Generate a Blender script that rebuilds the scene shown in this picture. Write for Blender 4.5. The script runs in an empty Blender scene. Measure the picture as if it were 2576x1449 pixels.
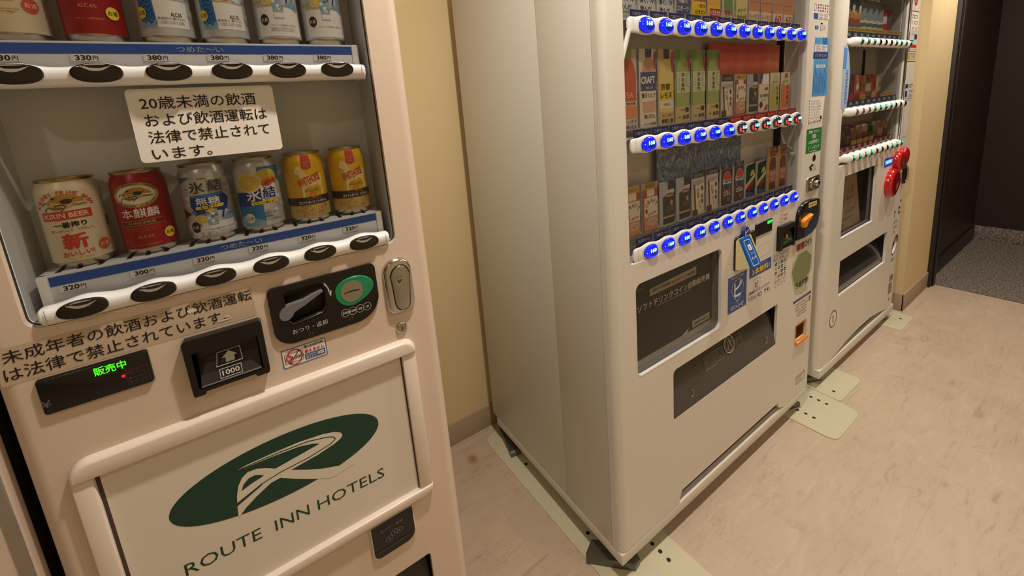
import bpy, bmesh, math, random
from mathutils import Vector, Matrix
from mathutils.geometry import tessellate_polygon
PI = math.pi
random.seed(7)
SC = bpy.context.scene
COL = SC.collection

# ---------------------------------------------------------------- camera
cam_data = bpy.data.cameras.new('camera')
cam = bpy.data.objects.new('camera', cam_data)
COL.objects.link(cam)
cam.matrix_world = Matrix(((0.8336986, 0.16854291, -0.52587065, -0.90301),
                           (-0.54627654, 0.11237806, -0.83003199, -0.72436),
                           (-0.08079969, 0.97926731, 0.18576047, 1.46718),
                           (0, 0, 0, 1)))
cam_data.sensor_fit = 'HORIZONTAL'
cam_data.sensor_width = 36.0
cam_data.lens = 14.396
cam_data.shift_x = 0.0
cam_data.shift_y = -0.09724
cam_data.clip_start = 0.02
cam_data.clip_end = 60
SC.camera = cam

# ---------------------------------------------------------------- light and exposure
world = bpy.data.worlds.new('world')
SC.world = world
world.use_nodes = True
world.node_tree.nodes['Background'].inputs[0].default_value = (1.0, 0.82, 0.62, 1)
world.node_tree.nodes['Background'].inputs[1].default_value = 0.0
SC.view_settings.view_transform = 'Standard'
SC.view_settings.look = 'None'
SC.view_settings.gamma = 1.0
SC.view_settings.use_curve_mapping = False
SC.view_settings.exposure = 0.0
LAMP_COLOR = (1.0, 0.875, 0.73)
LAMP_Z = 2.60


def downlight_or_fill(x, y, power, size=0.09):
    l = bpy.data.lights.new('downlight_or_fill', 'AREA')
    l.shape = 'DISK'
    l.size = size
    l.energy = power
    l.color = LAMP_COLOR
    l.spread = math.radians(165)
    o = bpy.data.objects.new('downlight_or_fill', l)
    o.location = (x, y, LAMP_Z)
    COL.objects.link(o)
    return o


for lx, ly, lp in ((-0.40, -0.38, 19.0), (0.70, -1.50, 4.0), (1.40, -0.38, 17.5), (2.75, -0.38, 15.5), (-1.80, -1.50, 4.5)):  # weakest lamp is an added fill for the middle machine's lower front
    downlight_or_fill(lx, ly, lp)

# ---------------------------------------------------------------- materials


def lin(c):
    c = c / 255.0
    return c / 12.92 if c <= 0.04045 else ((c + 0.055) / 1.055) ** 2.4


MATS = {}


def mat(name, rgb=(200, 200, 200), rough=0.45, metal=0.0, emit=0.0, coat=0.0, vary=0.0, bump=0.0, scale=60.0, spec=0.5):
    if name in MATS:
        return MATS[name]
    m = bpy.data.materials.new(name)
    m.use_nodes = True
    nt = m.node_tree
    b = nt.nodes['Principled BSDF']
    c = (lin(rgb[0]), lin(rgb[1]), lin(rgb[2]), 1)
    b.inputs['Base Color'].default_value = c
    b.inputs['Roughness'].default_value = rough
    b.inputs['Metallic'].default_value = metal
    b.inputs['Coat Weight'].default_value = coat
    b.inputs['Coat Roughness'].default_value = 0.08
    b.inputs['Specular IOR Level'].default_value = spec
    if emit:
        b.inputs['Emission Color'].default_value = c
        b.inputs['Emission Strength'].default_value = emit
    if vary or bump:
        tc = nt.nodes.new('ShaderNodeTexCoord')
        n = nt.nodes.new('ShaderNodeTexNoise')
        n.inputs['Scale'].default_value = scale
        n.inputs['Detail'].default_value = 4
        nt.links.new(tc.outputs['Object'], n.inputs['Vector'])
        if vary:
            r = nt.nodes.new('ShaderNodeMapRange')
            r.inputs['To Min'].default_value = 1 - vary
            r.inputs['To Max'].default_value = 1 + vary
            nt.links.new(n.outputs['Fac'], r.inputs['Value'])
            mx = nt.nodes.new('ShaderNodeVectorMath')
            mx.operation = 'SCALE'
            mx.inputs[0].default_value = c[:3]
            nt.links.new(r.outputs[0], mx.inputs['Scale'])
            nt.links.new(mx.outputs[0], b.inputs['Base Color'])
        if bump:
            bp = nt.nodes.new('ShaderNodeBump')
            bp.inputs['Strength'].default_value = bump
            bp.inputs['Distance'].default_value = 0.002
            nt.links.new(n.outputs['Fac'], bp.inputs['Height'])
            nt.links.new(bp.outputs[0], b.inputs['Normal'])
    MATS[name] = m
    return m


def clear_pane(name, tint=(255, 255, 255), reflect=1.0):
    """thin clear sheet: transparent with a fresnel reflection on top"""
    m = bpy.data.materials.new(name)
    m.use_nodes = True
    nt = m.node_tree
    nt.nodes.remove(nt.nodes['Principled BSDF'])
    out = nt.nodes['Material Output']
    tr = nt.nodes.new('ShaderNodeBsdfTransparent')
    tr.inputs[0].default_value = (lin(tint[0]), lin(tint[1]), lin(tint[2]), 1)
    gl = nt.nodes.new('ShaderNodeBsdfGlossy')
    gl.inputs['Roughness'].default_value = 0.03
    fr = nt.nodes.new('ShaderNodeFresnel')
    fr.inputs[0].default_value = 1.45
    ml = nt.nodes.new('ShaderNodeMath')
    ml.operation = 'MULTIPLY'
    ml.inputs[1].default_value = reflect
    mix = nt.nodes.new('ShaderNodeMixShader')
    nt.links.new(fr.outputs[0], ml.inputs[0])
    nt.links.new(ml.outputs[0], mix.inputs[0])
    nt.links.new(tr.outputs[0], mix.inputs[1])
    nt.links.new(gl.outputs[0], mix.inputs[2])
    nt.links.new(mix.outputs[0], out.inputs[0])
    MATS[name] = m
    return m


GLASS = clear_pane('clear glass', (252, 253, 252), 0.7)
SMOKE = clear_pane('smoked plastic', (135, 130, 124), 1.2)

PINK = mat('beige powder coat', (221, 204, 188), 0.42, vary=0.02, bump=0.05, scale=900)
PINKTRIM = mat('pale pink plastic', (232, 220, 210), 0.32, vary=0.01)
WHITE = mat('white powder coat', (226, 223, 217), 0.36, vary=0.015, bump=0.04, scale=900)
SIDE = mat('white side panel', (216, 213, 207), 0.30, vary=0.01, bump=0.03, scale=700)
BARWHITE = mat('glossy white plastic', (242, 244, 247), 0.22, coat=0.4)
INNER = mat('grey liner plastic', (226, 228, 230), 0.5, vary=0.015)
LINER2 = mat('warm grey liner', (228, 225, 222), 0.5, vary=0.015)
STRIPW = mat('white shelf board', (224, 228, 236), 0.4)
BLUE = mat('blue strip', (30, 82, 172), 0.5)
NAVY = mat('navy print', (34, 48, 120), 0.5)
TAGRED = mat('red tag print', (190, 40, 48), 0.5)
INK = mat('black ink', (22, 22, 24), 0.5)
WINK = mat('white ink', (240, 240, 236), 0.5)
GINK = mat('grey ink', (150, 150, 150), 0.5)
LGREY = mat('light grey print', (205, 204, 202), 0.5)
PAPER = mat('white sticker', (240, 238, 234), 0.45)
BLACKP = mat('black plastic', (17, 17, 18), 0.22)
BLACKM = mat('matt black plastic', (24, 24, 25), 0.45)
DARKG = mat('dark grey plastic', (46, 44, 44), 0.35)
CHROME = mat('chrome', (205, 203, 200), 0.16, metal=1.0)
STEEL = mat('brushed steel', (176, 174, 170), 0.34, metal=1.0, vary=0.05, scale=200)
LEVERG = mat('grey lever plastic', (118, 118, 124), 0.35)
GREENP = mat('green plastic', (22, 140, 92), 0.35)
REDINK = mat('red ink', (196, 38, 48), 0.5)
BLUEINK = mat('blue ink', (52, 96, 160), 0.5)
LOGOG = mat('dark green print', (14, 62, 48), 0.45)
LEDG = mat('green display light', (70, 255, 30), 0.5, emit=1.3)
LEDR = mat('red display light', (255, 20, 50), 0.5, emit=1.3)
DIMG = mat('dim legend print', (70, 68, 74), 0.5)
DIMR = mat('dim red legend print', (120, 30, 50), 0.5)
LENS = mat('dark button lens', (30, 25, 22), 0.12)
LENSG = mat('grey button lens', (160, 152, 144), 0.3)

# ---------------------------------------------------------------- mesh builder


def rr(x0, x1, z0, z1, r=0.0, n=6, rs=None):
    """rounded rectangle, counter-clockwise seen from the front; rs = radii (bl, br, tr, tl)"""
    rs = rs or (r, r, r, r)
    pts = []
    for (cx, cz, a0, q) in ((x0, z0, PI, rs[0]), (x1, z0, 1.5 * PI, rs[1]), (x1, z1, 0, rs[2]), (x0, z1, 0.5 * PI, rs[3])):
        ox = cx + q if cx == x0 else cx - q
        oz = cz + q if cz == z0 else cz - q
        if q <= 0:
            pts.append((cx, cz))
            continue
        for k in range(n + 1):
            a = a0 + 0.5 * PI * k / n
            pts.append((ox + q * math.cos(a), oz + q * math.sin(a)))
    return pts


def ell(cx, cz, rx, rz, n=32, p=1.0, a0=0, a1=2 * PI):
    out = []
    for k in range(n):
        a = a0 + (a1 - a0) * k / n
        c, s = math.cos(a), math.sin(a)
        out.append((cx + rx * math.copysign(abs(c) ** p, c), cz + rz * math.copysign(abs(s) ** p, s)))
    return out


def area2(p):
    return sum(p[i][0] * p[(i + 1) % len(p)][1] - p[(i + 1) % len(p)][0] * p[i][1] for i in range(len(p)))


_TXT = {}
_OKC = {}


def _raw(t, bold, shear):
    c = bpy.data.curves.new('lettering', 'FONT')
    c.body = t
    c.resolution_u = 2
    c.offset = bold
    c.shear = shear
    o = bpy.data.objects.new('lettering', c)
    me = o.to_mesh()
    vs = [(v.co.x, v.co.y) for v in me.vertices]
    fs = [tuple(p.vertices) for p in me.polygons]
    ar = sum(p.area for p in me.polygons)
    o.to_mesh_clear()
    bpy.data.objects.remove(o)
    bpy.data.curves.remove(c)
    return vs, fs, ar


def _swells(ch, bold):
    """does this character fill cleanly when its outline is thickened?"""
    k = (ch, bold)
    if k not in _OKC:
        a0 = _raw(ch, 0.0, 0.0)[2]; a1 = _raw(ch, bold, 0.0)[2]
        _OKC[k] = a0 < 1e-6 or (1 + 7 * bold) < a1 / a0 < (1 + 48 * bold)
    return _OKC[k]


def glyphs(s, bold=0.0, shear=0.0):
    key = (s, bold, shear)
    if key in _TXT:
        return _TXT[key]
    lay = None
    if bold == 0 or all(ord(ch) < 0x2000 and _swells(ch, bold) for ch in set(s)):
        vs, fs, _ = _raw(s, bold, shear)
    else:                                   # thicken by overprinting instead
        v0, f0, _ = _raw(s, 0.0, shear)
        vs, fs, lay = [], [], []
        q = bold * 0.75
        for i, (dx, dy) in enumerate(((0, 0), (bold, 0), (-bold, 0), (0, bold), (0, -bold), (q, q), (-q, q), (q, -q), (-q, -q)) if bold > 0.012 else ((0, 0), (bold, 0), (-bold, 0), (0, bold), (0, -bold))):
            n = len(vs)
            lay += [i] * len(v0)
            vs += [(x + dx, y + dy) for x, y in v0]
            fs += [tuple(i + n for i in f) for f in f0]
    if not vs:
        vs = [(0, 0)]
    x0 = min(v[0] for v in vs); x1 = max(v[0] for v in vs)
    y0 = min(v[1] for v in vs); y1 = max(v[1] for v in vs)
    w = max(x1 - x0, 1e-6); h = max(y1 - y0, 1e-6)
    vs = [((v[0] - x0 - w / 2), (v[1] - y0 - h / 2)) for v in vs]
    out = []
    for f in fs:
        a = area2([vs[i] for i in f])
        out.append(f if a > 0 else tuple(reversed(f)))
    vs = [(v[0], v[1], lay[i] if lay else 0) for i, v in enumerate(vs)]
    _TXT[key] = (vs, out, w, h)
    return _TXT[key]


class MB:
    def __init__(s, X=None):
        s.v = []; s.f = []; s.m = []; s.mats = []; s.X = X

    def mi(s, m):
        if m not in s.mats:
            s.mats.append(m)
        return s.mats.index(m)

    def add(s, vs, fs, m):
        b = len(s.v)
        if s.X is not None:
            vs = [tuple(s.X @ Vector(v)) for v in vs]
        s.v.extend(vs)
        k = s.mi(m)
        for f in fs:
            s.f.append(tuple(i + b for i in f)); s.m.append(k)
        return s

    # -- flat things facing the front (-Y)
    def flat(s, pts, y, m):
        if area2(pts) < 0:
            pts = pts[::-1]
        return s.add([(x, y, z) for x, z in pts], [tuple(range(len(pts)))], m)

    def tess(s, loops, y, m):
        vs = [(x, y, z) for l in loops for x, z in l]
        tri = tessellate_polygon([[Vector((x, z, 0)) for x, z in l] for l in loops])
        fs = []
        for t in tri:
            a = area2([(vs[i][0], vs[i][2]) for i in t])
            if abs(a) < 1e-12:
                continue
            fs.append(tuple(t) if a > 0 else tuple(reversed(t)))
        return s.add(vs, fs, m)

    def ring(s, outer, inner, y, m):
        n = len(outer)
        return s.add([(x, y, z) for x, z in outer] + [(x, y, z) for x, z in inner],
                     [(i, (i + 1) % n, n + (i + 1) % n, n + i) for i in range(n)], m)

    def outline(s, pts, w, y, m):
        """thin printed line around a closed shape, drawn inwards"""
        n = len(pts)
        inn = []
        for i in range(n):
            p, q, r = pts[i - 1], pts[i], pts[(i + 1) % n]
            d1 = Vector((q[0] - p[0], q[1] - p[1])); d2 = Vector((r[0] - q[0], r[1] - q[1]))
            if d1.length < 1e-9: d1 = d2
            if d2.length < 1e-9: d2 = d1
            d1.normalize(); d2.normalize()
            n1 = Vector((-d1.y, d1.x)); n2 = Vector((-d2.y, d2.x))
            nn = n1 + n2
            if nn.length < 1e-6: nn = n1
            nn.normalize()
            c = max(0.4, nn.dot(n1))
            inn.append((q[0] + nn.x * w / c, q[1] + nn.y * w / c))
        return s.ring(pts, inn, y, m)

    def line(s, pts, w, y, m):
        """printed polyline of width w"""
        for (a, b) in zip(pts, pts[1:]):
            d = Vector((b[0] - a[0], b[1] - a[1]))
            if d.length < 1e-9: continue
            d.normalize(); n = Vector((-d.y, d.x)) * w / 2
            e = d * w * 0.2
            s.flat([(a[0] - e.x - n.x, a[1] - e.y - n.y), (b[0] + e.x - n.x, b[1] + e.y - n.y), (b[0] + e.x + n.x, b[1] + e.y + n.y), (a[0] - e.x + n.x, a[1] - e.y + n.y)], y, m)
        return s

    def text(s, t, cx, cz, w, h, y, m, bold=0.0, rot=0.0, shear=0.0):
        """lettering centred at cx, cz; w or h may be None to keep the proportions"""
        vs, fs, gw, gh = glyphs(t, bold, shear)
        if w is None: sx = sz = h / gh
        elif h is None: sx = sz = w / gw
        else: sx, sz = w / gw, h / gh
        c, q = math.cos(rot), math.sin(rot)
        return s.add([(cx + a * sx * c - b * sz * q, y - k * 0.00003, cz + a * sx * q + b * sz * c) for a, b, k in vs], fs, m)

    def fine(s, x0, x1, z, h, y, m, seed=1, gap=0.35):
        """a line of print too small to read: short uneven strokes"""
        r = random.Random(seed)
        x = x0
        while x < x1 - h * 0.3:
            w = h * (0.45 + 0.5 * r.random())
            if r.random() > 0.12:
                k = r.random()
                a, b = min(x + w, x1), z + h * (0.5 - 0.2 * r.random())
                s.flat([(x, b - h * 0.18), (a, b - h * 0.18), (a, b), (x, b)], y, m)
                s.flat([(x + w * 0.3 * k, z - h * 0.5), (x + w * 0.3 * k + h * 0.2, z - h * 0.5), (x + w * 0.3 * k + h * 0.2, z + h * 0.4), (x + w * 0.3 * k, z + h * 0.4)], y, m)
                if r.random() > 0.4:
                    s.flat([(x, z - h * 0.45), (a, z - h * 0.45), (a, z - h * 0.28), (x, z - h * 0.28)], y, m)
            x += w + h * gap
        return s

    # -- solids
    def prism(s, pts, y0, y1, m, back=True, mside=None):
        if area2(pts) < 0:
            pts = pts[::-1]
        n = len(pts)
        s.add([(x, y0, z) for x, z in pts], [tuple(range(n))], m)
        if back:
            s.add([(x, y1, z) for x, z in pts], [tuple(range(n))[::-1]], m)
        s.wall(pts, y0, y1, mside or m)
        return s

    def wall(s, pts, y0, y1, m, flip=False):
        n = len(pts)
        fs = [(i, n + i, n + (i + 1) % n, (i + 1) % n) for i in range(n)]
        if flip: fs = [f[::-1] for f in fs]
        return s.add([(x, y0, z) for x, z in pts] + [(x, y1, z) for x, z in pts], fs, m)

    def puff(s, pts, y0, y1, m, steps=4, inset=None, back=False):
        """raised shape with a rounded front rim: y0 front, y1 back"""
        if area2(pts) < 0: pts = pts[::-1]
        cx = sum(p[0] for p in pts) / len(pts); cz = sum(p[1] for p in pts) / len(pts)
        d = y1 - y0
        inset = inset or d
        rx = max(abs(p[0] - cx) for p in pts); rz = max(abs(p[1] - cz) for p in pts)
        n = len(pts); vs = []
        for k in range(steps + 1):
            a = 0.5 * PI * k / steps
            ins = inset * (1 - math.cos(a)); yy = y1 - d * math.sin(a)
            fx = max(0.02, 1 - ins / rx); fz = max(0.02, 1 - ins / rz)
            vs += [(cx + (x - cx) * fx, yy, cz + (z - cz) * fz) for x, z in pts]
        fs = []
        for k in range(steps):
            for i in range(n):
                j = (i + 1) % n
                fs.append((k * n + i, k * n + j, (k + 1) * n + j, (k + 1) * n + i))
        fs.append(tuple(steps * n + i for i in range(n)))
        if back: fs.append(tuple(range(n))[::-1])
        return s.add(vs, fs, m)

    def plate(s, outer, holes, y0, y1, m, mh=None, back=False):
        s.tess([outer] + holes, y0, m)
        o = outer if area2(outer) > 0 else outer[::-1]
        s.wall(o, y0, y1, m)
        for h in holes:
            h = h if area2(h) > 0 else h[::-1]
            s.wall(h, y0, y1, mh or m, flip=True)
        if back:
            b = MB(); b.tess([outer] + holes, y1, m)
            s.add(b.v, [f[::-1] for f in b.f], m)
        return s

    def box(s, x0, x1, y0, y1, z0, z1, m, bev=0.0, seg=2):
        if bev <= 0:
            vs = [(x, y, z) for z in (z0, z1) for y in (y0, y1) for x in (x0, x1)]
            return s.add(vs, [(0, 2, 3, 1), (4, 5, 7, 6), (0, 1, 5, 4), (2, 6, 7, 3), (0, 4, 6, 2), (1, 3, 7, 5)], m)
        bm = bmesh.new()
        bmesh.ops.create_cube(bm, size=1)
        for v in bm.verts:
            v.co = ((x0 + x1) / 2 + v.co.x * (x1 - x0), (y0 + y1) / 2 + v.co.y * (y1 - y0), (z0 + z1) / 2 + v.co.z * (z1 - z0))
        bmesh.ops.bevel(bm, geom=bm.edges[:], offset=bev, segments=seg, affect='EDGES', profile=0.5)
        bm.verts.index_update()
        s.add([tuple(v.co) for v in bm.verts], [tuple(v.index for v in f.verts) for f in bm.faces], m)
        bm.free()
        return s

    def tube(s, path, r, m, n=10, caps=True):
        P = [Vector(p) for p in path]
        rad = r if isinstance(r, (list, tuple)) else [r] * len(P)
        up = Vector((0, 0, 1))
        vs = []
        for i, p in enumerate(P):
            d = (P[min(i + 1, len(P) - 1)] - P[max(i - 1, 0)]).normalized()
            a = up if abs(d.z) < 0.9 else Vector((1, 0, 0))
            u = d.cross(a).normalized(); w = d.cross(u).normalized()
            for k in range(n):
                t = 2 * PI * k / n
                vs.append(tuple(p + u * rad[i] * math.cos(t) + w * rad[i] * math.sin(t)))
        fs = []
        for i in range(len(P) - 1):
            for k in range(n):
                j = (k + 1) % n
                fs.append((i * n + k, i * n + j, (i + 1) * n + j, (i + 1) * n + k))
        if caps:
            fs.append(tuple(range(n))[::-1]); fs.append(tuple((len(P) - 1) * n + k for k in range(n)))
        return s.add(vs, fs, m)

    def lathe(s, prof, cx, cy, segs, n=40):
        """prof = [(r, z)...] from bottom to top; segs = material per span or one material"""
        for i in range(len(prof) - 1):
            (r0, z0), (r1, z1) = prof[i], prof[i + 1]
            m = segs[i] if isinstance(segs, (list, tuple)) else segs
            vs = [(cx + r * math.cos(2 * PI * k / n), cy + r * math.sin(2 * PI * k / n), z) for r, z in ((r0, z0), (r1, z1)) for k in range(n)]
            s.add(vs, [(k, (k + 1) % n, n + (k + 1) % n, n + k) for k in range(n)], m)
        return s

    def build(s, name, parent=None, base=None, smooth=35, weld=True, label=None):
        me = bpy.data.meshes.new(name)
        b = base or (parent.get('_base') if parent else None) or (0, 0, 0)
        me.from_pydata([(v[0] - b[0], v[1] - b[1], v[2] - b[2]) for v in s.v], [], s.f)
        for m in s.mats:
            me.materials.append(m)
        me.polygons.foreach_set('material_index', s.m)
        if weld:
            bm = bmesh.new(); bm.from_mesh(me)
            bmesh.ops.remove_doubles(bm, verts=bm.verts, dist=1e-6)
            bm.to_mesh(me); bm.free()
        me.update()
        if smooth:
            me.shade_smooth()
            me.set_sharp_from_angle(angle=math.radians(smooth))
        o = bpy.data.objects.new(name, me)
        COL.objects.link(o)
        if parent is not None:
            o.parent = parent
            BASE[o.name] = b
        else:
            o.location = b
            BASE[o.name] = b
        if label:
            o['label'] = label
        return o


BASE = {}


def part(mb, name, parent, **k):
    return mb.build(name, parent, base=BASE[parent.name], **k)


def tag(o, label, cat, group=None, kind=None):
    o['label'] = label
    o['category'] = cat
    if group: o['group'] = group
    if kind: o['kind'] = kind
    return o


def thing(name, label, cat, loc=(0, 0, 0), group=None):
    o = bpy.data.objects.new(name, None)
    o.empty_display_size = 0.05
    COL.objects.link(o)
    o.location = loc
    BASE[o.name] = tuple(loc)
    return tag(o, label, cat, group)


def struct(mb, name, **k):
    o = mb.build(name, **k)
    o['kind'] = 'structure'
    return o


def copy_tree(o, loc=None, label=None, group=None):
    c = o.copy()
    COL.objects.link(c)
    if loc is not None: c.location = loc
    if label: c['label'] = label
    if group: c['group'] = group
    BASE[c.name] = tuple(c.location)
    for ch in list(o.children):
        d = ch.copy(); COL.objects.link(d); d.parent = c; BASE[d.name] = tuple(c.location)
        for g in ch.children:
            e = g.copy(); COL.objects.link(e); e.parent = d
    return c


def place_copy(o, parent, loc):
    """another instance of a part under the same parent"""
    c = o.copy(); COL.objects.link(c); c.parent = parent; c.location = loc
    return c

# ---------------------------------------------------------------- the room


def node_mat(name, rough):
    m = bpy.data.materials.new(name)
    m.use_nodes = True
    nt = m.node_tree
    b = nt.nodes['Principled BSDF']
    b.inputs['Roughness'].default_value = rough
    tc = nt.nodes.new('ShaderNodeTexCoord')
    return m, nt, b, tc


def ramp(nt, fac, stops):
    r = nt.nodes.new('ShaderNodeValToRGB')
    els = r.color_ramp.elements
    while len(els) < len(stops): els.new(0.5)
    for e, (p, c) in zip(els, stops):
        e.position = p; e.color = (lin(c[0]), lin(c[1]), lin(c[2]), 1)
    nt.links.new(fac, r.inputs[0])
    return r.outputs[0]


def noise(nt, vec, scale, detail=5, dist=0.0, rough=0.55):
    n = nt.nodes.new('ShaderNodeTexNoise')
    n.inputs['Scale'].default_value = scale
    n.inputs['Detail'].default_value = detail
    n.inputs['Distortion'].default_value = dist
    n.inputs['Roughness'].default_value = rough
    nt.links.new(vec, n.inputs['Vector'])
    return n.outputs['Fac']


def mapping(nt, vec, scale=(1, 1, 1), rot=(0, 0, 0), loc=(0, 0, 0)):
    n = nt.nodes.new('ShaderNodeMapping')
    n.inputs['Scale'].default_value = scale
    n.inputs['Rotation'].default_value = rot
    n.inputs['Location'].default_value = loc
    nt.links.new(vec, n.inputs['Vector'])
    return n.outputs[0]


def mixc(nt, fac, a, b, mode='MIX'):
    n = nt.nodes.new('ShaderNodeMix')
    n.data_type = 'RGBA'; n.blend_type = mode
    if isinstance(fac, float): n.inputs[0].default_value = fac
    else: nt.links.new(fac, n.inputs[0])
    for s, v in ((n.inputs[6], a), (n.inputs[7], b)):
        if isinstance(v, tuple): s.default_value = (lin(v[0]), lin(v[1]), lin(v[2]), 1)
        else: nt.links.new(v, s)
    return n.outputs[2]


def floor_mat():
    m, nt, b, tc = node_mat('beige slate vinyl tiles', 0.42)
    P = tc.outputs['Object']
    warp = noise(nt, P, 2.2, 5, 0.6)
    streak = noise(nt, mapping(nt, P, (1.6, 7.0, 1), (0, 0, 0.5)), 3.2, 7, 1.6, 0.62)
    base = ramp(nt, warp, [(0.30, (187, 168, 148)), (0.5, (199, 180, 160)), (0.72, (206, 189, 170))])
    st = ramp(nt, streak, [(0.30, (150, 130, 112)), (0.42, (196, 178, 158)), (0.58, (201, 184, 164)), (0.70, (218, 202, 184))])
    col = mixc(nt, 0.5, base, st)
    # chipped slate ridges: thin dark and light marks where two noises cross
    r1 = noise(nt, mapping(nt, P, (2.6, 5.2, 1), (0, 0, 0.45)), 4.5, 9, 2.2, 0.66)
    ridge = nt.nodes.new('ShaderNodeMath'); ridge.operation = 'SUBTRACT'; nt.links.new(r1, ridge.inputs[0]); ridge.inputs[1].default_value = 0.5
    ab = nt.nodes.new('ShaderNodeMath'); ab.operation = 'ABSOLUTE'; nt.links.new(ridge.outputs[0], ab.inputs[0])
    patch = noise(nt, P, 5.5, 3)
    pm = nt.nodes.new('ShaderNodeMapRange'); nt.links.new(patch, pm.inputs[0]); pm.inputs[1].default_value = 0.50; pm.inputs[2].default_value = 0.66
    rm = nt.nodes.new('ShaderNodeMapRange'); nt.links.new(ab.outputs[0], rm.inputs[0]); rm.inputs[1].default_value = 0.0; rm.inputs[2].default_value = 0.02
    rm.inputs[3].default_value = 0.55; rm.inputs[4].default_value = 0.0
    mk = nt.nodes.new('ShaderNodeMath'); mk.operation = 'MULTIPLY'; nt.links.new(pm.outputs[0], mk.inputs[0]); nt.links.new(rm.outputs[0], mk.inputs[1])
    col = mixc(nt, mk.outputs[0], col, (140, 116, 96))
    # square tiles, 457 mm
    br = nt.nodes.new('ShaderNodeTexBrick')
    br.offset = 0.0; br.squash = 1.0
    br.inputs['Scale'].default_value = 1.0
    br.inputs['Mortar Size'].default_value = 0.0008
    br.inputs['Mortar Smooth'].default_value = 0.3
    br.inputs['Brick Width'].default_value = 0.49
    br.inputs['Row Height'].default_value = 0.4585
    br.inputs['Color1'].default_value = (0.985, 0.985, 0.985, 1); br.inputs['Color2'].default_value = (1, 1, 1, 1); br.inputs['Mortar'].default_value = (0.84, 0.81, 0.78, 1)
    nt.links.new(mapping(nt, P, loc=(-0.655, 0.0, 0)), br.inputs['Vector'])
    col = mixc(nt, 1.0, col, br.outputs['Color'], 'MULTIPLY')
    # one rust-brown spill stain between the machines
    g = nt.nodes.new('ShaderNodeTexGradient'); g.gradient_type = 'SPHERICAL'
    nt.links.new(mapping(nt, P, (34, 26, 34), loc=(0.3073 * 34, -0.7113 * 26, 0)), g.inputs[0])
    col = mixc(nt, g.outputs['Fac'], col, (150, 108, 52))
    nt.links.new(col, b.inputs['Base Color'])
    bp = nt.nodes.new('ShaderNodeBump'); bp.inputs['Strength'].default_value = 0.22; bp.inputs['Distance'].default_value = 0.003
    nt.links.new(r1, bp.inputs['Height']); nt.links.new(bp.outputs[0], b.inputs['Normal'])
    return m


def granite_mat(name, rough, tone=1.0):
    m, nt, b, tc = node_mat(name, rough)
    P = tc.outputs['Object']
    n1 = noise(nt, P, 95, 5)
    n2 = noise(nt, P, 30, 4)
    c1 = ramp(nt, n1, [(0.36, (52 * tone, 48 * tone, 46 * tone)), (0.5, (118 * tone, 110 * tone, 104 * tone)), (0.66, (176 * tone, 166 * tone, 156 * tone))])
    c2 = ramp(nt, n2, [(0.35, (120, 112, 106)), (0.65, (160, 150, 142))])
    nt.links.new(mixc(nt, 0.25, c1, c2), b.inputs['Base Color'])
    return m


WALLM = mat('cream wallpaper', (224, 204, 160), 0.8, vary=0.015, bump=0.12, scale=420)
BASEB = mat('taupe vinyl baseboard', (178, 158, 136), 0.55, vary=0.02)
CEILM = mat('white ceiling board', (236, 230, 220), 0.9, vary=0.01)
DARKWOOD = mat('dark brown wall panel', (44, 29, 27), 0.5, vary=0.08, scale=12)
DARKTRIM = mat('dark brown frame', (34, 24, 23), 0.45)
FLOORM = floor_mat()
GRAN = granite_mat('grey granite floor', 0.5)
GRAN2 = granite_mat('grey granite skirting', 0.5, 1.05)

YB = 0.84      # wall behind the machines
struct(MB().box(-4.0, 3.066, -2.4, 1.0, -0.05, 0.0, FLOORM), 'floor')
g = MB().box(3.066, 4.6, -2.4, 1.0, -0.05, 0.0, GRAN)
g.box(3.058, 3.066, -2.4, 0.02, -0.002, 0.0012, STEEL)
struct(g, 'floor_granite')
struct(MB().box(-4.0, 4.6, -2.4, 1.0, 2.65, 2.70, CEILM), 'ceiling')
struct(MB().box(-4.0, 2.45, YB, YB + 0.15, 0, 2.65, WALLM), 'wall_back')
struct(MB().box(2.45, 2.975, 0.010, YB + 0.15, 0, 2.65, WALLM), 'wall_right')
struct(MB().box(-4.0, 4.6, -2.5, -2.4, 0, 2.65, WALLM), 'wall_front')
struct(MB().box(-4.1, -4.0, -2.4, 1.0, 0, 2.65, WALLM), 'wall_left')
struct(MB().box(4.45, 4.6, -2.4, 0.30, 0, 2.65, DARKWOOD), 'wall_far')
struct(MB().box(3.066, 4.45, 0.030, 0.16, 0, 2.65, DARKWOOD), 'wall_passage')
b = MB().box(-4.0, 2.45, YB - 0.008, YB, 0, 0.1066, BASEB, 0.0015)
struct(b, 'baseboard_back')
b = MB().box(2.442, 2.972, 0.002, 0.010, 0, 0.112, BASEB, 0.0015)
b.box(2.442, 2.45, 0.002, YB - 0.01, 0, 0.112, BASEB, 0.0015)
struct(b, 'baseboard_right')
b = MB().box(4.435, 4.45, -2.4, 0.03, 0, 0.125, GRAN2, 0.001)
struct(b, 'baseboard_far')
struct(MB().box(3.075, 4.435, 0.018, 0.030, 0, 0.125, DARKTRIM, 0.001), 'baseboard_passage')
d = MB().box(2.972, 3.066, -0.012, 0.06, 0, 2.2, DARKTRIM, 0.002)
d.box(3.010, 3.058, -0.020, -0.012, 0, 2.2, DARKTRIM, 0.002)
struct(d, 'trim_1')

# ---------------------------------------------------------------- shared machine builders


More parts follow.
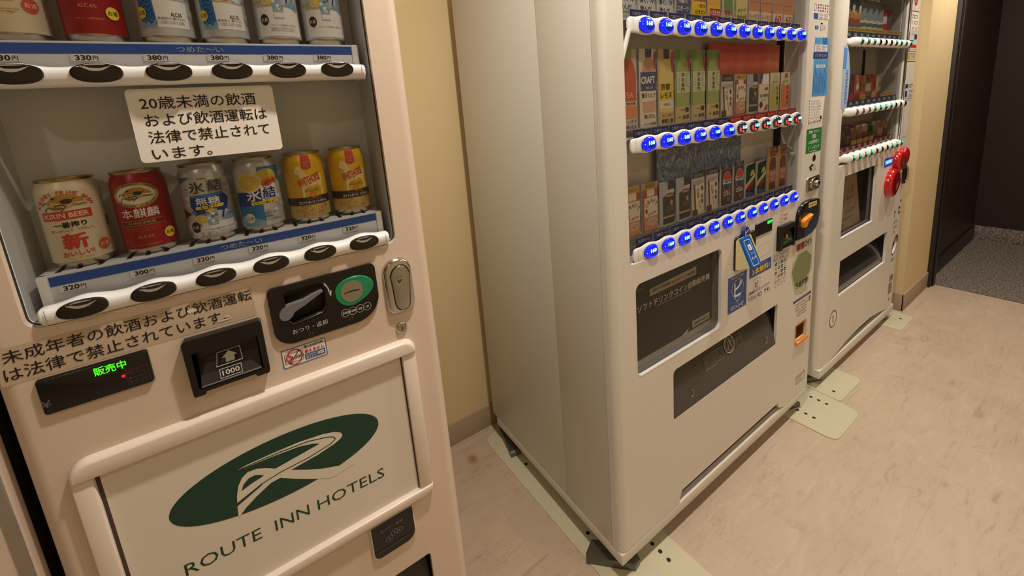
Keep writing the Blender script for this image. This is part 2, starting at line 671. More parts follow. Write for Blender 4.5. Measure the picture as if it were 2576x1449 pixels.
def door_shell(mb, x0, x1, z0, z1, yf, depth, r, holes, m, hole_depth=0.03, notch=None, n=8):
    """front door skin: flat face with openings, rounded vertical edges, straight returns"""
    outer = notch or [(x0 + r, z0), (x1 - r, z0), (x1 - r, z1), (x0 + r, z1)]
    mb.tess([outer] + holes, yf, m)
    for h in holes:
        h = h if area2(h) > 0 else h[::-1]
        mb.wall(h, yf, yf + hole_depth, m, flip=True)
    if notch:
        mb.wall(notch, yf, yf + 0.02, m)
    for sgn, xe in ((-1, x0), (1, x1)):
        prof = []
        for k in range(n + 1):
            a = 0.5 * PI * k / n
            prof.append((xe - sgn * r + sgn * r * math.sin(a), yf + r - r * math.cos(a)))
        prof.append((xe, yf + depth)); prof.append((xe - sgn * 0.02, yf + depth))
        vs = [(x, y, z) for z in (z0, z1) for x, y in prof]
        q = len(prof)
        fs = [(i, i + 1, q + i + 1, q + i) for i in range(q - 1)]
        if sgn < 0: fs = [f[::-1] for f in fs]
        mb.add(vs, fs, m)
        mb.add([(xe - sgn * r, yf, z0)] + [(x, y, z0) for x, y in prof], [tuple(range(q + 1)) if sgn < 0 else tuple(range(q + 1))[::-1]], m)
        mb.add([(xe - sgn * r, yf, z1)] + [(x, y, z1) for x, y in prof], [tuple(range(q + 1))[::-1] if sgn < 0 else tuple(range(q + 1))], m)
    return mb


def wavy_bar(mb, x0, x1, yc, zc, first, pitch, count, top0, top1, bot0, bot1, d0, d1, m, power=1.0, n=14, cap=0.012, step=None, back=0.02):
    """selection bar whose section swells around every button. d = how far the front stands out before yc"""
    step = step or pitch / 14
    N = max(8, int((x1 - x0) / step))
    xs = [x0 + (x1 - x0) * i / N for i in range(N + 1)]
    xs = [x0 + cap * t for t in (0, 0.12, 0.35, 0.7)] + [x for x in xs if x0 + cap < x < x1 - cap] + [x1 - cap * t for t in (0.7, 0.35, 0.12, 0)]
    vs = []
    for x in xs:
        ph = (x - first) / pitch
        inside = -0.5 <= ph <= count - 0.5
        w = (0.5 + 0.5 * math.cos(2 * PI * ph)) ** power if inside else 0.0
        e = min(1.0, (x - x0) / cap, (x1 - x) / cap)
        e = math.sqrt(max(0.0, 1 - (1 - e) ** 2)) * 0.45 + 0.55
        t = (top0 + (top1 - top0) * w) * e; bt = (bot0 + (bot1 - bot0) * w) * e
        d = (d0 + (d1 - d0) * w) * (0.4 + 0.6 * (e - 0.55) / 0.45)
        for k in range(n):
            a = 2 * PI * k / n
            cc, ss = math.cos(a), math.sin(a)
            zz = zc + (t if ss > 0 else bt) * math.copysign(abs(ss) ** 0.8, ss)
            yy = yc - (d * abs(cc) ** 0.75) if cc > 0 else yc + back * abs(cc) ** 0.5
            vs.append((x, yy, zz))
    fs = []
    M = len(xs)
    for i in range(M - 1):
        for k in range(n):
            j = (k + 1) % n
            fs.append((i * n + k, i * n + j, (i + 1) * n + j, (i + 1) * n + k))
    fs.append(tuple(range(n))[::-1]); fs.append(tuple((M - 1) * n + k for k in range(n)))
    fs = [f[::-1] for f in fs]
    return mb.add(vs, fs, m)


def dome(mb, cx, cz, rx, rz, y_rim, rise, m, n=28, steps=4, p=1.0, mid=None, mid_test=None):
    """shallow lens bulging to the front"""
    vs = []
    for k in range(steps + 1):
        a = 0.5 * PI * k / steps
        f = math.cos(a) if k < steps else 0.0
        y = y_rim - rise * math.sin(a)
        if k == steps:
            vs.append((cx, y, cz))
        else:
            vs += [(x, y, z) for x, z in ell(cx, cz, rx * f, rz * f, n, p)]
    for k in range(steps):
        for i in range(n):
            j = (i + 1) % n
            f = (k * n + i, k * n + j, (k + 1) * n + j, (k + 1) * n + i) if k < steps - 1 else (k * n + i, k * n + j, steps * n)
            c = [sum(vs[q][t] for q in f) / len(f) for t in range(3)]
            mm = mid if (mid and mid_test(c[0] - cx, c[2] - cz)) else m
            base = len(mb.v)
            mb.add([vs[q] for q in f], [tuple(range(len(f)))], mm)
    return mb


# ---------------------------------------------------------------- machine with the cans (nearest)
F1 = 0.060
M1X0, M1X1 = -1.2325, -0.6225
M1 = thing('vending_machine', 'beige can vending machine nearest the viewer with a green oval hotel logo below', 'vending machine', ((M1X0 + M1X1) / 2, 0.4, 0))

b = MB().box(M1X0 + 0.004, M1X1 - 0.004, F1 + 0.245, 0.76, 0.10, 1.94, SIDE, 0.006)
b.box(M1X0 + 0.004, M1X0 + 0.04, F1 + 0.105, F1 + 0.2455, 0.10, 1.94, SIDE, 0.002)
b.box(M1X1 - 0.04, M1X1 - 0.004, F1 + 0.105, F1 + 0.2455, 0.10, 1.94, SIDE, 0.002)
b.box(M1X0 + 0.03, M1X1 - 0.03, F1 + 0.105, F1 + 0.2455, 0.10, 1.05, SIDE)
b.box(M1X0 + 0.03, M1X1 - 0.03, F1 + 0.105, F1 + 0.2455, 1.86, 1.94, SIDE)
part(b, 'cabinet', M1)
WIN1 = rr(-1.188, -0.686, 1.2315, 1.85, 0.016, 5)
SLOT1 = rr(-1.150, -0.7065, 0.300, 0.4955, 0.006, 2)
b = MB()
RC = [(-0.8915, 1.1365), (-0.8845, 1.1275), (-0.8340, 1.1345), (-0.8280, 1.1430), (-0.8272, 1.1800), (-0.8320, 1.1935), (-0.8860, 1.1935), (-0.8915, 1.1900)]
BI1 = rr(-1.0275, -0.9395, 1.0760, 1.1375, 0.003, 3)
door_shell(b, M1X0, M1X1, 0.14, 1.94, F1, 0.10, 0.022, [WIN1, SLOT1, [(x, z) for x, z in RC], BI1], PINK, 0.012)
part(b, 'door', M1)
# liner of the display window
b = MB()
lin_in = rr(-1.1855, -0.6885, 1.234, 1.848, 0.013, 5)
b.wall(lin_in, F1 + 0.010, 0.165, INNER, flip=True)
b.flat(lin_in, 0.165, INNER)
b.ring(rr(-1.188, -0.686, 1.2315, 1.85, 0.016, 5), lin_in, F1 + 0.010, DARKG)
part(b, 'display_liner', M1, smooth=50)
b = MB().flat(rr(-1.187, -0.687, 1.2325, 1.849, 0.014, 5), F1 + 0.012, GLASS)
part(b, 'window_pane', M1)
b = MB().wall(SLOT1, F1 + 0.010, F1 + 0.10, BLACKM, flip=True)
b.flat(SLOT1, F1 + 0.10, BLACKM)
fl = MB(Matrix.Translation((0, F1 + 0.03, 0.49)) @ Matrix.Rotation(math.radians(-12), 4, 'X'))
fl.box(-1.146, -0.711, 0, 0.005, -0.185, 0, DARKG, 0.001)
sl = part(b, 'delivery_slot', M1)
part(fl, 'flap', sl)
b = MB()
for x in (M1X0 + 0.05, M1X1 - 0.05):
    for y in (0.14, 0.70):
        b.lathe([(0.03, 0), (0.03, 0.012), (0.012, 0.016), (0.012, 0.11)], x, y, STEEL, 20)
        part(b, 'foot', M1); b = MB()
b = MB().box(M1X0 + 0.01, M1X1 - 0.01, F1 + 0.02, F1 + 0.05, 0.03, 0.139, SIDE, 0.002)
part(b, 'kick_plate', M1)

# shelves, price strips and selection bars
P1X = [-1.1275 + 0.076 * k for k in range(6)]
PRICES = {1.5615: ['330', '330', '380', '380', '380', '380'], 1.2474: ['320', '300', '320', '320', '320', '320']}
for zb in (1.5615, 1.2474):
    b = MB()
    top = zb + 0.0472
    b.box(-1.1745, -0.7000, 0.087, 0.160, top - 0.052, top, STRIPW, 0.0015)
    b.box(-1.1745, -1.1635, 0.084, 0.095, top - 0.056, top, BARWHITE, 0.002)
    b.box(-0.7115, -0.7000, 0.084, 0.095, top - 0.056, top, BARWHITE, 0.002)
    if zb < 1.4:
        for k in range(6):
            for dx in (-0.026, -0.004, 0.018):
                x = P1X[k] + dx - 0.004
                b.box(x, x + 0.006, 0.094, 0.135, top - 0.001, top + 0.0004, BLACKM)
    sh = part(b, 'shelf', M1)
    b = MB()
    b.flat([(-1.1628, top - 0.0170), (-0.7118, top - 0.0170), (-0.7118, top - 0.0032), (-1.1628, top - 0.0032)], 0.0866, BLUE)
    b.text('つめた〜い', -0.9355, top - 0.0101, 0.058, 0.0088, 0.0862, LGREY)
    part(b, 'temperature_strip', sh, label='blue strip with white lettering')
    for k, x in enumerate(P1X):
        x += -0.0115 if zb < 1.4 else -0.0130
        zl = top + 0.0024
        b = MB()
        b.box(x - 0.0165, x + 0.0125, 0.0853, 0.0868, zl - 0.0298, zl - 0.0200, STRIPW)
        b.flat([(x - 0.0135, zl - 0.0295), (x + 0.0125, zl - 0.0295), (x + 0.0125, zl - 0.0202), (x - 0.0135, zl - 0.0202)], 0.0851, PAPER)
        b.text(PRICES[zb][k], x - 0.0035, zl - 0.0249, 0.0165, 0.0074, 0.0849, INK, bold=0.035)
        b.text('円', x + 0.0087, zl - 0.0254, 0.0056, 0.0060, 0.0849, INK, bold=0.012)
        part(b, 'price_label', sh)
    b = MB()
    wavy_bar(b, -1.1735, -0.6985, 0.0685, zb, P1X[0], 0.076, 6, 0.0098, 0.0152, 0.0160, 0.0165, 0.018, 0.0185, BARWHITE, power=1.3, n=20, cap=0.006, back=0.010)
    for x in (-1.1640, -0.7068):
        b.line([(x, zb - 0.0150), (x, zb + 0.0090)], 0.0008, 0.0497, GINK)
    for xe in (-1.169, -0.703):
        b.box(xe - 0.0045, xe + 0.0045, 0.066, 0.11, zb - 0.0155, zb + 0.002, STRIPW, 0.001)
    bar = part(b, 'button_bar', M1)
    proto = None
    for k, x in enumerate(P1X):
        if proto is None:
            b = MB()
            o = ell(0, 0, 0.0263, 0.0124, 36, 0.86)
            b.puff(ell(0, 0, 0.0266, 0.0126, 36, 0.86), -0.0011, 0.004, DARKG, 2, 0.0008)
            dome(b, 0, 0, 0.0258, 0.0119, -0.0012, 0.0012, LENS, 44, 5, 0.86)
            cu, cl = [], []
            for i in range(17):
                u = -0.0165 + 0.0330 * i / 16
                zt = 0.0114 * max(0.0, 1 - (abs(u) / 0.0258) ** 2.3) ** (1 / 2.3)
                zl = 0.0018 + (zt - 0.0018) * (abs(u) / 0.0165) ** 2.2
                f = lambda z_: -0.0014 - 0.0012 * math.sqrt(max(0.0, 1 - (u / 0.0258) ** 2 - (z_ / 0.0119) ** 2))
                cu.append((u, f(zt), zt)); cl.append((u, f(zl), zl))
            b.add(cl + cu, [(i, i + 1, 17 + i + 1, 17 + i) for i in range(16)], LENSG)
            proto = b.build('button', bar, base=(0, 0, 0))
            BASE[proto.name] = (0, 0, 0)
            q = proto
        else:
            q = place_copy(proto, bar, (0, 0, 0))
        bb = BASE[M1.name]
        q.location = (x - bb[0], 0.0497 - bb[1], zb - bb[2] + 0.0002)

# age notice on the window pane
b = MB()
b.flat(rr(-1.0330, -0.8500, 1.4353, 1.5408, 0.006, 4), F1 + 0.0112, PAPER)
yy = F1 + 0.0108
b.text('20歳未満の飲酒', -0.9480, 1.5205, 0.143, 0.0188, yy, INK, bold=0.006)
b.text('および飲酒運転は', -0.9415, 1.4960, 0.154, 0.0188, yy, INK, bold=0.006)
b.text('法律で禁止されて', -0.9415, 1.4712, 0.154, 0.0188, yy, INK, bold=0.006)
b.text('います。', -0.9830, 1.4465, 0.072, 0.0170, yy, INK, bold=0.006)
part(b, 'age_notice', M1, label='white rounded sticker with four lines of black lettering')

# worn notice on the door
b = MB()
ya, yb_ = F1 - 0.0003, F1 - 0.0007
FILM = mat('greyed clear film', (196, 180, 158), 0.55, vary=0.03, scale=40)
b.flat(rr(-1.2235, -0.9345, 1.1640, 1.2160, 0.004, 3), ya, FILM)
b.text('未成年者の飲酒および飲酒運転', -1.0760, 1.2032, 0.279, 0.0185, yb_, INK, bold=0.004)
b.text('は法律で禁止されています。', -1.0960, 1.1790, 0.245, 0.0190, yb_, INK, bold=0.004)
WORN = mat('scraped white patch', (226, 218, 206), 0.6, vary=0.05)
rnd = random.Random(3)
for (cx, cz, rx, rz) in ((-1.0155, 1.2015, 0.0065, 0.0042), (-0.9800, 1.1722, 0.012, 0.0014), (-0.9745, 1.1765, 0.004, 0.002)):
    b.flat([(cx + rx * (0.65 + 0.5 * rnd.random()) * math.cos(t * PI / 7), cz + rz * (0.65 + 0.5 * rnd.random()) * math.sin(t * PI / 7)) for t in range(14)], F1 - 0.0010, WORN)
for i in range(46):
    t = rnd.random()
    cx = -1.13 + 0.19 * t; cz = 1.2115 - 0.004 * rnd.random() - 0.010 * (rnd.random() ** 2)
    b.flat([(cx + 0.0022 * rnd.random() * math.cos(a * PI / 3), cz + 0.0011 * rnd.random() * math.sin(a * PI / 3)) for a in range(6)], F1 - 0.0010, FILM)
part(b, 'drinking_age_notice', M1, label='worn clear film with two lines of black lettering')

# coin panel
CO = rr(-0.9155, -0.7353, 1.0965, 1.2040, n=8, rs=(0.030, 0.046, 0.010, 0.009))
b = MB()
b.plate(CO, [RC], F1 - 0.006, F1 + 0.0, BLACKP)
b.wall(RC, F1 - 0.006, F1 + 0.022, BLACKM, flip=True)
b.flat(RC, F1 + 0.022, BLACKM)
yl = F1 - 0.0064
b.text('おつり・返却', -0.8600, 1.1175, 0.0570, 0.0092, yl, LGREY)
b.line([(-0.8262, 1.1896), (-0.8215, 1.1800), (-0.8200, 1.1705)], 0.0022, yl, LGREY)
b.flat([(-0.8216, 1.1712), (-0.8166, 1.1745), (-0.8166, 1.1706), (-0.8186, 1.1620)], yl, LGREY)
for t, x in (('500', -0.7990), ('100', -0.7858), ('50', -0.7726), ('10', -0.7596)):
    e = ell(x, 1.1226, 0.0074, 0.0078, 28)
    b.outline(e, 0.0007, yl, LGREY)
    b.text(t, x, 1.1226, 0.0112 if len(t) > 2 else None, 0.0050, yl, LGREY, bold=0.02, shear=0.15)
for x, z in ((-0.8610, 1.1040), (-0.7915, 1.1095)):
    b.line([(x - 0.003, z - 0.004), (x - 0.003, z + 0.0025), (x + 0.003, z + 0.0025), (x + 0.003, z - 0.004)], 0.0016, yl, DIMG)
cp = part(b, 'coin_panel', M1)
b = MB()
lv = [(-0.9040, 1.1500), (-0.9010, 1.1440), (-0.8955, 1.1412), (-0.8885, 1.1425), (-0.8835, 1.1475), (-0.8800, 1.1535), (-0.8632, 1.1605), (-0.8300, 1.1775), (-0.8312, 1.1805), (-0.8480, 1.1765), (-0.8625, 1.1710), (-0.8880, 1.1690), (-0.8990, 1.1640), (-0.9038, 1.1570)]
b.puff(lv, F1 - 0.009, F1 + 0.004, LEVERG, 3, 0.0015)
part(b, 'return_lever', cp, label='grey lever')
b = MB()
go = [(-0.8124, 1.1640), (-0.8110, 1.1530), (-0.8040, 1.1415), (-0.7930, 1.1340), (-0.7800, 1.1335), (-0.7660, 1.1385), (-0.7530, 1.1465), (-0.7440, 1.1550), (-0.7412, 1.1640), (-0.7435, 1.1730), (-0.7520, 1.1820), (-0.7640, 1.1880), (-0.7770, 1.1896), (-0.7920, 1.1875), (-0.8040, 1.1810), (-0.8105, 1.1725)]
# smooth the outline
for _ in range(2):
    go = [q for i in range(len(go)) for q in ((0.75 * go[i][0] + 0.25 * go[(i + 1) % len(go)][0], 0.75 * go[i][1] + 0.25 * go[(i + 1) % len(go)][1]), (0.25 * go[i][0] + 0.75 * go[(i + 1) % len(go)][0], 0.25 * go[i][1] + 0.75 * go[(i + 1) % len(go)][1]))]
b.puff(go, F1 - 0.0085, F1 - 0.004, GREENP, 3, 0.0015)
b.flat(ell(-0.7822, 1.1618, 0.0196, 0.0206, 40), F1 - 0.0088, STEEL)
b.outline(ell(-0.7822, 1.1618, 0.0206, 0.0216, 40), 0.0011, F1 - 0.0089, GREENP)
b.flat([(-0.7965, 1.1600), (-0.7865, 1.1608), (-0.7690, 1.1602), (-0.7688, 1.1616), (-0.7780, 1.1632), (-0.7865, 1.1630), (-0.7965, 1.1616)], F1 - 0.0092, INK)
for dx, dz in ((0, 0), (0.0022, 0.0018), (0.0022, -0.0006), (0.0044, 0.001), (0.0075, 0.0004), (0.0088, -0.0014)):
    b.flat(ell(-0.7545 + dx, 1.1622 + dz, 0.0006, 0.0007, 8), F1 - 0.0089, mat('raised green dot', (16, 118, 78), 0.4))
part(b, 'coin_slot', cp, label='green oval with a round steel coin slot')

# lock handle and key lock
b = MB()
b.puff(rr(-0.7222, -0.6645, 1.0870, 1.2010, n=8, rs=(0.016, 0.020, 0.026, 0.026)), F1 - 0.010, F1 + 0.002, CHROME, 5, 0.0065)
ho = [(-0.7115, 1.1690), (-0.7100, 1.1590), (-0.7078, 1.1100), (-0.7050, 1.1000), (-0.6990, 1.0940), (-0.6890, 1.0922), (-0.6810, 1.0950), (-0.6772, 1.1010), (-0.6755, 1.1150), (-0.6712, 1.1580), (-0.6705, 1.1690), (-0.6740, 1.1790), (-0.6805, 1.1860), (-0.6885, 1.1885), (-0.6980, 1.1865), (-0.7070, 1.1790)]
b.flat(ho, F1 - 0.0102, BLACKM)
hi = [(x + (0.0016 if x < -0.691 else -0.0016), z + (0.0016 if z < 1.14 else -0.0016)) for x, z in ho]
b.puff(hi, F1 - 0.0125, F1 - 0.0100, STEEL, 3, 0.0012)
for r_, y_, m_ in ((0.0112, -0.0135, CHROME), (0.0098, -0.0137, DARKG), (0.0090, -0.0139, CHROME), (0.0064, -0.0142, STEEL)):
    b.flat(ell(-0.6925, 1.1560, r_, r_, 32), F1 + y_, m_)
b.flat([(-0.6972, 1.1535), (-0.6950, 1.1520), (-0.6885, 1.1585), (-0.6895, 1.1600)], F1 - 0.0145, INK)
b.flat([(-0.6985, 1.1560), (-0.6960, 1.1600), (-0.6945, 1.1585), (-0.6965, 1.1550)], F1 - 0.0145, INK)
part(b, 'lock_handle', M1, label='chrome door lock handle')
b = MB()
b.puff(ell(-0.6995, 1.0536, 0.0122, 0.0122, 32), F1 - 0.005, F1 + 0.001, CHROME, 4, 0.004)
b.flat(ell(-0.6995, 1.0536, 0.0088, 0.0088, 28), F1 - 0.0053, STEEL)
b.flat([(-0.7003, 1.0490), (-0.6985, 1.0490), (-0.6985, 1.0580), (-0.7003, 1.0580)], F1 - 0.0056, INK)
part(b, 'key_lock', M1, label='small round chrome key lock')

# small bill sticker under the coin panel
b = MB()
o = rr(-0.9121, -0.8398, 1.0519, 1.0865, 0.002, 3)
b.flat(o, F1 - 0.0003, PAPER)
b.outline(o, 0.0014, F1 - 0.0006, BLUEINK)
ys = F1 - 0.0008
b.flat([(-0.9075, 1.0590), (-0.8795, 1.0590), (-0.8795, 1.0780), (-0.9075, 1.0780)], F1 - 0.0005, PAPER)
b.outline(ell(-0.8925, 1.0690, 0.0125, 0.0150, 40), 0.0019, ys, REDINK)
b.line([(-0.8840, 1.0800), (-0.9010, 1.0580)], 0.0019, ys, REDINK)
b.outline([(-0.9080, 1.0600), (-0.8785, 1.0600), (-0.8785, 1.0776), (-0.9080, 1.0776)], 0.0008, ys - 0.0002, INK)
b.flat(ell(-0.9015, 1.0688, 0.0052, 0.0060, 24), ys - 0.0001, REDINK)
b.text('新', -0.9015, 1.0688, 0.0062, 0.0068, ys - 0.0004, PAPER)
b.text('1000', -0.8880, 1.0682, 0.0165, 0.0066, ys - 0.0004, INK, bold=0.01)
b.text('新1000円札', -0.8595, 1.0808, 0.0325, 0.0056, ys, INK, bold=0.012)
b.text('使えません', -0.8600, 1.0722, 0.0325, 0.0068, ys, REDINK, bold=0.02)
b.flat([(-0.8765, 1.0565), (-0.8432, 1.0565), (-0.8432, 1.0672), (-0.8765, 1.0672)], ys, BLUEINK)
b.text('旧1000円札', -0.8665, 1.0643, 0.0165, 0.0032, ys - 0.0002, PAPER)
b.text('使えます', -0.8665, 1.0597, 0.0165, 0.0042, ys - 0.0002, PAPER)
b.flat([(-0.8568, 1.0585), (-0.8448, 1.0585), (-0.8448, 1.0655), (-0.8568, 1.0655)], ys - 0.0002, PAPER)
b.outline([(-0.8568, 1.0585), (-0.8448, 1.0585), (-0.8448, 1.0655), (-0.8568, 1.0655)], 0.0005, ys - 0.0003, INK)
b.outline(ell(-0.8535, 1.0620, 0.0022, 0.0022, 16), 0.0006, ys - 0.0004, INK)
b.line([(-0.8505, 1.0620), (-0.8458, 1.0620)], 0.0008, ys - 0.0004, INK)
part(b, 'banknote_sticker', M1, label='white sticker with blue border and red no-entry ring')

# sales display
b = MB()
do = rr(-1.1945, -1.0773, 1.1085, 1.1615, 0.004, 4)
b.puff(do, F1 - 0.006, F1, BLACKP, 3, 0.0025)
yl = F1 - 0.0063
b.text('販売中', -1.1195, 1.1506, 0.0345, 0.0128, yl, LEDG, bold=0.012)
b.flat(ell(-1.1084, 1.1326, 0.0022, 0.0022, 14), yl, LEDR)
b.flat(ell(-1.1075, 1.1290, 0.0014, 0.0010, 10), yl, DIMR)
b.line([(-1.1050, 1.1355), (-1.1010, 1.1352)], 0.0014, yl, DIMR)
b.outline([(-1.1050, 1.1165), (-1.0800, 1.1165), (-1.0800, 1.1400), (-1.1050, 1.1400)], 0.0005, yl, DIMG)
b.text('おつり', -1.0925, 1.1325, 0.0165, 0.0045, yl, DIMG)
b.text('▶釣切れ', -1.0925, 1.1262, 0.0205, 0.0042, yl, DIMG)
b.text('▶売切れ', -1.0925, 1.1205, 0.0205, 0.0042, yl, DIMG)
b.text('あたり', -1.0925, 1.1375, 0.0190, 0.0032, yl, DIMR)
b.text('返却', -1.0945, 1.1470, 0.0110, 0.0050, yl, mat('very dim legend', (40, 40, 46), 0.5))
b.text('¥', -1.1885, 1.1260, 0.0100, 0.0105, yl, mat('grey yen print', (104, 98, 108), 0.5))
part(b, 'sales_display', M1, label='black display with green lit characters')

# banknote slot
b = MB()
bo = [(-1.0370, 1.1560), (-1.0330, 1.1602), (-0.9340, 1.1602), (-0.9305, 1.1565), (-0.9312, 1.0700), (-0.9330, 1.0650), (-0.9500, 1.0650), (-0.9530, 1.0700), (-1.0190, 1.0700), (-1.0215, 1.0655), (-1.0350, 1.0655), (-1.0362, 1.0700)][::-1]
bi = BI1
b.plate(bo, [bi], F1 - 0.016, F1, BLACKP)
b.wall(bi, F1 - 0.016, F1 + 0.02, BLACKM, flip=True)
b.flat(bi, F1 + 0.02, BLACKM)
SCOOP = mat('dark translucent scoop', (40, 38, 36), 0.25, vary=0.1, scale=90)
nb = 6
sc = []
for k in range(nb + 1):
    t = k / nb
    sc.append((F1 + 0.016 - 0.030 * t ** 1.6, 1.1300 - 0.0500 * t))
vs = [(x, y, z) for y, z in sc for x in (-1.0240, -0.9430)]
b.add(vs, [(2 * k, 2 * k + 2, 2 * k + 3, 2 * k + 1) for k in range(nb)], SCOOP)
b.box(-1.0245, -0.9425, F1 - 0.0155, F1 - 0.0135, 1.0770, 1.0795, LEVERG, 0.0005)
for z in (1.1280, 1.1085):
    b.box(-1.0245, -0.9425, F1 + 0.0040, F1 + 0.0060, z, z + 0.0015, DARKG)
yl = F1 - 0.0130
pl = [(-1.0020, 1.0995), (-0.9655, 1.0998), (-0.9669, 1.1227), (-0.9987, 1.1219)]
X = Matrix.Translation((0, F1 - 0.0066, 1.100)) @ Matrix.Rotation(math.radians(-24), 4, 'X') @ Matrix.Translation((0, -F1 + 0.001, -1.100))
bb = MB(X)
bb.outline(pl, 0.0010, F1, LGREY)
bb.flat([(-0.9885, 1.1028), (-0.9760, 1.1028), (-0.9760, 1.1110), (-0.9715, 1.1110), (-0.9830, 1.1205), (-0.9935, 1.1110), (-0.9885, 1.1110)], F1, LGREY)
bb.outline([(-0.9990, 1.0800), (-0.9690, 1.0800), (-0.9690, 1.0950), (-0.9990, 1.0950)], 0.0008, F1, LGREY)
bb.text('1000', -0.9840, 1.0875, 0.0235, 0.0080, F1, LGREY, bold=0.015)
b.add(bb.v, [f for f in bb.f], LGREY)
part(b, 'banknote_slot', M1, label='black banknote slot with a white arrow and 1000')

# logo panel with raised frame
b = MB()
PX0, PX1, PZ0, PZ1 = -1.1672, -0.7100, 0.675, 0.9965
b.box(PX0 - 0.001, PX1 + 0.001, F1 - 0.0020, F1 - 0.0004, PZ0 - 0.001, PZ1 + 0.001, mat('white acrylic panel', (226, 220, 208), 0.28, vary=0.008))
b.box(PX0 - 0.0008, PX0 + 0.0042, F1 - 0.0024, F1 - 0.0018, PZ0, PZ1, mat('painted gap shade', (66, 52, 46), 0.5))  # dark strips painted in for the shaded gap around the panel
b.box(PX1 - 0.0022, PX1 + 0.0008, F1 - 0.0024, F1 - 0.0018, PZ0, PZ1, MATS['painted gap shade'])
yl = F1 - 0.0023
b.flat(ell(-0.9385, 0.8727, 0.1660, 0.0605, 72), yl, LOGOG)
RIB = [(-1.0141,0.9037), (-0.9920,0.9066), (-0.9494,0.9067), (-0.9120,0.9056), (-0.8731,0.9003), (-0.8526,0.8940), (-0.8426,0.8870), (-0.8403,0.8804), (-0.8444,0.8749), (-0.8562,0.8702), (-0.8870,0.8634), (-0.9326,0.8587),
       (-0.9121,0.8460), (-0.8839,0.8310), (-0.8520,0.8190), (-0.8281,0.8145), (-0.8263,0.8080), (-0.8698,0.8028), (-0.8730,0.8038), (-0.9020,0.8195), (-0.9305,0.8383), (-0.9508,0.8532), (-0.9658,0.8519), (-0.9894,0.8399), (-1.0083,0.8274), (-1.0206,0.8156),
       (-1.0188,0.8366), (-1.0159,0.8577), (-1.0111,0.8745), (-1.0036,0.8868), (-0.9944,0.8924), (-0.9807,0.8909), (-0.9677,0.8840), (-0.9553,0.8752), (-0.9161,0.8797), (-0.8802,0.8840), (-0.8909,0.8901), (-0.9134,0.8967), (-0.9577,0.9006), (-0.9927,0.9021)]
PANELW = MATS['white acrylic panel']
b.tess([RIB], yl - 0.0002, PANELW)
b.flat([(-1.0083,0.8632), (-1.0040,0.8727), (-0.9951,0.8804), (-0.9852,0.8809), (-0.9788,0.8774), (-0.9732,0.8723), (-0.9915,0.8685)], yl - 0.0004, LOGOG)
b.line([(-1.0128,0.9037), (-0.9856,0.9036), (-0.9427,0.9027), (-0.8974,0.8989), (-0.8664,0.8904), (-0.8564,0.8854), (-0.8534,0.8794), (-0.8624,0.8737), (-0.9025,0.8666), (-0.9491,0.8640), (-0.9791,0.8586)], 0.0017, yl - 0.0004, LOGOG)
b.flat([(-0.9790,0.8594), (-0.9781,0.8563), (-1.0187,0.8385), (-1.0179,0.8447)], yl - 0.0004, LOGOG)
b.text('ROUTE', -1.0490, 0.7675, 0.1085, 0.0225, yl, LOGOG, rot=-0.028)
b.text('INN', -0.9455, 0.7632, 0.0560, 0.0215, yl, LOGOG, rot=-0.028)
b.text('HOTELS', -0.8400, 0.7588, 0.1265, 0.0220, yl, LOGOG, rot=-0.028)
part(b, 'logo_panel', M1, label='white panel with a dark green oval road logo and hotel name')
b = MB()
# frame: top bar with big round shoulders, two side strips, bottom bar
b.puff(rr(-1.1925, -0.6785, 0.9960, 1.0275, n=8, rs=(0.002, 0.002, 0.026, 0.026)), F1 - 0.015, F1, PINKTRIM, 6, 0.0070)
b.box(-1.1910, PX0 - 0.0005, F1 - 0.011, F1 + 0.001, 0.676, 0.997, PINKTRIM, 0.0025)
b.box(PX1 + 0.0005, -0.6815, F1 - 0.011, F1 + 0.001, 0.676, 0.997, PINKTRIM, 0.003)
b.puff(rr(-1.1925, -0.6800, 0.6535, 0.6775, n=8, rs=(0.020, 0.020, 0.002, 0.002)), F1 - 0.014, F1, PINKTRIM, 5, 0.006)
part(b, 'panel_frame', M1, label='raised pale frame around the logo panel')

# coin return cup
b = MB()
co = rr(-0.8210, -0.7335, 0.5670, 0.6470, n=8, rs=(0.014, 0.020, 0.002, 0.002))
b.puff([(x + (0.003 if x > -0.77 else -0.003), z - 0.0035 if z < 0.6 else z) for x, z in co], F1 - 0.006, F1, PINKTRIM, 3, 0.002)
ci = co
b.flat(ci, F1 - 0.0065, BLACKP)
b.outline(rr(-0.8170, -0.7375, 0.5740, 0.6460, n=8, rs=(0.012, 0.018, 0.002, 0.002)), 0.0012, F1 - 0.0068, DARKG)
b.flat([(-0.8120, 0.5790), (-0.7480, 0.5790), (-0.7440, 0.5850), (-0.8150, 0.5850)], F1 - 0.0070, DARKG)
b.text('おつり・返却', -0.7805, 0.6285, 0.0480, 0.0070, F1 - 0.0070, GINK)
for x, z in ((-0.7880, 0.6030), (-0.7765, 0.6110), (-0.7660, 0.6085)):
    b.outline(ell(x, z, 0.0075, 0.0068, 22), 0.0007, F1 - 0.0072, GINK)
    b.text('¥', x, z, None, 0.0055, F1 - 0.0072, GINK)
part(b, 'coin_return_cup', M1, label='black coin return cup with grey coin symbols')

# ---------------------------------------------------------------- cans on the two lit shelves
CAN_Y = 0.128


def can_profile(h, R):
    """(r, z) outline of a drawn can: base rim, straight wall, necked top, rolled seam"""
    return [(0.0, 0.006), (R * 0.66, 0.005), (R * 0.72, 0.0006), (R * 0.78, 0.0), (R * 0.86, 0.0022), (R * 0.97, 0.0075), (R, 0.0110), (R, h - 0.0200),
            (R * 0.985, h - 0.0165), (R * 0.93, h - 0.0105), (R * 0.875, h - 0.0058), (R * 0.862, h - 0.0042)]


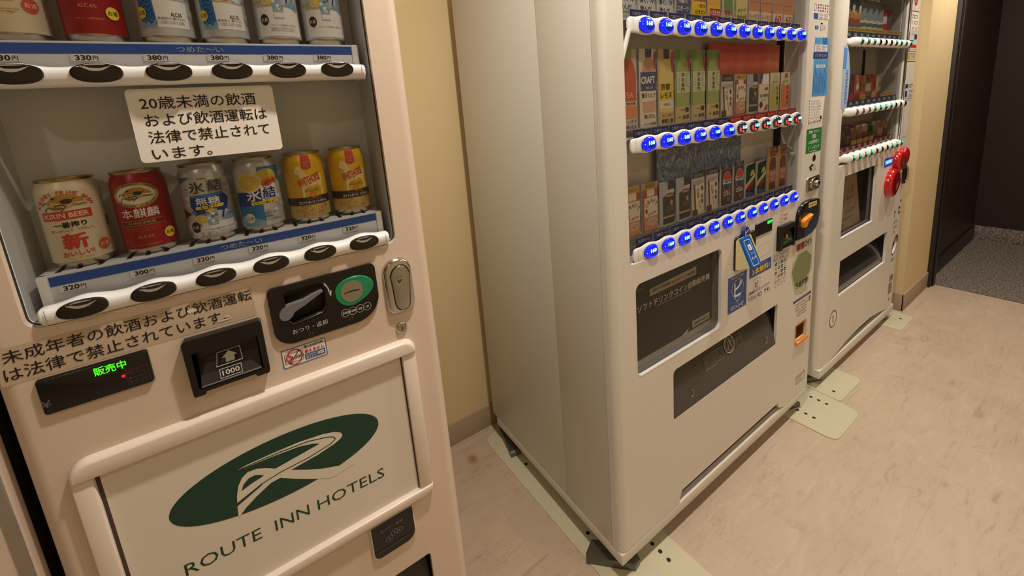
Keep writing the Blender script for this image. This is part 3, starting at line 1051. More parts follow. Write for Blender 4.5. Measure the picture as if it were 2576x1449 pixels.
def can_radius(prof, z):
    for (r0, z0), (r1, z1) in zip(prof[4:], prof[5:]):
        if z0 <= z <= z1:
            return r0 + (r1 - r0) * (z - z0) / max(z1 - z0, 1e-9)
    return prof[-1][0] if z > prof[-1][1] else prof[4][0]


def wrap(mb, prof, R, yaw):
    """bend a flat print (x = arc length, y = layer, z = height) round the can wall"""
    out = MB()
    bm = bmesh.new()
    vs = [bm.verts.new(v) for v in mb.v]
    for f, m in zip(mb.f, mb.m):
        try:
            fa = bm.faces.new([vs[i] for i in f]); fa.material_index = m
        except ValueError:
            pass
    x0 = min(v[0] for v in mb.v); x1 = max(v[0] for v in mb.v)
    st = 0.0042
    k = math.floor(x0 / st)
    while k * st < x1:
        bmesh.ops.bisect_plane(bm, geom=bm.verts[:] + bm.edges[:] + bm.faces[:], dist=1e-7, plane_co=(k * st, 0, 0), plane_no=(1, 0, 0)); k += 1
    for (r, z) in prof[5:]:
        bmesh.ops.bisect_plane(bm, geom=bm.verts[:] + bm.edges[:] + bm.faces[:], dist=1e-7, plane_co=(0, 0, z), plane_no=(0, 0, 1))
    bm.verts.index_update()
    co = []
    for v in bm.verts:
        a = v.co.x / R + yaw
        r = can_radius(prof, v.co.z) + 0.00022 - v.co.y * 0.22
        co.append((r * math.sin(a), -r * math.cos(a), v.co.z))
    out.v = co
    out.f = [tuple(v.index for v in f.verts) for f in bm.faces]
    out.m = [f.material_index for f in bm.faces]
    out.mats = list(mb.mats)
    bm.free()
    return out


def L(k):
    return -0.001 * k     # print layers, later ones on top


CREAM = mat('cream can lacquer', (222, 208, 178), 0.36, metal=0.1)
KRED = mat('red can lacquer', (158, 16, 30), 0.34, metal=0.2)
KRED2 = mat('dark red can print', (92, 14, 20), 0.4)
SILVER = mat('silver can lacquer', (206, 208, 212), 0.30, metal=0.3)
SILV2 = mat('bright silver facet', (232, 234, 238), 0.32, metal=0.15)
SILV3 = mat('dull silver facet', (160, 163, 170), 0.34, metal=0.3)
GOLD = mat('gold can print', (186, 142, 60), 0.34, metal=0.4)
PALEGOLD = mat('pale gold print', (206, 176, 108), 0.38, metal=0.2)
YELLOWC = mat('yellow can lacquer', (226, 180, 32), 0.32, metal=0.1)
YELLOWP = mat('yellow print', (238, 208, 60), 0.4)
LEMON = mat('lemon print', (214, 186, 70), 0.4)
LEMON2 = mat('lemon rind print', (240, 226, 168), 0.4)
ORANGEP = mat('orange print', (226, 120, 50), 0.4)
ORED = mat('vermilion print', (206, 74, 44), 0.42)
CREDP = mat('brush red print', (202, 52, 44), 0.42)
CBLUE = mat('deep blue can print', (16, 62, 140), 0.34, metal=0.2)
CBLUE2 = mat('mid blue can print', (40, 120, 186), 0.34, metal=0.2)
CBLUE3 = mat('pale blue can print', (132, 176, 206), 0.36, metal=0.2)
DKPURP = mat('dark plum band', (42, 24, 30), 0.4)
TINLID = mat('tin can lid', (190, 180, 160), 0.28, metal=1.0)
GOLDLID = mat('gold tinted can lid', (188, 164, 112), 0.28, metal=1.0)
BEASTK = mat('beast dark print', (40, 38, 42), 0.45)
CWHITE = mat('white can print', (236, 234, 230), 0.4)
GLASSP = mat('iced glass print', (150, 176, 190), 0.4)


def beast(a, cx, cz, s, lay):
    """running beast emblem: gold mane cloud, dark legs and body strokes"""
    g = lambda x, z: (cx + x * s, cz + z * s)
    a.flat([g(-0.55, 0.10), g(-0.30, 0.34), g(0.0, 0.44), g(0.30, 0.40), g(0.62, 0.20), g(0.74, 0.02), g(0.30, 0.02), g(0.05, 0.10), g(-0.20, 0.04)], L(lay), GOLD)
    a.flat([g(-0.62, 0.02), g(-0.40, 0.12), g(-0.10, 0.02), g(0.10, -0.06), g(0.36, -0.02), g(0.78, -0.10), g(0.80, -0.16), g(0.30, -0.16), g(0.0, -0.28), g(-0.35, -0.30), g(-0.50, -0.16)], L(lay + 0.3), PALEGOLD)
    for (x, z, rx, rz) in ((0.12, 0.08, 0.20, 0.12), (-0.30, 0.26, 0.07, 0.05)):
        a.flat([g(x + rx * math.cos(t * PI / 8), z + rz * math.sin(t * PI / 8)) for t in range(16)], L(lay + 0.5), BEASTK)
    for pl in ([(-0.45, 0.02), (-0.62, 0.10), (-0.74, 0.02), (-0.70, -0.04)], [(-0.42, -0.14), (-0.60, -0.16), (-0.70, -0.28), (-0.66, -0.34)], [(0.10, -0.12), (-0.02, -0.26), (-0.12, -0.34)], [(0.30, -0.08), (0.55, -0.14), (0.66, -0.08), (0.78, -0.10)],
               [(-0.48, -0.12), (-0.30, -0.20), (-0.08, -0.18)], [(-0.44, -0.20), (-0.26, -0.26), (-0.04, -0.22)], [(0.16, 0.16), (0.34, 0.14), (0.42, 0.22)]):
        a.line([g(*p) for p in pl], 0.035 * s, L(lay + 0.6), BEASTK)
    a.line([g(-0.30, -0.10), g(-0.05, -0.06), g(0.05, -0.10)], 0.06 * s, L(lay + 0.5), KRED2)


def arc_text(a, t, cx, cz, rad, a0, a1, h, lay, m, bold=0.0, flip=False):
    n = len(t)
    for i, ch in enumerate(t):
        if ch == ' ': continue
        q = a0 + (a1 - a0) * (i + 0.5) / n
        x = cx + rad[0] * math.cos(q); z = cz + rad[1] * math.sin(q)
        d = math.atan2(rad[1] * math.cos(q), -rad[0] * math.sin(q))
        rot = d + (0 if flip else PI)
        a.text(ch, x, z, None, h, L(lay), m, bold=bold, rot=rot)


def liquor_mark(a, x, z, r, m, ink):
    a.flat(ell(x, z, r, r * 1.08, 28), L(6), m)
    a.text('お酒', x, z, r * 1.45, r * 0.78, L(7), ink, bold=0.01)


def art_cream(a, H):
    a.flat([(-0.0285, 0.0722), (0.0255, 0.0722), (0.0255, 0.0845), (-0.0285, 0.0845)], L(1), CREDP)
    a.text('KIRIN BEER', -0.0015, 0.0783, 0.0470, 0.0072, L(2), CREAM, bold=0.028)
    arc_text(a, "KIRIN'S PRIME BREW", -0.001, 0.0850, (0.0300, 0.0262), PI * 0.93, PI * 0.07, 0.0052, 2, CREDP, 0.012)
    beast(a, -0.001, 0.0955, 0.0300, 2)
    a.text('一番搾り', 0.0000, 0.0648, 0.0345, 0.0085, L(2), INK, bold=0.03)
    a.text('新しいおいしさ、できました。', 0.0010, 0.0568, 0.0460, 0.0042, L(2), INK)
    a.text('新', 0.0010, 0.0402, 0.0270, 0.0235, L(2), CREDP, bold=0.035)
    a.text('おいしい!', 0.0010, 0.0225, 0.0330, 0.0080, L(2), CREDP, bold=0.02, rot=0.05)
    a.text('ビール 350ml', 0.0040, 0.0155, 0.0240, 0.0026, L(2), GOLD)
    liquor_mark(a, 0.0305, 0.0285, 0.0074, ORED, CREAM)
    a.flat([(0.046, 0.052), (0.052, 0.052), (0.052, 0.068), (0.046, 0.068)], L(1), CBLUE)


def art_red(a, H):
    a.flat(ell(-0.001, 0.0935, 0.0285, 0.0190, 44), L(1), PALEGOLD)
    a.outline(ell(-0.001, 0.0935, 0.0285, 0.0190, 44), 0.0007, L(1.5), GOLD)
    a.flat(ell(-0.001, 0.0940, 0.0235, 0.0140, 44), L(2), CWHITE)
    beast(a, -0.001, 0.0940, 0.0262, 3)
    arc_text(a, 'KIRIN BREWERY COMPANY', -0.001, 0.0935, (0.0260, 0.0165), PI * 0.90, PI * 0.10, 0.0030, 2.5, INK, 0.01)
    arc_text(a, 'ORIGINAL QUALITY', -0.001, 0.0935, (0.0260, 0.0165), PI * 1.18, PI * 1.82, 0.0030, 2.5, INK, 0.01, flip=True)
    a.text('本麒麟', -0.0005, 0.0660, 0.0460, 0.0150, L(2), CWHITE, bold=0.008)
    a.flat([(-0.0265, 0.0475), (0.0262, 0.0475), (0.0262, 0.0542), (-0.0265, 0.0542)], L(1), KRED2)
    for z in (0.0470, 0.0545):
        a.line([(-0.0270, z), (0.0270, z)], 0.0008, L(2), GOLD)
    a.text('長期低温熟成', -0.001, 0.0508, 0.0330, 0.0040, L(2), PALEGOLD)
    for z in (0.0425, 0.0390):
        a.line([(-0.020, z), (0.020, z)], 0.0007, L(1), mat('muted red print', (186, 76, 60), 0.4))
    a.text('ALC.6%', 0.000, 0.0290, 0.0190, 0.0040, L(2), PALEGOLD)
    a.text('リキュール(発泡性)①', 0.0020, 0.0160, 0.0300, 0.0026, L(2), PALEGOLD)
    liquor_mark(a, 0.0300, 0.0290, 0.0078, YELLOWP, INK)


def facets(a, H, z0, z1, seed, mats=(SILV2, SILV3), x0=-0.06, x1=0.06, n=60):
    r = random.Random(seed)
    for i in range(n):
        x = x0 + (x1 - x0) * r.random(); z = z0 + (z1 - z0) * r.random(); q = 0.004 + 0.004 * r.random()
        t = r.choice((1, -1))
        a.flat([(x - q, z), (x + q, z), (x, z + t * q * 1.2)], L(0.5 + 0.004 * i), mats[i % len(mats)])


def lemon(a, x, z, rx, rz, lay, rot=0.0):
    c, s_ = math.cos(rot), math.sin(rot)
    tr = lambda p: [(x + u * c - v * s_, z + u * s_ + v * c) for u, v in p]
    a.flat(tr(ell(0, 0, rx, rz, 28)), L(lay), LEMON2)
    a.flat(tr(ell(0, 0, rx * 0.9, rz * 0.88, 28)), L(lay + 0.3), LEMON)
    for k in range(9):
        q = 2 * PI * k / 9
        a.line(tr([(0, 0), (rx * 0.85 * math.cos(q), rz * 0.83 * math.sin(q))]), 0.0005, L(lay + 0.5), LEMON2)


def iced_glass(a, x, z, w, h, lay):
    a.flat([(x - w * 0.42, z), (x + w * 0.42, z), (x + w * 0.5, z + h), (x - w * 0.5, z + h)], L(lay), GLASSP)
    r = random.Random(5)
    for i in range(14):
        u = x + (r.random() - 0.5) * w * 0.7; v = z + h * (0.25 + 0.7 * r.random()); q = w * 0.16
        a.flat([(u - q, v - q * 0.6), (u + q * 0.6, v - q), (u + q, v + q * 0.7), (u - q * 0.5, v + q)], L(lay + 0.2 + 0.01 * i), (CWHITE, mat('ice shade print', (84, 112, 134), 0.4), CBLUE3)[i % 3])
    a.flat([(x - w * 0.40, z + h * 0.03), (x + w * 0.40, z + h * 0.03), (x + w * 0.42, z + h * 0.2), (x - w * 0.42, z + h * 0.2)], L(lay + 0.5), CWHITE)


def art_sugarfree(a, H):
    facets(a, H, 0.014, H - 0.02, 3)
    a.flat([(-0.046, 0.060), (-0.028, 0.050), (-0.046, 0.040)], L(1), KRED2)
    a.flat([(-0.0420, 0.0980), (-0.0180, 0.1090), (-0.0420, 0.1100)], L(1), mat('teal print', (60, 116, 128), 0.4))
    a.text('KIRIN', -0.0040, 0.1055, 0.0110, 0.0022, L(2), INK, bold=0.01)
    a.flat([(0.0005, 0.0805), (0.0250, 0.0805), (0.0250, 0.1030), (0.0005, 0.1030)], L(1), SILV3)
    DG = mat('dark grey can print', (66, 66, 70), 0.4)
    a.text('氷', -0.0130, 0.0920, 0.0215, 0.0190, L(2), DG, bold=0.015)
    a.text('結', 0.0120, 0.0930, 0.0215, 0.0190, L(2), DG, bold=0.022)
    a.flat([(-0.0250, 0.0790), (0.0200, 0.0810), (0.0300, 0.0700), (0.0240, 0.0520), (-0.0180, 0.0480), (-0.0270, 0.0620)], L(2), CBLUE)
    a.flat([(-0.0250, 0.0790), (0.0200, 0.0810), (0.0180, 0.0760), (-0.0230, 0.0740)], L(2.3), CBLUE2)
    a.flat([(-0.0270, 0.0560), (-0.0180, 0.0480), (0.0000, 0.0470), (-0.0200, 0.0400)], L(2.2), CBLUE2)
    a.text('無糖', -0.0015, 0.0690, 0.0330, 0.0130, L(3), CWHITE, bold=0.012)
    a.flat([(-0.0200, 0.0560), (0.0180, 0.0570), (0.0200, 0.0620), (-0.0190, 0.0610)], L(3), YELLOWP)
    a.text('レモン', -0.0010, 0.0590, 0.0215, 0.0042, L(4), INK, bold=0.025)
    lemon(a, -0.0135, 0.0400, 0.0100, 0.0070, 2.5, -0.3)
    iced_glass(a, 0.0005, 0.0215, 0.0155, 0.0330, 3)
    a.flat(ell(0.0000, 0.0530, 0.0055, 0.0032, 18), L(3.8), LEMON)
    a.text('7', 0.0165, 0.0460, 0.0085, 0.0165, L(3), CBLUE, bold=0.03)
    a.text('ALC', 0.0255, 0.0500, 0.0070, 0.0032, L(3), CBLUE)
    a.text('%', 0.0255, 0.0440, 0.0060, 0.0052, L(3), CBLUE)
    a.flat([(0.0120, 0.0350), (0.0380, 0.0350), (0.0380, 0.0470), (0.0240, 0.0400)], L(1.5), CBLUE3)
    a.flat([(-0.0150, 0.0140), (0.0330, 0.0140), (0.0330, 0.0330), (-0.0150, 0.0330)], L(1), SILV2)
    a.text('スピリッツ(発泡性)① 果汁2.4%', 0.0085, 0.0215, 0.0440, 0.0030, L(4), INK)
    a.text('食品添加物として 甘味料は使用しておりません', 0.0085, 0.0173, 0.0400, 0.0020, L(4), INK)
    a.text('糖類ゼロ 果汁とウオッカのお酒です', 0.0085, 0.0148, 0.0380, 0.0018, L(4), INK)
    a.flat(ell(-0.0255, 0.0275, 0.0068, 0.0090, 28), L(5), INK)
    a.text('お酒', -0.0255, 0.0275, 0.0098, 0.0056, L(6), CWHITE)


def art_lemon(a, H):
    facets(a, H, 0.014, H - 0.03, 11, x0=0.002, x1=0.06, n=34)
    a.flat([(0.0005, 0.1030), (0.0420, 0.0850), (0.0420, 0.1130), (0.0005, 0.1130)], L(1), CBLUE2)
    a.flat(ell(0.0135, 0.0955, 0.0175, 0.0140, 30), L(2), LEMON)
    a.flat([(0.0010, 0.0880), (0.0260, 0.0960), (0.0290, 0.0880), (0.0060, 0.0800)], L(2.2), ORANGEP)
    lemon(a, -0.0145, 0.0880, 0.0185, 0.0160, 3, -0.2)
    a.flat([(-0.0420, 0.0720), (-0.0050, 0.0720), (0.0010, 0.0780), (0.0010, 0.0120), (-0.0420, 0.0120)], L(1.5), CBLUE)
    a.flat([(-0.0420, 0.0480), (0.0010, 0.0480), (0.0010, 0.0120), (-0.0420, 0.0120)], L(1.7), CBLUE2)
    a.flat([(-0.0330, 0.0330), (0.0010, 0.0200), (0.0010, 0.0120), (-0.0420, 0.0120), (-0.0420, 0.0240)], L(1.9), CBLUE3)
    a.flat([(0.0012, 0.0600), (0.0270, 0.0600), (0.0270, 0.0830), (0.0012, 0.0830)], L(1.5), CWHITE)
    a.text('氷', -0.0105, 0.0655, 0.0220, 0.0195, L(3), CWHITE, bold=0.02)
    a.text('結', 0.0138, 0.0680, 0.0220, 0.0190, L(3), CBLUE, bold=0.02)
    a.flat([(-0.0160, 0.0490), (0.0265, 0.0490), (0.0265, 0.0545), (-0.0160, 0.0545)], L(3), YELLOWP)
    a.text('シチリア産レモン', 0.0050, 0.0517, 0.0350, 0.0040, L(4), INK, bold=0.015)
    a.text('NEW!', 0.0160, 0.0850, 0.0240, 0.0085, L(5), CREDP, bold=0.03, rot=0.32)
    a.text('ALC.5%', 0.0100, 0.0330, 0.0180, 0.0042, L(4), CBLUE)
    a.text('KIRIN', 0.0070, 0.0265, 0.0130, 0.0032, L(4), CBLUE, bold=0.02)
    a.text('リキュール(発泡性)① 果汁2.7%', 0.0080, 0.0205, 0.0420, 0.0028, L(4), INK)
    a.flat(ell(-0.0220, 0.0270, 0.0072, 0.0086, 28), L(5), CWHITE)
    a.text('お酒', -0.0220, 0.0265, 0.0112, 0.0062, L(6), INK)


def art_horse(a, H):
    a.flat([(-0.0070, 0.1010), (0.0080, 0.1010), (0.0080, H - 0.006), (-0.0070, H - 0.006)], L(2), CREDP)
    a.flat([(-0.0070, 0.1010), (0.0005, 0.0985), (0.0080, 0.1010)], L(2), CREDP)
    a.text('SMOOTH', 0.0005, 0.1120, 0.0100, 0.0020, L(3), CREAM)
    a.text('No.1', 0.0005, 0.1080, 0.0070, 0.0024, L(3), CREAM)
    a.text('SCOTCH', 0.0005, 0.1040, 0.0100, 0.0018, L(3), CREAM)
    pw = mat('pale horse print', (236, 214, 150), 0.4)
    hs = [(-0.0205, 0.0985), (-0.0175, 0.1050), (-0.0120, 0.1060), (-0.0070, 0.1000), (-0.0035, 0.0900), (0.0060, 0.0860), (0.0180, 0.0860), (0.0240, 0.0900), (0.0260, 0.0790), (0.0235, 0.0650), (0.0265, 0.0560), (0.0240, 0.0490), (0.0195, 0.0510), (0.0215, 0.0600), (0.0150, 0.0700), (0.0060, 0.0680), (-0.0040, 0.0670), (-0.0080, 0.0560), (-0.0085, 0.0480), (-0.0125, 0.0480), (-0.0120, 0.0640), (-0.0135, 0.0780), (-0.0140, 0.0900), (-0.0175, 0.0900), (-0.0215, 0.0930)]
    a.tess([hs], L(1), pw)
    a.text('WHITE', -0.0075, 0.0765, 0.0200, 0.0150, L(3), CREDP, bold=0.02, rot=0.26)
    a.text('HORSE', 0.0115, 0.0825, 0.0185, 0.0145, L(3), CREDP, bold=0.02, rot=0.26)
    a.text('SCOTCH WHISKY', 0.0040, 0.0620, 0.0230, 0.0022, L(3), INK, bold=0.01)
    a.text('WITH LEMON SODA', 0.0040, 0.0588, 0.0250, 0.0022, L(3), INK, bold=0.01)
    a.flat(ell(0.0045, 0.0520, 0.0052, 0.0052, 24), L(4), GOLD)
    a.flat(ell(0.0045, 0.0520, 0.0040, 0.0040, 24), L(4.3), ORANGEP)
    a.flat([(-0.055, 0.0340), (0.055, 0.0340), (0.055, 0.0480), (0.0100, 0.0480), (0.0045, 0.0455), (-0.0010, 0.0480), (-0.055, 0.0480)], L(2), DKPURP)
    a.line([(-0.055, 0.0335), (0.055, 0.0335)], 0.0009, L(2.5), GOLD)
    a.text('スコッチ使用', 0.0060, 0.0445, 0.0235, 0.0038, L(3), GOLD)
    a.text('ホワイトホース・ハイボール', 0.0035, 0.0385, 0.0490, 0.0060, L(3), CWHITE, bold=0.02)
    a.flat([(-0.055, 0.0110), (0.055, 0.0110), (0.055, 0.0330), (-0.055, 0.0330)], L(1), PALEGOLD)
    r = random.Random(4)
    for i in range(38):
        x = -0.030 + 0.060 * r.random(); z = 0.0215 + 0.0100 * r.random(); q = 0.002 + 0.002 * r.random(); t = r.random() * PI
        a.line([(x - q * math.cos(t), z - q * math.sin(t)), (x + q * math.cos(t), z + q * math.sin(t))], 0.0005, L(1.5 + 0.005 * i), (GOLD, mat('bronze print', (120, 86, 40), 0.4))[i % 2])
    a.text('ALC.8% リキュール(発泡性)①', 0.0030, 0.0185, 0.0400, 0.0026, L(3), INK)
    a.text('果汁とウイスキーのお酒です', 0.0030, 0.0145, 0.0400, 0.0022, L(3), INK)


def art_tall_cream(a, H):
    liquor_mark(a, 0.0245, 0.0460, 0.0085, ORED, CREAM)
    for z, w in ((0.0500, 0.030), (0.0400, 0.034), (0.0370, 0.030)):
        a.line([(-0.020, z), (-0.020 + w, z)], 0.0010, L(1), PALEGOLD)
    a.text('生ビール', -0.0060, 0.0360, 0.0280, 0.0042, L(2), GOLD)


def art_tall_red(a, H):
    a.text('ALC.6%', 0.0010, 0.0480, 0.0190, 0.0050, L(2), PALEGOLD)
    a.text('リキュール(発泡性)①', 0.0010, 0.0310, 0.0300, 0.0034, L(2), PALEGOLD)
    liquor_mark(a, 0.0265, 0.0400, 0.0082, YELLOWP, INK)


def art_tall_blue(a, H):
    facets(a, H, 0.030, 0.12, 9, x0=0.004, x1=0.05, n=26)
    a.flat([(-0.030, 0.0220), (-0.0080, 0.0220), (-0.0100, 0.0650), (-0.030, 0.0700)], L(1), CBLUE2)
    a.flat([(-0.030, 0.0220), (-0.0080, 0.0220), (-0.0080, 0.0330), (-0.030, 0.0300)], L(1.2), CBLUE3)
    for k in range(6):
        z = 0.028 + 0.007 * k
        a.line([(-0.0240, z), (-0.0200, z + 0.004), (-0.0150, z + 0.001), (-0.0110, z + 0.006)], 0.0012, L(1.6), CBLUE)
    a.flat([(-0.0080, 0.0220), (0.0330, 0.0220), (0.0330, 0.0600), (-0.0095, 0.0620)], L(1), CWHITE)
    lemon(a, 0.0000, 0.0760, 0.0170, 0.0120, 2, 0.1)
    a.flat([(-0.0140, 0.0690), (0.0140, 0.0690), (0.0100, 0.0650), (-0.0100, 0.0660)], L(2.8), ORANGEP)
    a.text('ALC.5%', 0.0165, 0.0410, 0.0140, 0.0060, L(3), INK, bold=0.012)
    a.text('発泡性① 果汁2.7%', 0.0100, 0.0350, 0.0340, 0.0038, L(3), INK)
    for z in (0.0305, 0.0280):
        a.text('果汁とウオッカを使用したお酒です 氷点凍結', 0.0040, z, 0.0420, 0.0019, L(3), INK)
    a.flat(ell(-0.0260, 0.0430, 0.0066, 0.0082, 26), L(5), YELLOWP)
    a.text('お酒', -0.0260, 0.0430, 0.0100, 0.0062, L(6), INK)


def art_tall_silver(a, H, fine=True):
    facets(a, H, 0.060, 0.13, 21, mats=(SILV2, SILV3, PALEGOLD), n=50)
    a.flat([(-0.036, 0.0140), (0.036, 0.0140), (0.036, 0.0600), (-0.036, 0.0600)], L(1), CWHITE)
    lemon(a, -0.0135, 0.0735, 0.0088, 0.0095, 2)
    a.flat([(-0.0180, 0.0735), (-0.0135, 0.0790), (-0.0090, 0.0735), (-0.0135, 0.0680)], L(2.9), YELLOWP)
    iced_glass(a, 0.0000, 0.0420, 0.0170, 0.0470, 3)
    a.flat([(0.0120, 0.0640), (0.0330, 0.0540), (0.0330, 0.0670), (0.0160, 0.0700)], L(2), CBLUE3)
    a.text('7', 0.0165, 0.0780, 0.0070, 0.0190, L(3), CBLUE, bold=0.02)
    a.text('ALC', 0.0255, 0.0800, 0.0055, 0.0040, L(3), CBLUE)
    a.text('%', 0.0250, 0.0730, 0.0050, 0.0055, L(3), CBLUE)
    a.text('スピリッツ(発泡性)① 果汁2.4%', 0.0060, 0.0310, 0.0400, 0.0030, L(3), INK)
    if fine:
        a.outline([(-0.0150, 0.0215), (0.0220, 0.0215), (0.0220, 0.0275), (-0.0150, 0.0275)], 0.0003, L(3), GINK)
        a.text('食品添加物として 甘味料は使用しておりません', 0.0035, 0.0257, 0.0350, 0.0019, L(4), INK)
        a.text('糖類ゼロ 果汁とウオッカのお酒です', 0.0035, 0.0230, 0.0340, 0.0018, L(4), INK)
    a.flat(ell(-0.0230, 0.0400, 0.0068, 0.0088, 28), L(5), INK)
    a.text('お酒', -0.0230, 0.0400, 0.0100, 0.0060, L(6), CWHITE)


def make_can(loc, label, group, H, body, lid, art, yaw):
    R = 0.0338
    t = thing('beverage_can', label, 'can', loc, group)
    pr = can_profile(H, R)
    b = MB().lathe(pr, 0, 0, [TINLID] * 6 + [body] * (len(pr) - 7), 56)
    b.build('can_body', t, base=(0, 0, 0))
    b = MB().lathe([(R * 0.862, H - 0.0046), (R * 0.895, H - 0.0030), (R * 0.905, H - 0.0008), (R * 0.88, H), (R * 0.84, H - 0.0010), (R * 0.81, H - 0.0062), (R * 0.74, H - 0.0050), (0.0, H - 0.0050)], 0, 0, lid, 56)
    ld = b.build('lid', t, base=(0, 0, 0))
    b = MB()
    tab = [(0.0075 * math.cos(q * PI / 10), -0.0040 + 0.0115 * math.sin(q * PI / 10)) for q in range(20)]
    b.add([(x, y, H - 0.0035) for x, y in tab], [tuple(range(20))], lid)
    b.tube([(0, -0.004, H - 0.0050), (0, -0.004, H - 0.0030)], 0.002, lid, 8)
    b.build('pull_tab', ld, base=(0, 0, 0))
    a = MB()
    art(a, H)
    w = wrap(a, pr, R, yaw)
    w.build('label_print', t, base=(0, 0, 0), smooth=60)
    return t


SHELF_LO, SHELF_UP = 1.2474 + 0.0477, 1.5615 + 0.0477
LOWG, UPG = 'cans on the lower shelf', 'tall cans on the upper shelf'
XC = [-1.1310, -1.0525, -0.9705, -0.8965, -0.8190, -0.7430]
make_can((XC[0], CAN_Y, SHELF_LO), 'cream lager can with a red banner at the left end of the lower can shelf', LOWG, 0.1300, CREAM, GOLDLID, art_cream, 0.06)
make_can((XC[1], CAN_Y, SHELF_LO), 'deep red can with a gold oval emblem on the lower can shelf', LOWG, 0.1300, KRED, GOLDLID, art_red, 0.00)
make_can((XC[2], CAN_Y, SHELF_LO), 'silver can with a dark blue panel and iced glass on the lower can shelf', LOWG, 0.1300, SILVER, TINLID, art_sugarfree, 0.10)
make_can((XC[3], CAN_Y, SHELF_LO), 'blue and silver lemon can marked NEW! on the lower can shelf', LOWG, 0.1300, SILVER, TINLID, art_lemon, 0.05)
hc = make_can((XC[4], CAN_Y, SHELF_LO), 'yellow can with a dark band standing between the lemon can and another yellow can', LOWG, 0.1300, YELLOWC, TINLID, art_horse, 0.02)
copy_tree(hc, (XC[5], CAN_Y, SHELF_LO), 'yellow can with a dark band at the right end of the lower can shelf')
make_can((XC[0] - 0.004, CAN_Y, SHELF_UP), 'tall cream can with an orange round mark at the left end of the upper shelf', UPG, 0.1700, CREAM, GOLDLID, art_tall_cream, 0.10)
make_can((XC[1] - 0.002, CAN_Y, SHELF_UP), 'tall red can with a yellow round mark on the upper shelf', UPG, 0.1700, KRED, GOLDLID, art_tall_red, 0.02)
bc = make_can((XC[2] - 0.002, CAN_Y, SHELF_UP), 'tall can with a blue side panel next to the tall red can', UPG, 0.1700, SILVER, TINLID, art_tall_blue, 0.0)
copy_tree(bc, (XC[3] - 0.002, CAN_Y, SHELF_UP), 'tall can with a blue side panel next to the tall silver glass cans')
make_can((XC[4] + 0.000, CAN_Y, SHELF_UP), 'tall silver can with a glass picture and a fine print box on the upper shelf', UPG, 0.1700, SILVER, TINLID, art_tall_silver, 0.02)
make_can((XC[5] - 0.002, CAN_Y, SHELF_UP), 'tall silver can with a glass picture at the right end of the upper shelf', UPG, 0.1700, SILVER, TINLID, lambda a, H: art_tall_silver(a, H, False), 0.02)

# ---------------------------------------------------------------- the machine at the far left, only its edge in view
NB = thing('vending_machine', 'pale machine edge beyond the dark gap at the lower left corner', 'vending machine', (-1.75, 0.4, 0))
b = MB().box(-2.245, -1.255, F1 + 0.102, 0.76, 0.10, 1.94, mat('gap shade brown', (52, 42, 36), 0.6), 0.006)  # cabinet coloured dark so the gap beside it reads as shade
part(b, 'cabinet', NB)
b = MB()
door_shell(b, -2.2508, -1.2508, 0.14, 1.94, F1, 0.030, 0.012, [rr(-2.15, -1.36, 1.15, 1.72, 0.015, 4), rr(-2.10, -1.45, 0.42, 0.60, 0.008, 3)], PINK, 0.06)
b.flat(rr(-2.15, -1.36, 1.15, 1.72, 0.015, 4), F1 + 0.06, INNER)
b.flat(rr(-2.10, -1.45, 0.42, 0.60, 0.008, 3), F1 + 0.06, BLACKM)
part(b, 'door', NB)
part(MB().box(-2.246, -1.2560, F1 + 0.030, F1 + 0.1025, 0.12, 1.94, MATS['gap shade brown']).box(-1.2640, -1.2515, F1 - 0.0008, F1 + 0.004, 0.14, 1.94, mat('grey edge strip', (150, 140, 130), 0.5)), 'gap_shade_and_edge_strip', NB)  # same dark brown carries the gap shade up to the door
b = MB().box(-2.24, -1.26, F1 + 0.02, F1 + 0.05, 0.03, 0.139, SIDE, 0.002)
part(b, 'kick_plate', NB)
for x in (-2.2, -1.3):
    for y in (0.14, 0.70):
        b = MB().lathe([(0.03, 0), (0.03, 0.012), (0.012, 0.016), (0.012, 0.11)], x, y, STEEL, 20)
        part(b, 'foot', NB)

# ---------------------------------------------------------------- soft drink machine in the middle
X20, X21 = -0.158, 1.0916
M2 = thing('vending_machine', 'white soft drink vending machine with three rows of glowing blue price buttons', 'vending machine', (0.467, 0.4, 0))
b = MB()
b.box(X20, X21, 0.255, 0.772, 0.114, 1.96, SIDE, 0.004)
b.box(X20, X20 + 0.05, 0.040, 0.2555, 0.114, 1.96, SIDE, 0.002)
b.box(X21 - 0.05, X21, 0.040, 0.2555, 0.114, 1.96, SIDE, 0.002)
b.box(X20 + 0.045, X21 - 0.045, 0.090, 0.2555, 0.114, 0.95, SIDE)
part(b, 'cabinet', M2, label='plain white sheet steel sides')
b = MB().box(X20, 1.070, 0.000, 0.740, 0.075, 0.1135, WHITE, 0.0015)
part(b, 'base_frame', M2)
W2 = rr(-0.0866, 0.9060, 1.0280, 1.880, 0.012, 4)
SW2 = rr(-0.0672, 0.3570, 0.6790, 0.9660, 0.022, 6)
SL2 = rr(0.0967, 0.7600, 0.4510, 0.6280, n=3, rs=(0.003, 0.003, 0.003, 0.016))
CH2 = rr(0.9290, 1.0290, 0.3900, 0.4670, 0.004, 3)
r2 = 0.022
NOTCH = [(X20 + r2, 0.1165), (0.1250, 0.1165), (0.1270, 0.1300), (0.1365, 0.1545), (0.1420, 0.1570), (0.7990, 0.1590), (0.8050, 0.1420), (0.8112, 0.1310), (0.8500, 0.1165), (X21 - r2, 0.1165), (X21 - r2, 1.96), (X20 + r2, 1.96)]
b = MB()
door_shell(b, X20, X21, 0.1165, 1.96, 0.0, 0.0385, r2, [W2, SW2, SL2, CH2], WHITE, 0.012, notch=NOTCH)
part(b, 'door', M2)
b = MB().box(0.10, 0.86, 0.0205, 0.0225, 0.114, 0.165, BLACKM)
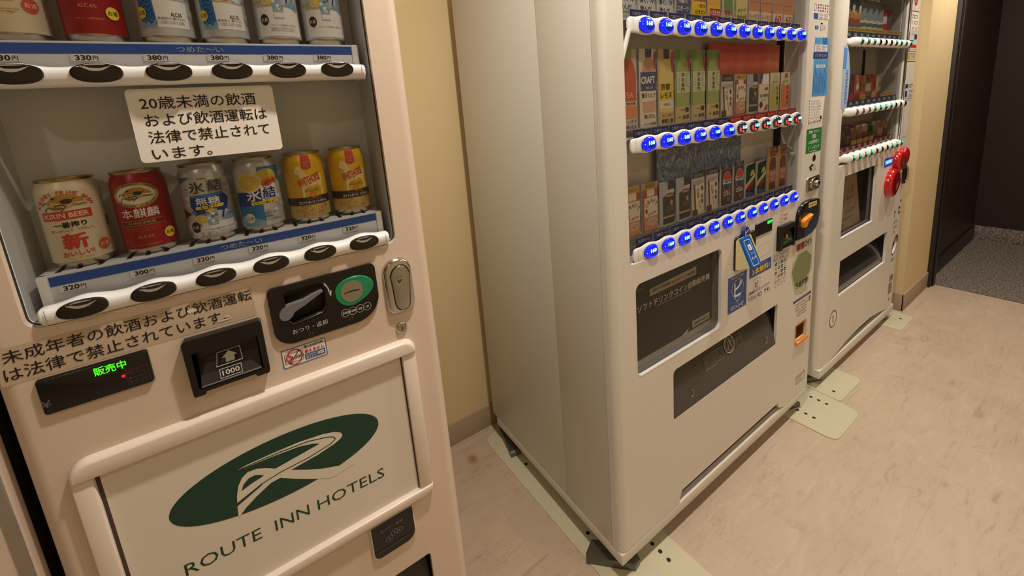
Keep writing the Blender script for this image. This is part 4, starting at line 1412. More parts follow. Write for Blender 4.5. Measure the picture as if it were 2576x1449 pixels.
for k in range(6):
    b.box(0.20 + 0.11 * k, 0.203 + 0.11 * k, 0.004, 0.0205, 0.148, 0.157, BLACKM)
part(b, 'air_grille', M2)

# liner and pane of the display
b = MB()
w2i = rr(-0.0846, 0.9040, 1.0300, 1.878, 0.010, 4)
b.wall(w2i, 0.012, 0.080, LINER2, flip=True)
b.flat(w2i, 0.080, LINER2)
b.ring(W2, w2i, 0.012, DARKG)
for z in (1.0300 + 0.0, 1.351 + 0.018, 1.6534 + 0.018):
    b.box(-0.084, 0.903, 0.020, 0.079, z - 0.004, z + 0.001, LINER2)
b.box(0.8480, 0.8560, 0.056, 0.079, 1.376, 1.66, BLACKM)
b.box(0.8480, 0.8560, 0.056, 0.079, 1.22, 1.345, BLACKM)
b.box(0.8560, 0.862, 0.056, 0.079, 1.376, 1.66, PAPER)
part(b, 'display_liner', M2, smooth=50)
b = MB().flat(rr(-0.0856, 0.9050, 1.0290, 1.879, 0.011, 4), 0.0135, GLASS)
part(b, 'window_pane', M2)
b = MB().tube([(-0.080, 0.020, z0) if k == 0 else (-0.062, 0.004, z1) for k, (z0, z1) in enumerate([(1.55, 0), (0, 1.638)])], 0.006, BARWHITE, 8)
part(b, 'bracket_arm', M2)
b = MB().tube([(0.892, 0.030, 1.2300), (0.884, 0.055, 1.2500), (0.845, 0.070, 1.3400)], 0.0055, LINER2, 8)
b.box(0.860, 0.900, 0.018, 0.026, 1.2080, 1.2200, LGREY, 0.002)
part(b, 'bracket_arm', M2)


def print_mat(name, kind):
    m, nt, bs, tc = node_mat(name, 0.5)
    P = tc.outputs['Object']
    if kind == 'sunset':
        sep = nt.nodes.new('ShaderNodeSeparateXYZ'); nt.links.new(P, sep.inputs[0])
        n1 = noise(nt, mapping(nt, P, (7, 1, 0.6)), 1.0, 2)
        mr = nt.nodes.new('ShaderNodeMapRange'); nt.links.new(sep.outputs[2], mr.inputs[0]); mr.inputs[1].default_value = 1.40; mr.inputs[2].default_value = 1.64
        ad = nt.nodes.new('ShaderNodeMath'); ad.operation = 'ADD'; nt.links.new(mr.outputs[0], ad.inputs[0])
        ms = nt.nodes.new('ShaderNodeMath'); ms.operation = 'MULTIPLY_ADD'; nt.links.new(n1, ms.inputs[0]); ms.inputs[1].default_value = 1.1; ms.inputs[2].default_value = -0.55
        nt.links.new(ms.outputs[0], ad.inputs[1])
        c = ramp(nt, ad.outputs[0], [(0.15, (232, 184, 130)), (0.45, (226, 150, 110)), (0.8, (218, 112, 102)), (1.0, (212, 96, 98))])
    else:
        n1 = noise(nt, mapping(nt, P, (1.0, 1, 0.55), (0, 0.5, 0)), 46, 5, 2.4, 0.6)
        n2 = noise(nt, P, 120, 4, 1.0)
        c1 = ramp(nt, n1, [(0.34, (60, 76, 116)), (0.46, (112, 132, 168)), (0.56, (154, 170, 198)), (0.64, (220, 226, 236))])
        c2 = ramp(nt, n2, [(0.40, (66, 84, 122)), (0.62, (176, 186, 204))])
        c = mixc(nt, 0.35, c1, c2)
    nt.links.new(c, bs.inputs['Base Color'])
    return m


SUNSET = print_mat('red orange backdrop print', 'sunset')
ICE = print_mat('blue crushed ice print', 'ice')
b = MB(Matrix.Translation((-M2.location[0] * 0, 0, 0)))
pb = MB().box(0.3690, 0.8260, 0.059, 0.061, 1.376, 1.6270, SUNSET)
o = part(pb, 'backdrop_print', M2, label='red and orange backdrop sheet')
for v in o.data.vertices: v.co += Vector((0.467, 0.4, 0))
o.location = (-0.467, -0.4, 0)
pb = MB().box(0.1080, 0.5705, 0.059, 0.061, 1.170, 1.345, ICE)
o = part(pb, 'backdrop_print', M2, label='blue crushed ice backdrop sheet')
for v in o.data.vertices: v.co += Vector((0.467, 0.4, 0))
o.location = (-0.467, -0.4, 0)

# bars with oval price buttons
P2 = 0.0775
BTN_BLUE = mat('blue lit button', (0, 22, 255), 0.2, emit=0.9, coat=0.2)
BTN_RIM = mat('deep blue button rim', (4, 10, 120), 0.2, emit=0.35)
BTN_HALO = mat('blue lit button ring', (24, 44, 255), 0.25, emit=1.0)
BTN_CORE = mat('dark blue button centre', (0, 30, 130), 0.2, emit=0.6)
DIGIT = mat('price digits light', (150, 240, 255), 0.4, emit=2.6)
BTN_DARK = mat('dark hot button', (38, 40, 66), 0.2, coat=0.5)
RED_GLOW = mat('red button light', (255, 60, 50), 0.3, emit=1.3)


def price_button(name, parent, hot):
    b = MB()
    rx, rz = 0.0300, 0.0200
    b.flat(ell(0, 0, rx, rz, 36), -0.0005, BTN_DARK if hot else BTN_RIM)
    dome(b, 0, 0, rx * 0.94, rz * 0.94, -0.0008, 0.0060, BTN_DARK if hot else BTN_BLUE, 36, 5)
    if hot:
        dome(b, -0.017, -0.003, 0.0060, 0.0080, -0.0048, 0.0012, RED_GLOW, 16, 2)
        dome(b, -0.003, -0.0095, 0.0072, 0.0045, -0.0056, 0.0010, RED_GLOW, 16, 2)
    else:
        ring_o = ell(0.004, -0.004, 0.0200, 0.0135, 30); ring_i = ell(0.0040, -0.0025, 0.0165, 0.0112, 30)
        b.ring(ring_o, ring_i, -0.0066, BTN_HALO)
        b.flat(ring_i, -0.0067, BTN_CORE)
        b.flat(ell(-0.021, 0.000, 0.0014, 0.0008, 10), -0.0056, DIGIT)
    b.text('160', 0.0040, 0.0030, 0.0240, 0.0112, -0.0074, DIGIT, bold=0.025)
    return b.build(name, parent, base=(0, 0, 0))


cold = hot = None
ROWS2 = (1.6534, 1.3507, 1.0486)
for ri, zb in enumerate(ROWS2):
    b = MB()
    wavy_bar(b, -0.0640, 0.8870, 0.006, zb, 0.0, P2, 12, 0.0190, 0.0245, 0.0200, 0.0240, 0.004, 0.0058, BARWHITE, power=0.9, n=22, cap=0.010, back=0.004)
    for x in (-0.0490, 5.5 * P2, 0.8760):
        b.line([(x, zb - 0.0185), (x, zb + 0.0175)], 0.0007, 0.0012, GINK)
    bar = part(b, 'button_bar', M2)
    for k in range(12):
        is_hot = ri == 1 and k >= 6
        src = hot if is_hot else cold
        if src is None:
            q = price_button('price_button', bar, is_hot)
            if is_hot: hot = q
            else: cold = q
        else:
            q = place_copy(src, bar, (0, 0, 0))
        q.location = (k * P2 - 0.467, -0.0005 - 0.4, zb)
# temperature tags above the bars
tags = {}
for ri, zb in enumerate(ROWS2):
    for k in range(12):
        h = ri == 1 and k >= 6
        if h not in tags:
            b = MB()
            b.box(-0.0340, 0.0330, 0, 0.0012, -0.030, 0.0, TAGRED if h else NAVY)
            b.text('あったか〜い' if h else 'つめた〜い', 0.0, -0.0095, 0.0560, 0.0105, -0.0004, LGREY, bold=0.012)
            tags[h] = q = b.build('temperature_tag', M2, base=(0, 0, 0), label='red tag with white lettering' if h else 'navy tag with white lettering')
        else:
            q = place_copy(tags[h], M2, (0, 0, 0))
        q.location = (k * P2 - 0.0065 - 0.467, 0.0165 - 0.4, zb + 0.0395 + 0.001 * (ri == 2))

# sales poster window with the black poster
b = MB()
sw = rr(-0.0672, 0.3570, 0.6790, 0.9660, 0.022, 6)
b.wall(sw, 0.010, 0.034, mat('grey window rim', (150, 148, 146), 0.3), flip=True)
b.flat(sw, 0.034, LGREY)
b.ring(rr(-0.0690, 0.3590, 0.6765, 0.9670, 0.024, 6), rr(-0.0672, 0.3570, 0.6800, 0.9660, 0.022, 6), -0.0006, BARWHITE)
pw = part(b, 'poster_window', M2)
POSTER = mat('charcoal poster paper', (48, 46, 45), 0.55, vary=0.04, scale=20)
b = MB()
b.box(-0.0650, 0.3545, 0.031, 0.0325, 0.700, 0.9420, POSTER)
yl = 0.0305
b.flat([(0.0300, 0.8900), (0.2620, 0.8925), (0.2620, 0.9200), (0.0300, 0.9130)], yl, mat('beige poster banner', (190, 178, 160), 0.5))
b.text('公式サイト予約特典・Eco DE ルートイン申込特典', 0.1460, 0.9040, 0.2140, 0.0110, yl - 0.0005, INK, bold=0.01)
b.text('ソフトドリンクコイン自動販売機', 0.1560, 0.8650, 0.3650, 0.0230, yl, WINK, bold=0.015)
b.text('Soft drink Coin vending machine', 0.1480, 0.8480, 0.1700, 0.0090, yl, LGREY)
b.text('ROUTE INN HOTELS', -0.0290, 0.9245, 0.0640, 0.0055, yl, GINK)
b.flat(rr(0.2420, 0.3400, 0.7070, 0.7310, 0.002, 2), yl, mat('beige poster banner', (190, 178, 160), 0.5))
b.text('現地受付も可能です', 0.2910, 0.7190, 0.0800, 0.0090, yl - 0.0005, INK, bold=0.01)
b.fine(0.0100, 0.0600, 0.7240, 0.0050, yl, DIMG, 5)
b.fine(0.0100, 0.0600, 0.7160, 0.0050, yl, DIMG, 5)
b.flat([(0.1850, 0.7000), (0.2100, 0.7000), (0.2250, 0.7160), (0.2130, 0.7110)], yl, LGREY)
part(b, 'poster', pw, label='charcoal poster with white and beige lettering')
b = MB().flat(rr(-0.0662, 0.3560, 0.6800, 0.9650, 0.021, 6), 0.0125, GLASS)
part(b, 'poster_pane', pw)

# delivery slot with its smoked flap
b = MB()
b.wall(SL2, 0.010, 0.088, BLACKM, flip=True)
b.flat(SL2, 0.088, BLACKM)
ds = part(b, 'delivery_slot', M2)
FLAP = mat('smoked grey flap', (58, 55, 53), 0.28, vary=0.12, scale=9, coat=0.3)
b = MB()
pf = [(0.060, 0.622), (0.040, 0.600), (0.026, 0.570), (0.018, 0.535), (0.010, 0.500), (0.004, 0.470), (0.000, 0.456), (0.002, 0.4535)]
vs = [(x, y, z) for y, z in pf for x in (0.1010, 0.7560)]
b.add(vs, [(2 * k, 2 * k + 2, 2 * k + 3, 2 * k + 1)[::-1] for k in range(len(pf) - 1)], FLAP)
vs = [(x, y + 0.004, z) for y, z in pf for x in (0.1010, 0.7560)]
b.add(vs, [(2 * k, 2 * k + 2, 2 * k + 3, 2 * k + 1) for k in range(len(pf) - 1)], FLAP)
fx = MB(Matrix.Translation((0, 0.0155, 0.540)) @ Matrix.Rotation(math.radians(-13.5), 4, 'X'))
fx.outline(ell(0.4530, 0.0270, 0.0330, 0.0310, 36), 0.0028, 0, LGREY)
fx.outline(ell(0.4530, 0.0270, 0.0240, 0.0225, 36), 0.0014, 0, LGREY)
fx.line([(0.443, 0.014), (0.447, 0.036), (0.455, 0.042), (0.459, 0.020)], 0.0024, 0, LGREY)
fx.line([(0.462, 0.042), (0.464, 0.016)], 0.0022, 0, LGREY)
for i in range(5):
    fx.fine(0.3000, 0.3600, 0.030 - 0.0085 * i, 0.0050, 0, GINK, i)
fx.outline([(0.2950, -0.010), (0.3660, -0.010), (0.3660, 0.038), (0.2950, 0.038)], 0.0010, 0, GINK)
fx.outline([(0.3720, -0.004), (0.4080, -0.004), (0.4080, 0.036), (0.3720, 0.036)], 0.0010, 0, GINK)
fx.line([(0.376, 0.004), (0.386, 0.010), (0.392, 0.004), (0.402, 0.012)], 0.0020, 0, GINK)
for i in range(3):
    fx.fine(0.4980, 0.5340, 0.042 - 0.010 * i, 0.0060, 0, GINK, i + 7)
fx.outline([(0.4960, 0.000), (0.5360, 0.000), (0.5360, 0.028), (0.4960, 0.028)], 0.0010, 0, GINK)
b.mats; b.add(fx.v, [], LGREY)
base_i = len(b.v) - len(fx.v)
for f, mi_ in zip(fx.f, fx.m):
    b.f.append(tuple(i + base_i for i in f)); b.m.append(b.mi(fx.mats[mi_]))
for x in (0.1980, 0.6850):
    t = [(x + 0.010 * math.cos(q), 0.003, 0.497 + 0.013 * math.sin(q)) for q in [(-0.55 + 0.11 * i) * PI for i in range(10)]]
    b.tube(t, 0.0014, GINK, 6)
part(b, 'flap', ds, label='smoked flap with white safety symbols', smooth=40)

# cashless reader
b = MB()
b.puff(rr(0.4300, 0.5650, 0.8600, 0.9830, 0.012, 5), -0.006, 0.0, BLACKM, 2, 0.002)
rd = part(b, 'card_reader', M2, label='black reader base with a tilted blue paddle')
X = Matrix.Translation((0.463, -0.0345, 0.935)) @ Matrix.Rotation(math.radians(-24), 4, 'X')
b = MB()
YPAD = mat('pale yellow reader body', (224, 214, 160), 0.4)
RBLUE = mat('reader blue print', (22, 92, 180), 0.35)
sec = [(-0.0130, 0.982), (-0.0540, 0.889), (-0.0060, 0.866), (-0.0060, 0.972)]
vs = [(x, y, z) for x in (0.4320, 0.4900) for y, z in sec]
b.add(vs, [(0, 1, 2, 3), (7, 6, 5, 4), (0, 4, 5, 1), (1, 5, 6, 2), (2, 6, 7, 3), (3, 7, 4, 0)], YPAD)
part(b, 'reader_body', rd, label='pale yellow reader body')
b = MB(X)
b.puff(rr(-0.0310, 0.0310, -0.0540, 0.0500, n=6, rs=(0.006, 0.018, 0.004, 0.004)), -0.007, 0.001, RBLUE, 3, 0.002)
b.outline(rr(-0.0215, 0.0175, -0.0480, 0.0400, 0.005, 4), 0.0018, -0.0074, WINK)
b.flat(rr(-0.0095, 0.0095, 0.0030, 0.0230, 0.004, 4), -0.0076, WINK)
b.text('ピ', 0.0, 0.0130, 0.0090, 0.0105, -0.0080, RBLUE, bold=0.02)
b.fine(-0.0090, 0.0090, -0.0075, 0.0055, -0.0076, LGREY, 2)
b.text('タッチ', 0.000, -0.0230, 0.0270, 0.0095, -0.0076, WINK, bold=0.02)
part(b, 'reader_paddle', rd, label='blue paddle with white phone drawing')
b = MB(X)
b.box(0.0300, 0.0540, 0.004, 0.007, -0.040, 0.050, mat('yellow arrow board', (236, 210, 60), 0.4), 0.001)
b.text('↑', 0.0430, 0.0420, 0.008, 0.009, 0.0036, INK, bold=0.02)
b.text('↓', 0.0430, -0.0340, 0.008, 0.009, 0.0036, INK, bold=0.02)
for i, ch in enumerate('かざしてください'):
    b.text(ch, 0.0430, 0.0310 - 0.0080 * i, 0.0065, 0.0065, 0.0036, INK)
part(b, 'arrow_board', rd, label='yellow board with small black arrows')
b = MB(Matrix.Translation((0.484, -0.008, 0.980)))
b.puff(ell(0, 0.012, 0.0210, 0.0220, 26), -0.006, 0.002, NAVY, 2, 0.002)
b.flat([(-0.012, -0.004), (0.012, -0.004), (0.0, -0.022)], -0.0040, NAVY)
b.text('ピ', 0, 0.011, 0.0200, 0.0240, -0.0066, WINK, bold=0.02)
part(b, 'reader_badge', rd, label='round navy badge')

# little display, banknote slot, coin panel, lock
b = MB()
b.puff(rr(0.5670, 0.6855, 0.9510, 0.9995, 0.003, 3), -0.003, 0.0, BLACKP, 2, 0.001)
b.text('販売中', 0.6650, 0.9895, 0.0330, 0.0120, -0.0034, mat('green led characters', (40, 255, 90), 0.5, emit=1.6), bold=0.03)
part(b, 'sales_display', M2, label='small black display with green lit characters')
b = MB()
b.outline(rr(0.5960, 0.6850, 0.8650, 0.9100, 0.004, 3), 0.0010, -0.0004, LGREY)
part(b, 'blank_cover', M2)
b = MB()
bo2 = [(0.7290, 0.8580), (0.7480, 0.8580), (0.7540, 0.8640), (0.8330, 0.8620), (0.8370, 0.8560), (0.8510, 0.8560), (0.8510, 0.9480), (0.8460, 0.9530), (0.7340, 0.9545), (0.7290, 0.9500)]
bi2 = rr(0.7440, 0.8390, 0.8690, 0.9340, 0.003, 3)
b.plate(bo2, [bi2], -0.014, 0.0, BLACKP)
b.wall(bi2, -0.014, -0.0006, BLACKM, flip=True)
b.add([(0.7450, -0.001, 0.933), (0.8380, -0.001, 0.933), (0.7450, -0.013, 0.872), (0.8380, -0.013, 0.872)], [(0, 2, 3, 1)], DARKG)
b.text('▲', 0.7900, 0.9080, 0.0200, 0.0150, -0.0092, ORANGEP)
b.line([(0.7550, 0.8850), (0.8200, 0.8900)], 0.0050, -0.0125, GREENP)
b.text('1000', 0.7900, 0.8960, 0.0260, 0.0080, -0.0112, GINK)
part(b, 'banknote_slot', M2, label='small black banknote slot')
b = MB()
cg = mat('red print', (176, 52, 48), 0.5)
b.outline(rr(0.7490, 0.7750, 0.9640, 0.9960, 0.008, 4), 0.0014, -0.0003, cg)
b.text('お札', 0.7620, 0.9800, 0.0150, 0.0090, -0.0003, cg)
b.text('新紙幣', 0.7950, 0.9890, 0.0320, 0.0080, -0.0003, cg)
b.text('OK', 0.7950, 0.9730, 0.0240, 0.0120, -0.0003, cg, bold=0.02)
part(b, 'banknote_mark', M2)
CN = mat('navy marbled plastic', (44, 58, 92), 0.25, vary=0.25, scale=40, coat=0.3)
co2 = [(0.8711,0.8641), (0.9452,0.8607), (1.0073,0.8676), (1.0450,0.8825), (1.0636,0.9088), (1.0730,0.9507), (1.0663,1.0020), (1.0560,1.0079), (0.9758,1.0150), (0.9220,1.0099), (0.8967,0.9990), (0.8800,0.9708), (0.8722,0.9184)]
co2 = [(x - 0.0, z) for x, z in co2]
b = MB()
b.puff(co2, -0.012, 0.0, BLACKP, 3, 0.004)
b.flat([(0.5 * (x + 0.99) if x < 0.93 else x - 0.004 if x > 1.0 else x, z + (0.004 if z < 0.93 else -0.006)) for x, z in co2], -0.0124, CN)
b.flat(ell(0.9440, 0.9500, 0.0420, 0.0480, 26), -0.0128, BLACKM)
b.flat([(0.9020, 0.9000), (0.9700, 0.9000), (0.9700, 0.9300), (0.9020, 0.9300)], -0.0127, BLACKM)
b.outline(ell(1.0180, 0.9600, 0.0330, 0.0260, 28), 0.0030, -0.0130, DARKG)
b.flat(ell(1.0180, 0.9600, 0.0300, 0.0230, 28), -0.0129, mat('dark steel disc', (64, 64, 70), 0.3, metal=0.6))
b.line([(1.0050, 0.9600), (1.0300, 0.9590)], 0.0026, -0.0134, INK)
b.flat([(0.9564, 0.9840), (1.0320, 0.9840), (1.0300, 1.0030), (0.9564, 1.0050)], -0.0133, mat('yellow coin label', (222, 200, 70), 0.5))
b.text('500 100 50 10', 0.9940, 0.9940, 0.0600, 0.0090, -0.0137, INK)
cp2 = part(b, 'coin_panel', M2, label='glossy navy coin panel')
b = MB()
ol = [(0.8960, 0.9390), (0.8975, 0.9250), (0.9060, 0.9130), (0.9180, 0.9120), (0.9270, 0.9200), (0.9330, 0.9330), (0.9600, 0.9480), (0.9770, 0.9560), (0.9740, 0.9600), (0.9450, 0.9560), (0.9150, 0.9520), (0.9020, 0.9480)]
b.puff(ol, -0.026, -0.012, mat('orange lever plastic', (240, 146, 24), 0.35), 3, 0.004)
part(b, 'return_lever', cp2, label='orange lever')
b = MB()
b.puff(rr(0.9560, 1.0680, 1.0460, 1.1080, 0.012, 5), -0.006, 0.0, STEEL, 4, 0.004)
b.puff(ell(1.0160, 1.0770, 0.0370, 0.0240, 28), -0.010, -0.005, CHROME, 3, 0.003)
b.puff(ell(1.0230, 1.0770, 0.0160, 0.0130, 20), -0.020, -0.009, CHROME, 4, 0.005)
part(b, 'lock_handle', M2, label='brushed steel door lock')
b = MB()
OR2 = mat('orange translucent plastic', (226, 140, 40), 0.25)
b.wall(CH2, 0.010, 0.05, mat('dark orange plastic', (150, 84, 24), 0.35), flip=True)
b.flat(CH2, 0.05, mat('dark orange plastic', (150, 84, 24), 0.35))
b.outline(rr(0.9270, 1.0310, 0.3880, 0.4690, 0.006, 3), 0.0035, -0.002, OR2)
b.box(0.9260, 1.0330, -0.012, 0.004, 0.3790, 0.3930, OR2, 0.003)
part(b, 'coin_return_cup', M2, label='orange coin return cup')

# printed stickers on the door
b = MB()
def quad(x0, x1, z0, z1): return [(x0, z0), (x1, z0), (x1, z1), (x0, z1)]
b.flat(quad(0.3985, 0.5190, 0.7085, 0.8430), -0.0003, mat('suntory blue print', (32, 72, 148), 0.4))
b.text('SUNTORY', 0.4590, 0.8350, 0.0780, 0.0080, -0.0006, LGREY, bold=0.015)
dp = [(0.4590, 0.7360), (0.4440, 0.7560), (0.4240, 0.7780), (0.4200, 0.7950), (0.4260, 0.8120), (0.4420, 0.8230), (0.4600, 0.8260), (0.4790, 0.8220), (0.4930, 0.8110), (0.4990, 0.7940), (0.4950, 0.7760), (0.4740, 0.7540)]
b.outline(dp[::-1] if area2(dp) < 0 else dp, 0.0022, -0.0006, LGREY)
b.text('ピ', 0.4610, 0.7880, 0.0480, 0.0560, -0.0008, WINK, bold=0.02)
b.text('ジハンピ', 0.4590, 0.7245, 0.0830, 0.0150, -0.0006, WINK, bold=0.02)
part(b, 'app_sticker', M2, label='blue sticker with a white drop mark')
b = MB()
b.flat(quad(0.5370, 0.6930, 0.8000, 0.8460), -0.0003, MATS['suntory blue print'])
b.fine(0.6050, 0.6600, 0.8390, 0.0060, -0.0006, LGREY, 6)
b.text('3本無料!', 0.6180, 0.8190, 0.1270, 0.0250, -0.0006, YELLOWP, bold=0.025)
b.outline(rr(0.5700, 0.6160, 0.7460, 0.7890, 0.005, 4), 0.0010, -0.0003, BLUEINK)
b.text('ピ', 0.5920, 0.7650, 0.0220, 0.0230, -0.0003, BLUEINK, bold=0.02)
b.text('自販機キャッシュレスアプリ', 0.6130, 0.7405, 0.1520, 0.0120, -0.0003, BLUEINK, bold=0.012)
b.text('「ジハンピ」です。', 0.6130, 0.7190, 0.1600, 0.0200, -0.0003, NAVY, bold=0.014)
part(b, 'offer_sticker', M2, label='blue sticker with yellow lettering above blue lettering')
b = MB()
b.outline(quad(0.7060, 0.8270, 0.8150, 0.8440), 0.0010, -0.0003, BLUEINK)
b.fine(0.7125, 0.8205, 0.8350, 0.0080, -0.0003, NAVY, 1)
b.fine(0.7125, 0.7950, 0.8230, 0.0080, -0.0003, NAVY, 2)
rnd = random.Random(8)
pal = (REDINK, NAVY, GINK, INK, GREENP, GINK)
for r_ in range(6):
    for c_ in range(4):
        x = 0.7340 + 0.0240 * c_; z = 0.8010 - 0.0180 * r_
        k = rnd.random(); m_ = pal[rnd.randrange(6)]
        if k < 0.5: b.flat(rr(x - 0.008, x + 0.008, z - 0.006, z + 0.006, 0.002, 2), -0.0003, m_); b.line([(x - 0.005, z), (x + 0.005, z)], 0.0022, -0.0005, PAPER)
        elif k < 0.8: b.outline(ell(x, z, 0.0085, 0.0060, 18), 0.0012, -0.0003, m_)
        else: b.line([(x - 0.005, z + 0.004), (x, z - 0.004), (x + 0.005, z + 0.004)], 0.0020, -0.0003, m_)
part(b, 'payment_marks', M2, label='rows of tiny payment marks under a blue outlined box')
b = MB()
OLIVE = mat('olive sticker', (128, 138, 92), 0.5, vary=0.1, scale=60)
oy = [(0.8855,0.8370), (1.0394,0.8427), (1.0515,0.7789), (1.0530,0.6986), (1.0165,0.6530), (1.0176,0.6082), (0.9690,0.6016), (0.9077,0.6177), (0.8831,0.6705), (0.8648,0.7183), (0.8738,0.7650), (0.9162,0.7989)]
b.tess([oy[::-1] if area2(oy) < 0 else oy], -0.0003, mat('pale grey green sticker', (190, 190, 166), 0.5))
b.flat([(0.8680, 0.7300), (0.9000, 0.6600), (0.9600, 0.6350), (1.0350, 0.6900), (1.0450, 0.7550), (0.9900, 0.7950), (0.9200, 0.7900)], -0.0005, OLIVE)
b.text('厳選', 0.9350, 0.8240, 0.0700, 0.0300, -0.0007, mat('maroon print', (150, 40, 60), 0.5), bold=0.03)
b.text('コイン', 1.0060, 0.8250, 0.0600, 0.0280, -0.0007, INK, bold=0.02)
b.text('うますぎ!', 0.9660, 0.6560, 0.1150, 0.0280, -0.0007, INK, bold=0.04)
part(b, 'cutout_sticker', M2, label='worn olive sticker with brush lettering')
b = MB()
b.flat(quad(0.8950, 1.0610, 0.5790, 0.5900), -0.0003, NAVY)
b.fine(0.9050, 1.0350, 0.5845, 0.0060, -0.0006, LGREY, 4)
for i, w in enumerate((0.110, 0.120, 0.100, 0.090)):
    b.fine(0.9750 - w / 2, 0.9750 + w / 2, 0.5660 - 0.0140 * i, 0.0080, -0.0003, INK, i)
b.fine(0.9350, 1.0250, 0.5100, 0.0090, -0.0003, INK, 9)
b.flat(quad(1.0420, 1.0560, 0.5450, 0.5700), -0.0003, cg)
part(b, 'contact_notice', M2, label='fine print notice under a navy line')
b = MB()
b.flat(rr(0.9360, 1.0720, 1.2050, 1.3010, 0.004, 3), -0.0003, mat('leaf green sticker', (42, 124, 62), 0.45))
for t, z, w, h in (('環境にやさしい', 1.2890, 0.100, 0.0120), ('LED照明と', 1.2480, 0.095, 0.0140), ('ヒートポンプ', 1.2260, 0.100, 0.0140), ('で省エネ運転中です', 1.2110, 0.070, 0.0050)):
    b.text(t, 1.0040, z, w, h, -0.0006, WINK, bold=0.012)
b.flat(rr(0.9860, 1.0200, 1.2620, 1.2780, 0.002, 2), -0.0006, LGREY)
b.text('省エネ', 1.0030, 1.2700, 0.0260, 0.0090, -0.0009, GREENP)
part(b, 'energy_sticker', M2, label='green sticker with white lettering')
b = MB()
b.flat(ell(1.0160, 1.1800, 0.0150, 0.0140, 20), -0.0003, DARKG)
b.flat([(1.0100, 1.1900), (1.0220, 1.1900), (1.0180, 1.2030)], -0.0004, DARKG)
for x, z in ((0.985, 1.146), (1.000, 1.152), (0.992, 1.136)):
    b.flat(ell(x, z, 0.0100, 0.0060, 14), -0.0003, DARKG)
b.text('RC', 1.0200, 1.1520, 0.0200, 0.0080, -0.0003, cg)
for i in range(3):
    b.line([(1.008, 1.1420 - 0.006 * i), (1.038, 1.1430 - 0.006 * i)], 0.0020, -0.0003, GINK)
part(b, 'recycling_marks', M2)
b = MB()
SKYB = mat('sky blue foil sticker', (96, 166, 232), 0.25, vary=0.25, scale=30)
b.flat([(0.9640, 1.4270), (1.0990, 1.4250), (1.0900, 1.6480), (0.9660, 1.6460)], -0.0003, SKYB)
for i in range(12):
    x = 0.9720 + 0.0100 * i
    b.line([(x, 1.4300 + 0.006 * (i % 3)), (x + 0.0003, 1.500 + 0.05 * ((i * 7) % 4) / 4)], 0.0030, -0.0005, mat('deep blue foil print', (42, 92, 168), 0.3))
b.flat([(0.9690, 1.5960), (1.0790, 1.5955), (1.0770, 1.6200), (0.9690, 1.6210)], -0.0006, PAPER)
b.fine(0.9780, 1.0680, 1.6140, 0.0080, -0.0009, NAVY, 1)
b.fine(0.9830, 1.0630, 1.6030, 0.0080, -0.0009, NAVY, 2)
b.flat([(0.9590, 1.5690), (1.0850, 1.5700), (1.0850, 1.5930), (0.9590, 1.5920)], -0.0006, NAVY)
b.text('ソフトドリンク', 1.0220, 1.5810, 0.1000, 0.0150, -0.0009, LGREY, bold=0.01)
b.flat([(0.9850, 1.5350), (1.0650, 1.5350), (1.0650, 1.5460), (0.9850, 1.5460)], -0.0006, PAPER)
b.fine(0.9900, 1.0600, 1.5405, 0.0060, -0.0009, NAVY, 3)
for x in (1.0400, 1.0520, 1.0640):
    b.line([(x, 1.6250), (x, 1.6470)], 0.0055, -0.0006, NAVY)
part(b, 'tall_foil_sticker', M2, label='tall sky blue sticker on the right strip')
b = MB()
b.flat([(0.9370, 1.3190), (1.0700, 1.3200), (1.0830, 1.4240), (0.9410, 1.4190)], -0.0002, PAPER)
for i in range(8):
    z = 1.4080 - 0.0110 * i
    b.fine(0.9620, 1.0500, z, 0.0070, -0.0004, cg if i in (2, 6) else GINK, i)
for i in range(9):
    b.text('✿', 0.9470 + 0.0005 * i, 1.4120 - 0.0110 * i, 0.0080, 0.0080, -0.0004, DIMG)
    b.text('✿', 0.9500 + 0.0130 * i, 1.3265, 0.0090, 0.0090, -0.0004, DIMG)
b.flat(ell(1.0560, 1.3400, 0.0080, 0.0080, 14), -0.0005, INK)
part(b, 'floral_notice', M2, label='white notice with a grey flower border')
b = MB()
for r_, z in enumerate((1.7640, 1.7540, 1.7440)):
    for c_ in range(5):
        b.flat(quad(0.9760 + 0.0200 * c_, 0.9860 + 0.0200 * c_, z - 0.003, z + 0.003), -0.0003, (cg, NAVY, GINK)[(r_ + c_) % 3])
b.outline(ell(0.9560, 1.7540, 0.0110, 0.0130, 20), 0.0014, -0.0003, NAVY)
b.flat(quad(0.9450, 1.0780, 1.7130, 1.7330), -0.0003, PAPER)
b.outline(quad(0.9450, 1.0780, 1.7130, 1.7330), 0.0008, -0.0005, NAVY)
b.flat([(0.9450, 1.7130), (0.9780, 1.7130), (0.9840, 1.7230), (0.9780, 1.7330), (0.9450, 1.7330)], -0.0006, BLUE)
b.fine(0.9920, 1.0680, 1.7270, 0.0070, -0.0006, NAVY, 1)
b.fine(0.9920, 1.0680, 1.7185, 0.0070, -0.0006, NAVY, 2)
b.flat(quad(0.9600, 0.9890, 1.6760, 1.6890), -0.0003, BLUE)
b.text('✋', 0.9745, 1.6820, 0.0120, 0.0100, -0.0006, WINK)
b.outline(quad(1.0080, 1.0230, 1.6730, 1.6990), 0.0018, -0.0003, NAVY)
b.flat(quad(1.0070, 1.0240, 1.6960, 1.7010), -0.0003, NAVY)
b.line([(1.034, 1.675), (1.034, 1.692), (1.046, 1.692)], 0.0020, -0.0003, GINK)
b.text('注意', 1.0450, 1.6820, 0.0160, 0.0120, -0.0003, GINK)
part(b, 'payment_stickers', M2)
b = MB()
b.outline(quad(0.9600, 1.0440, 0.1700, 0.2100), 0.0022, -0.0004, DIMG)
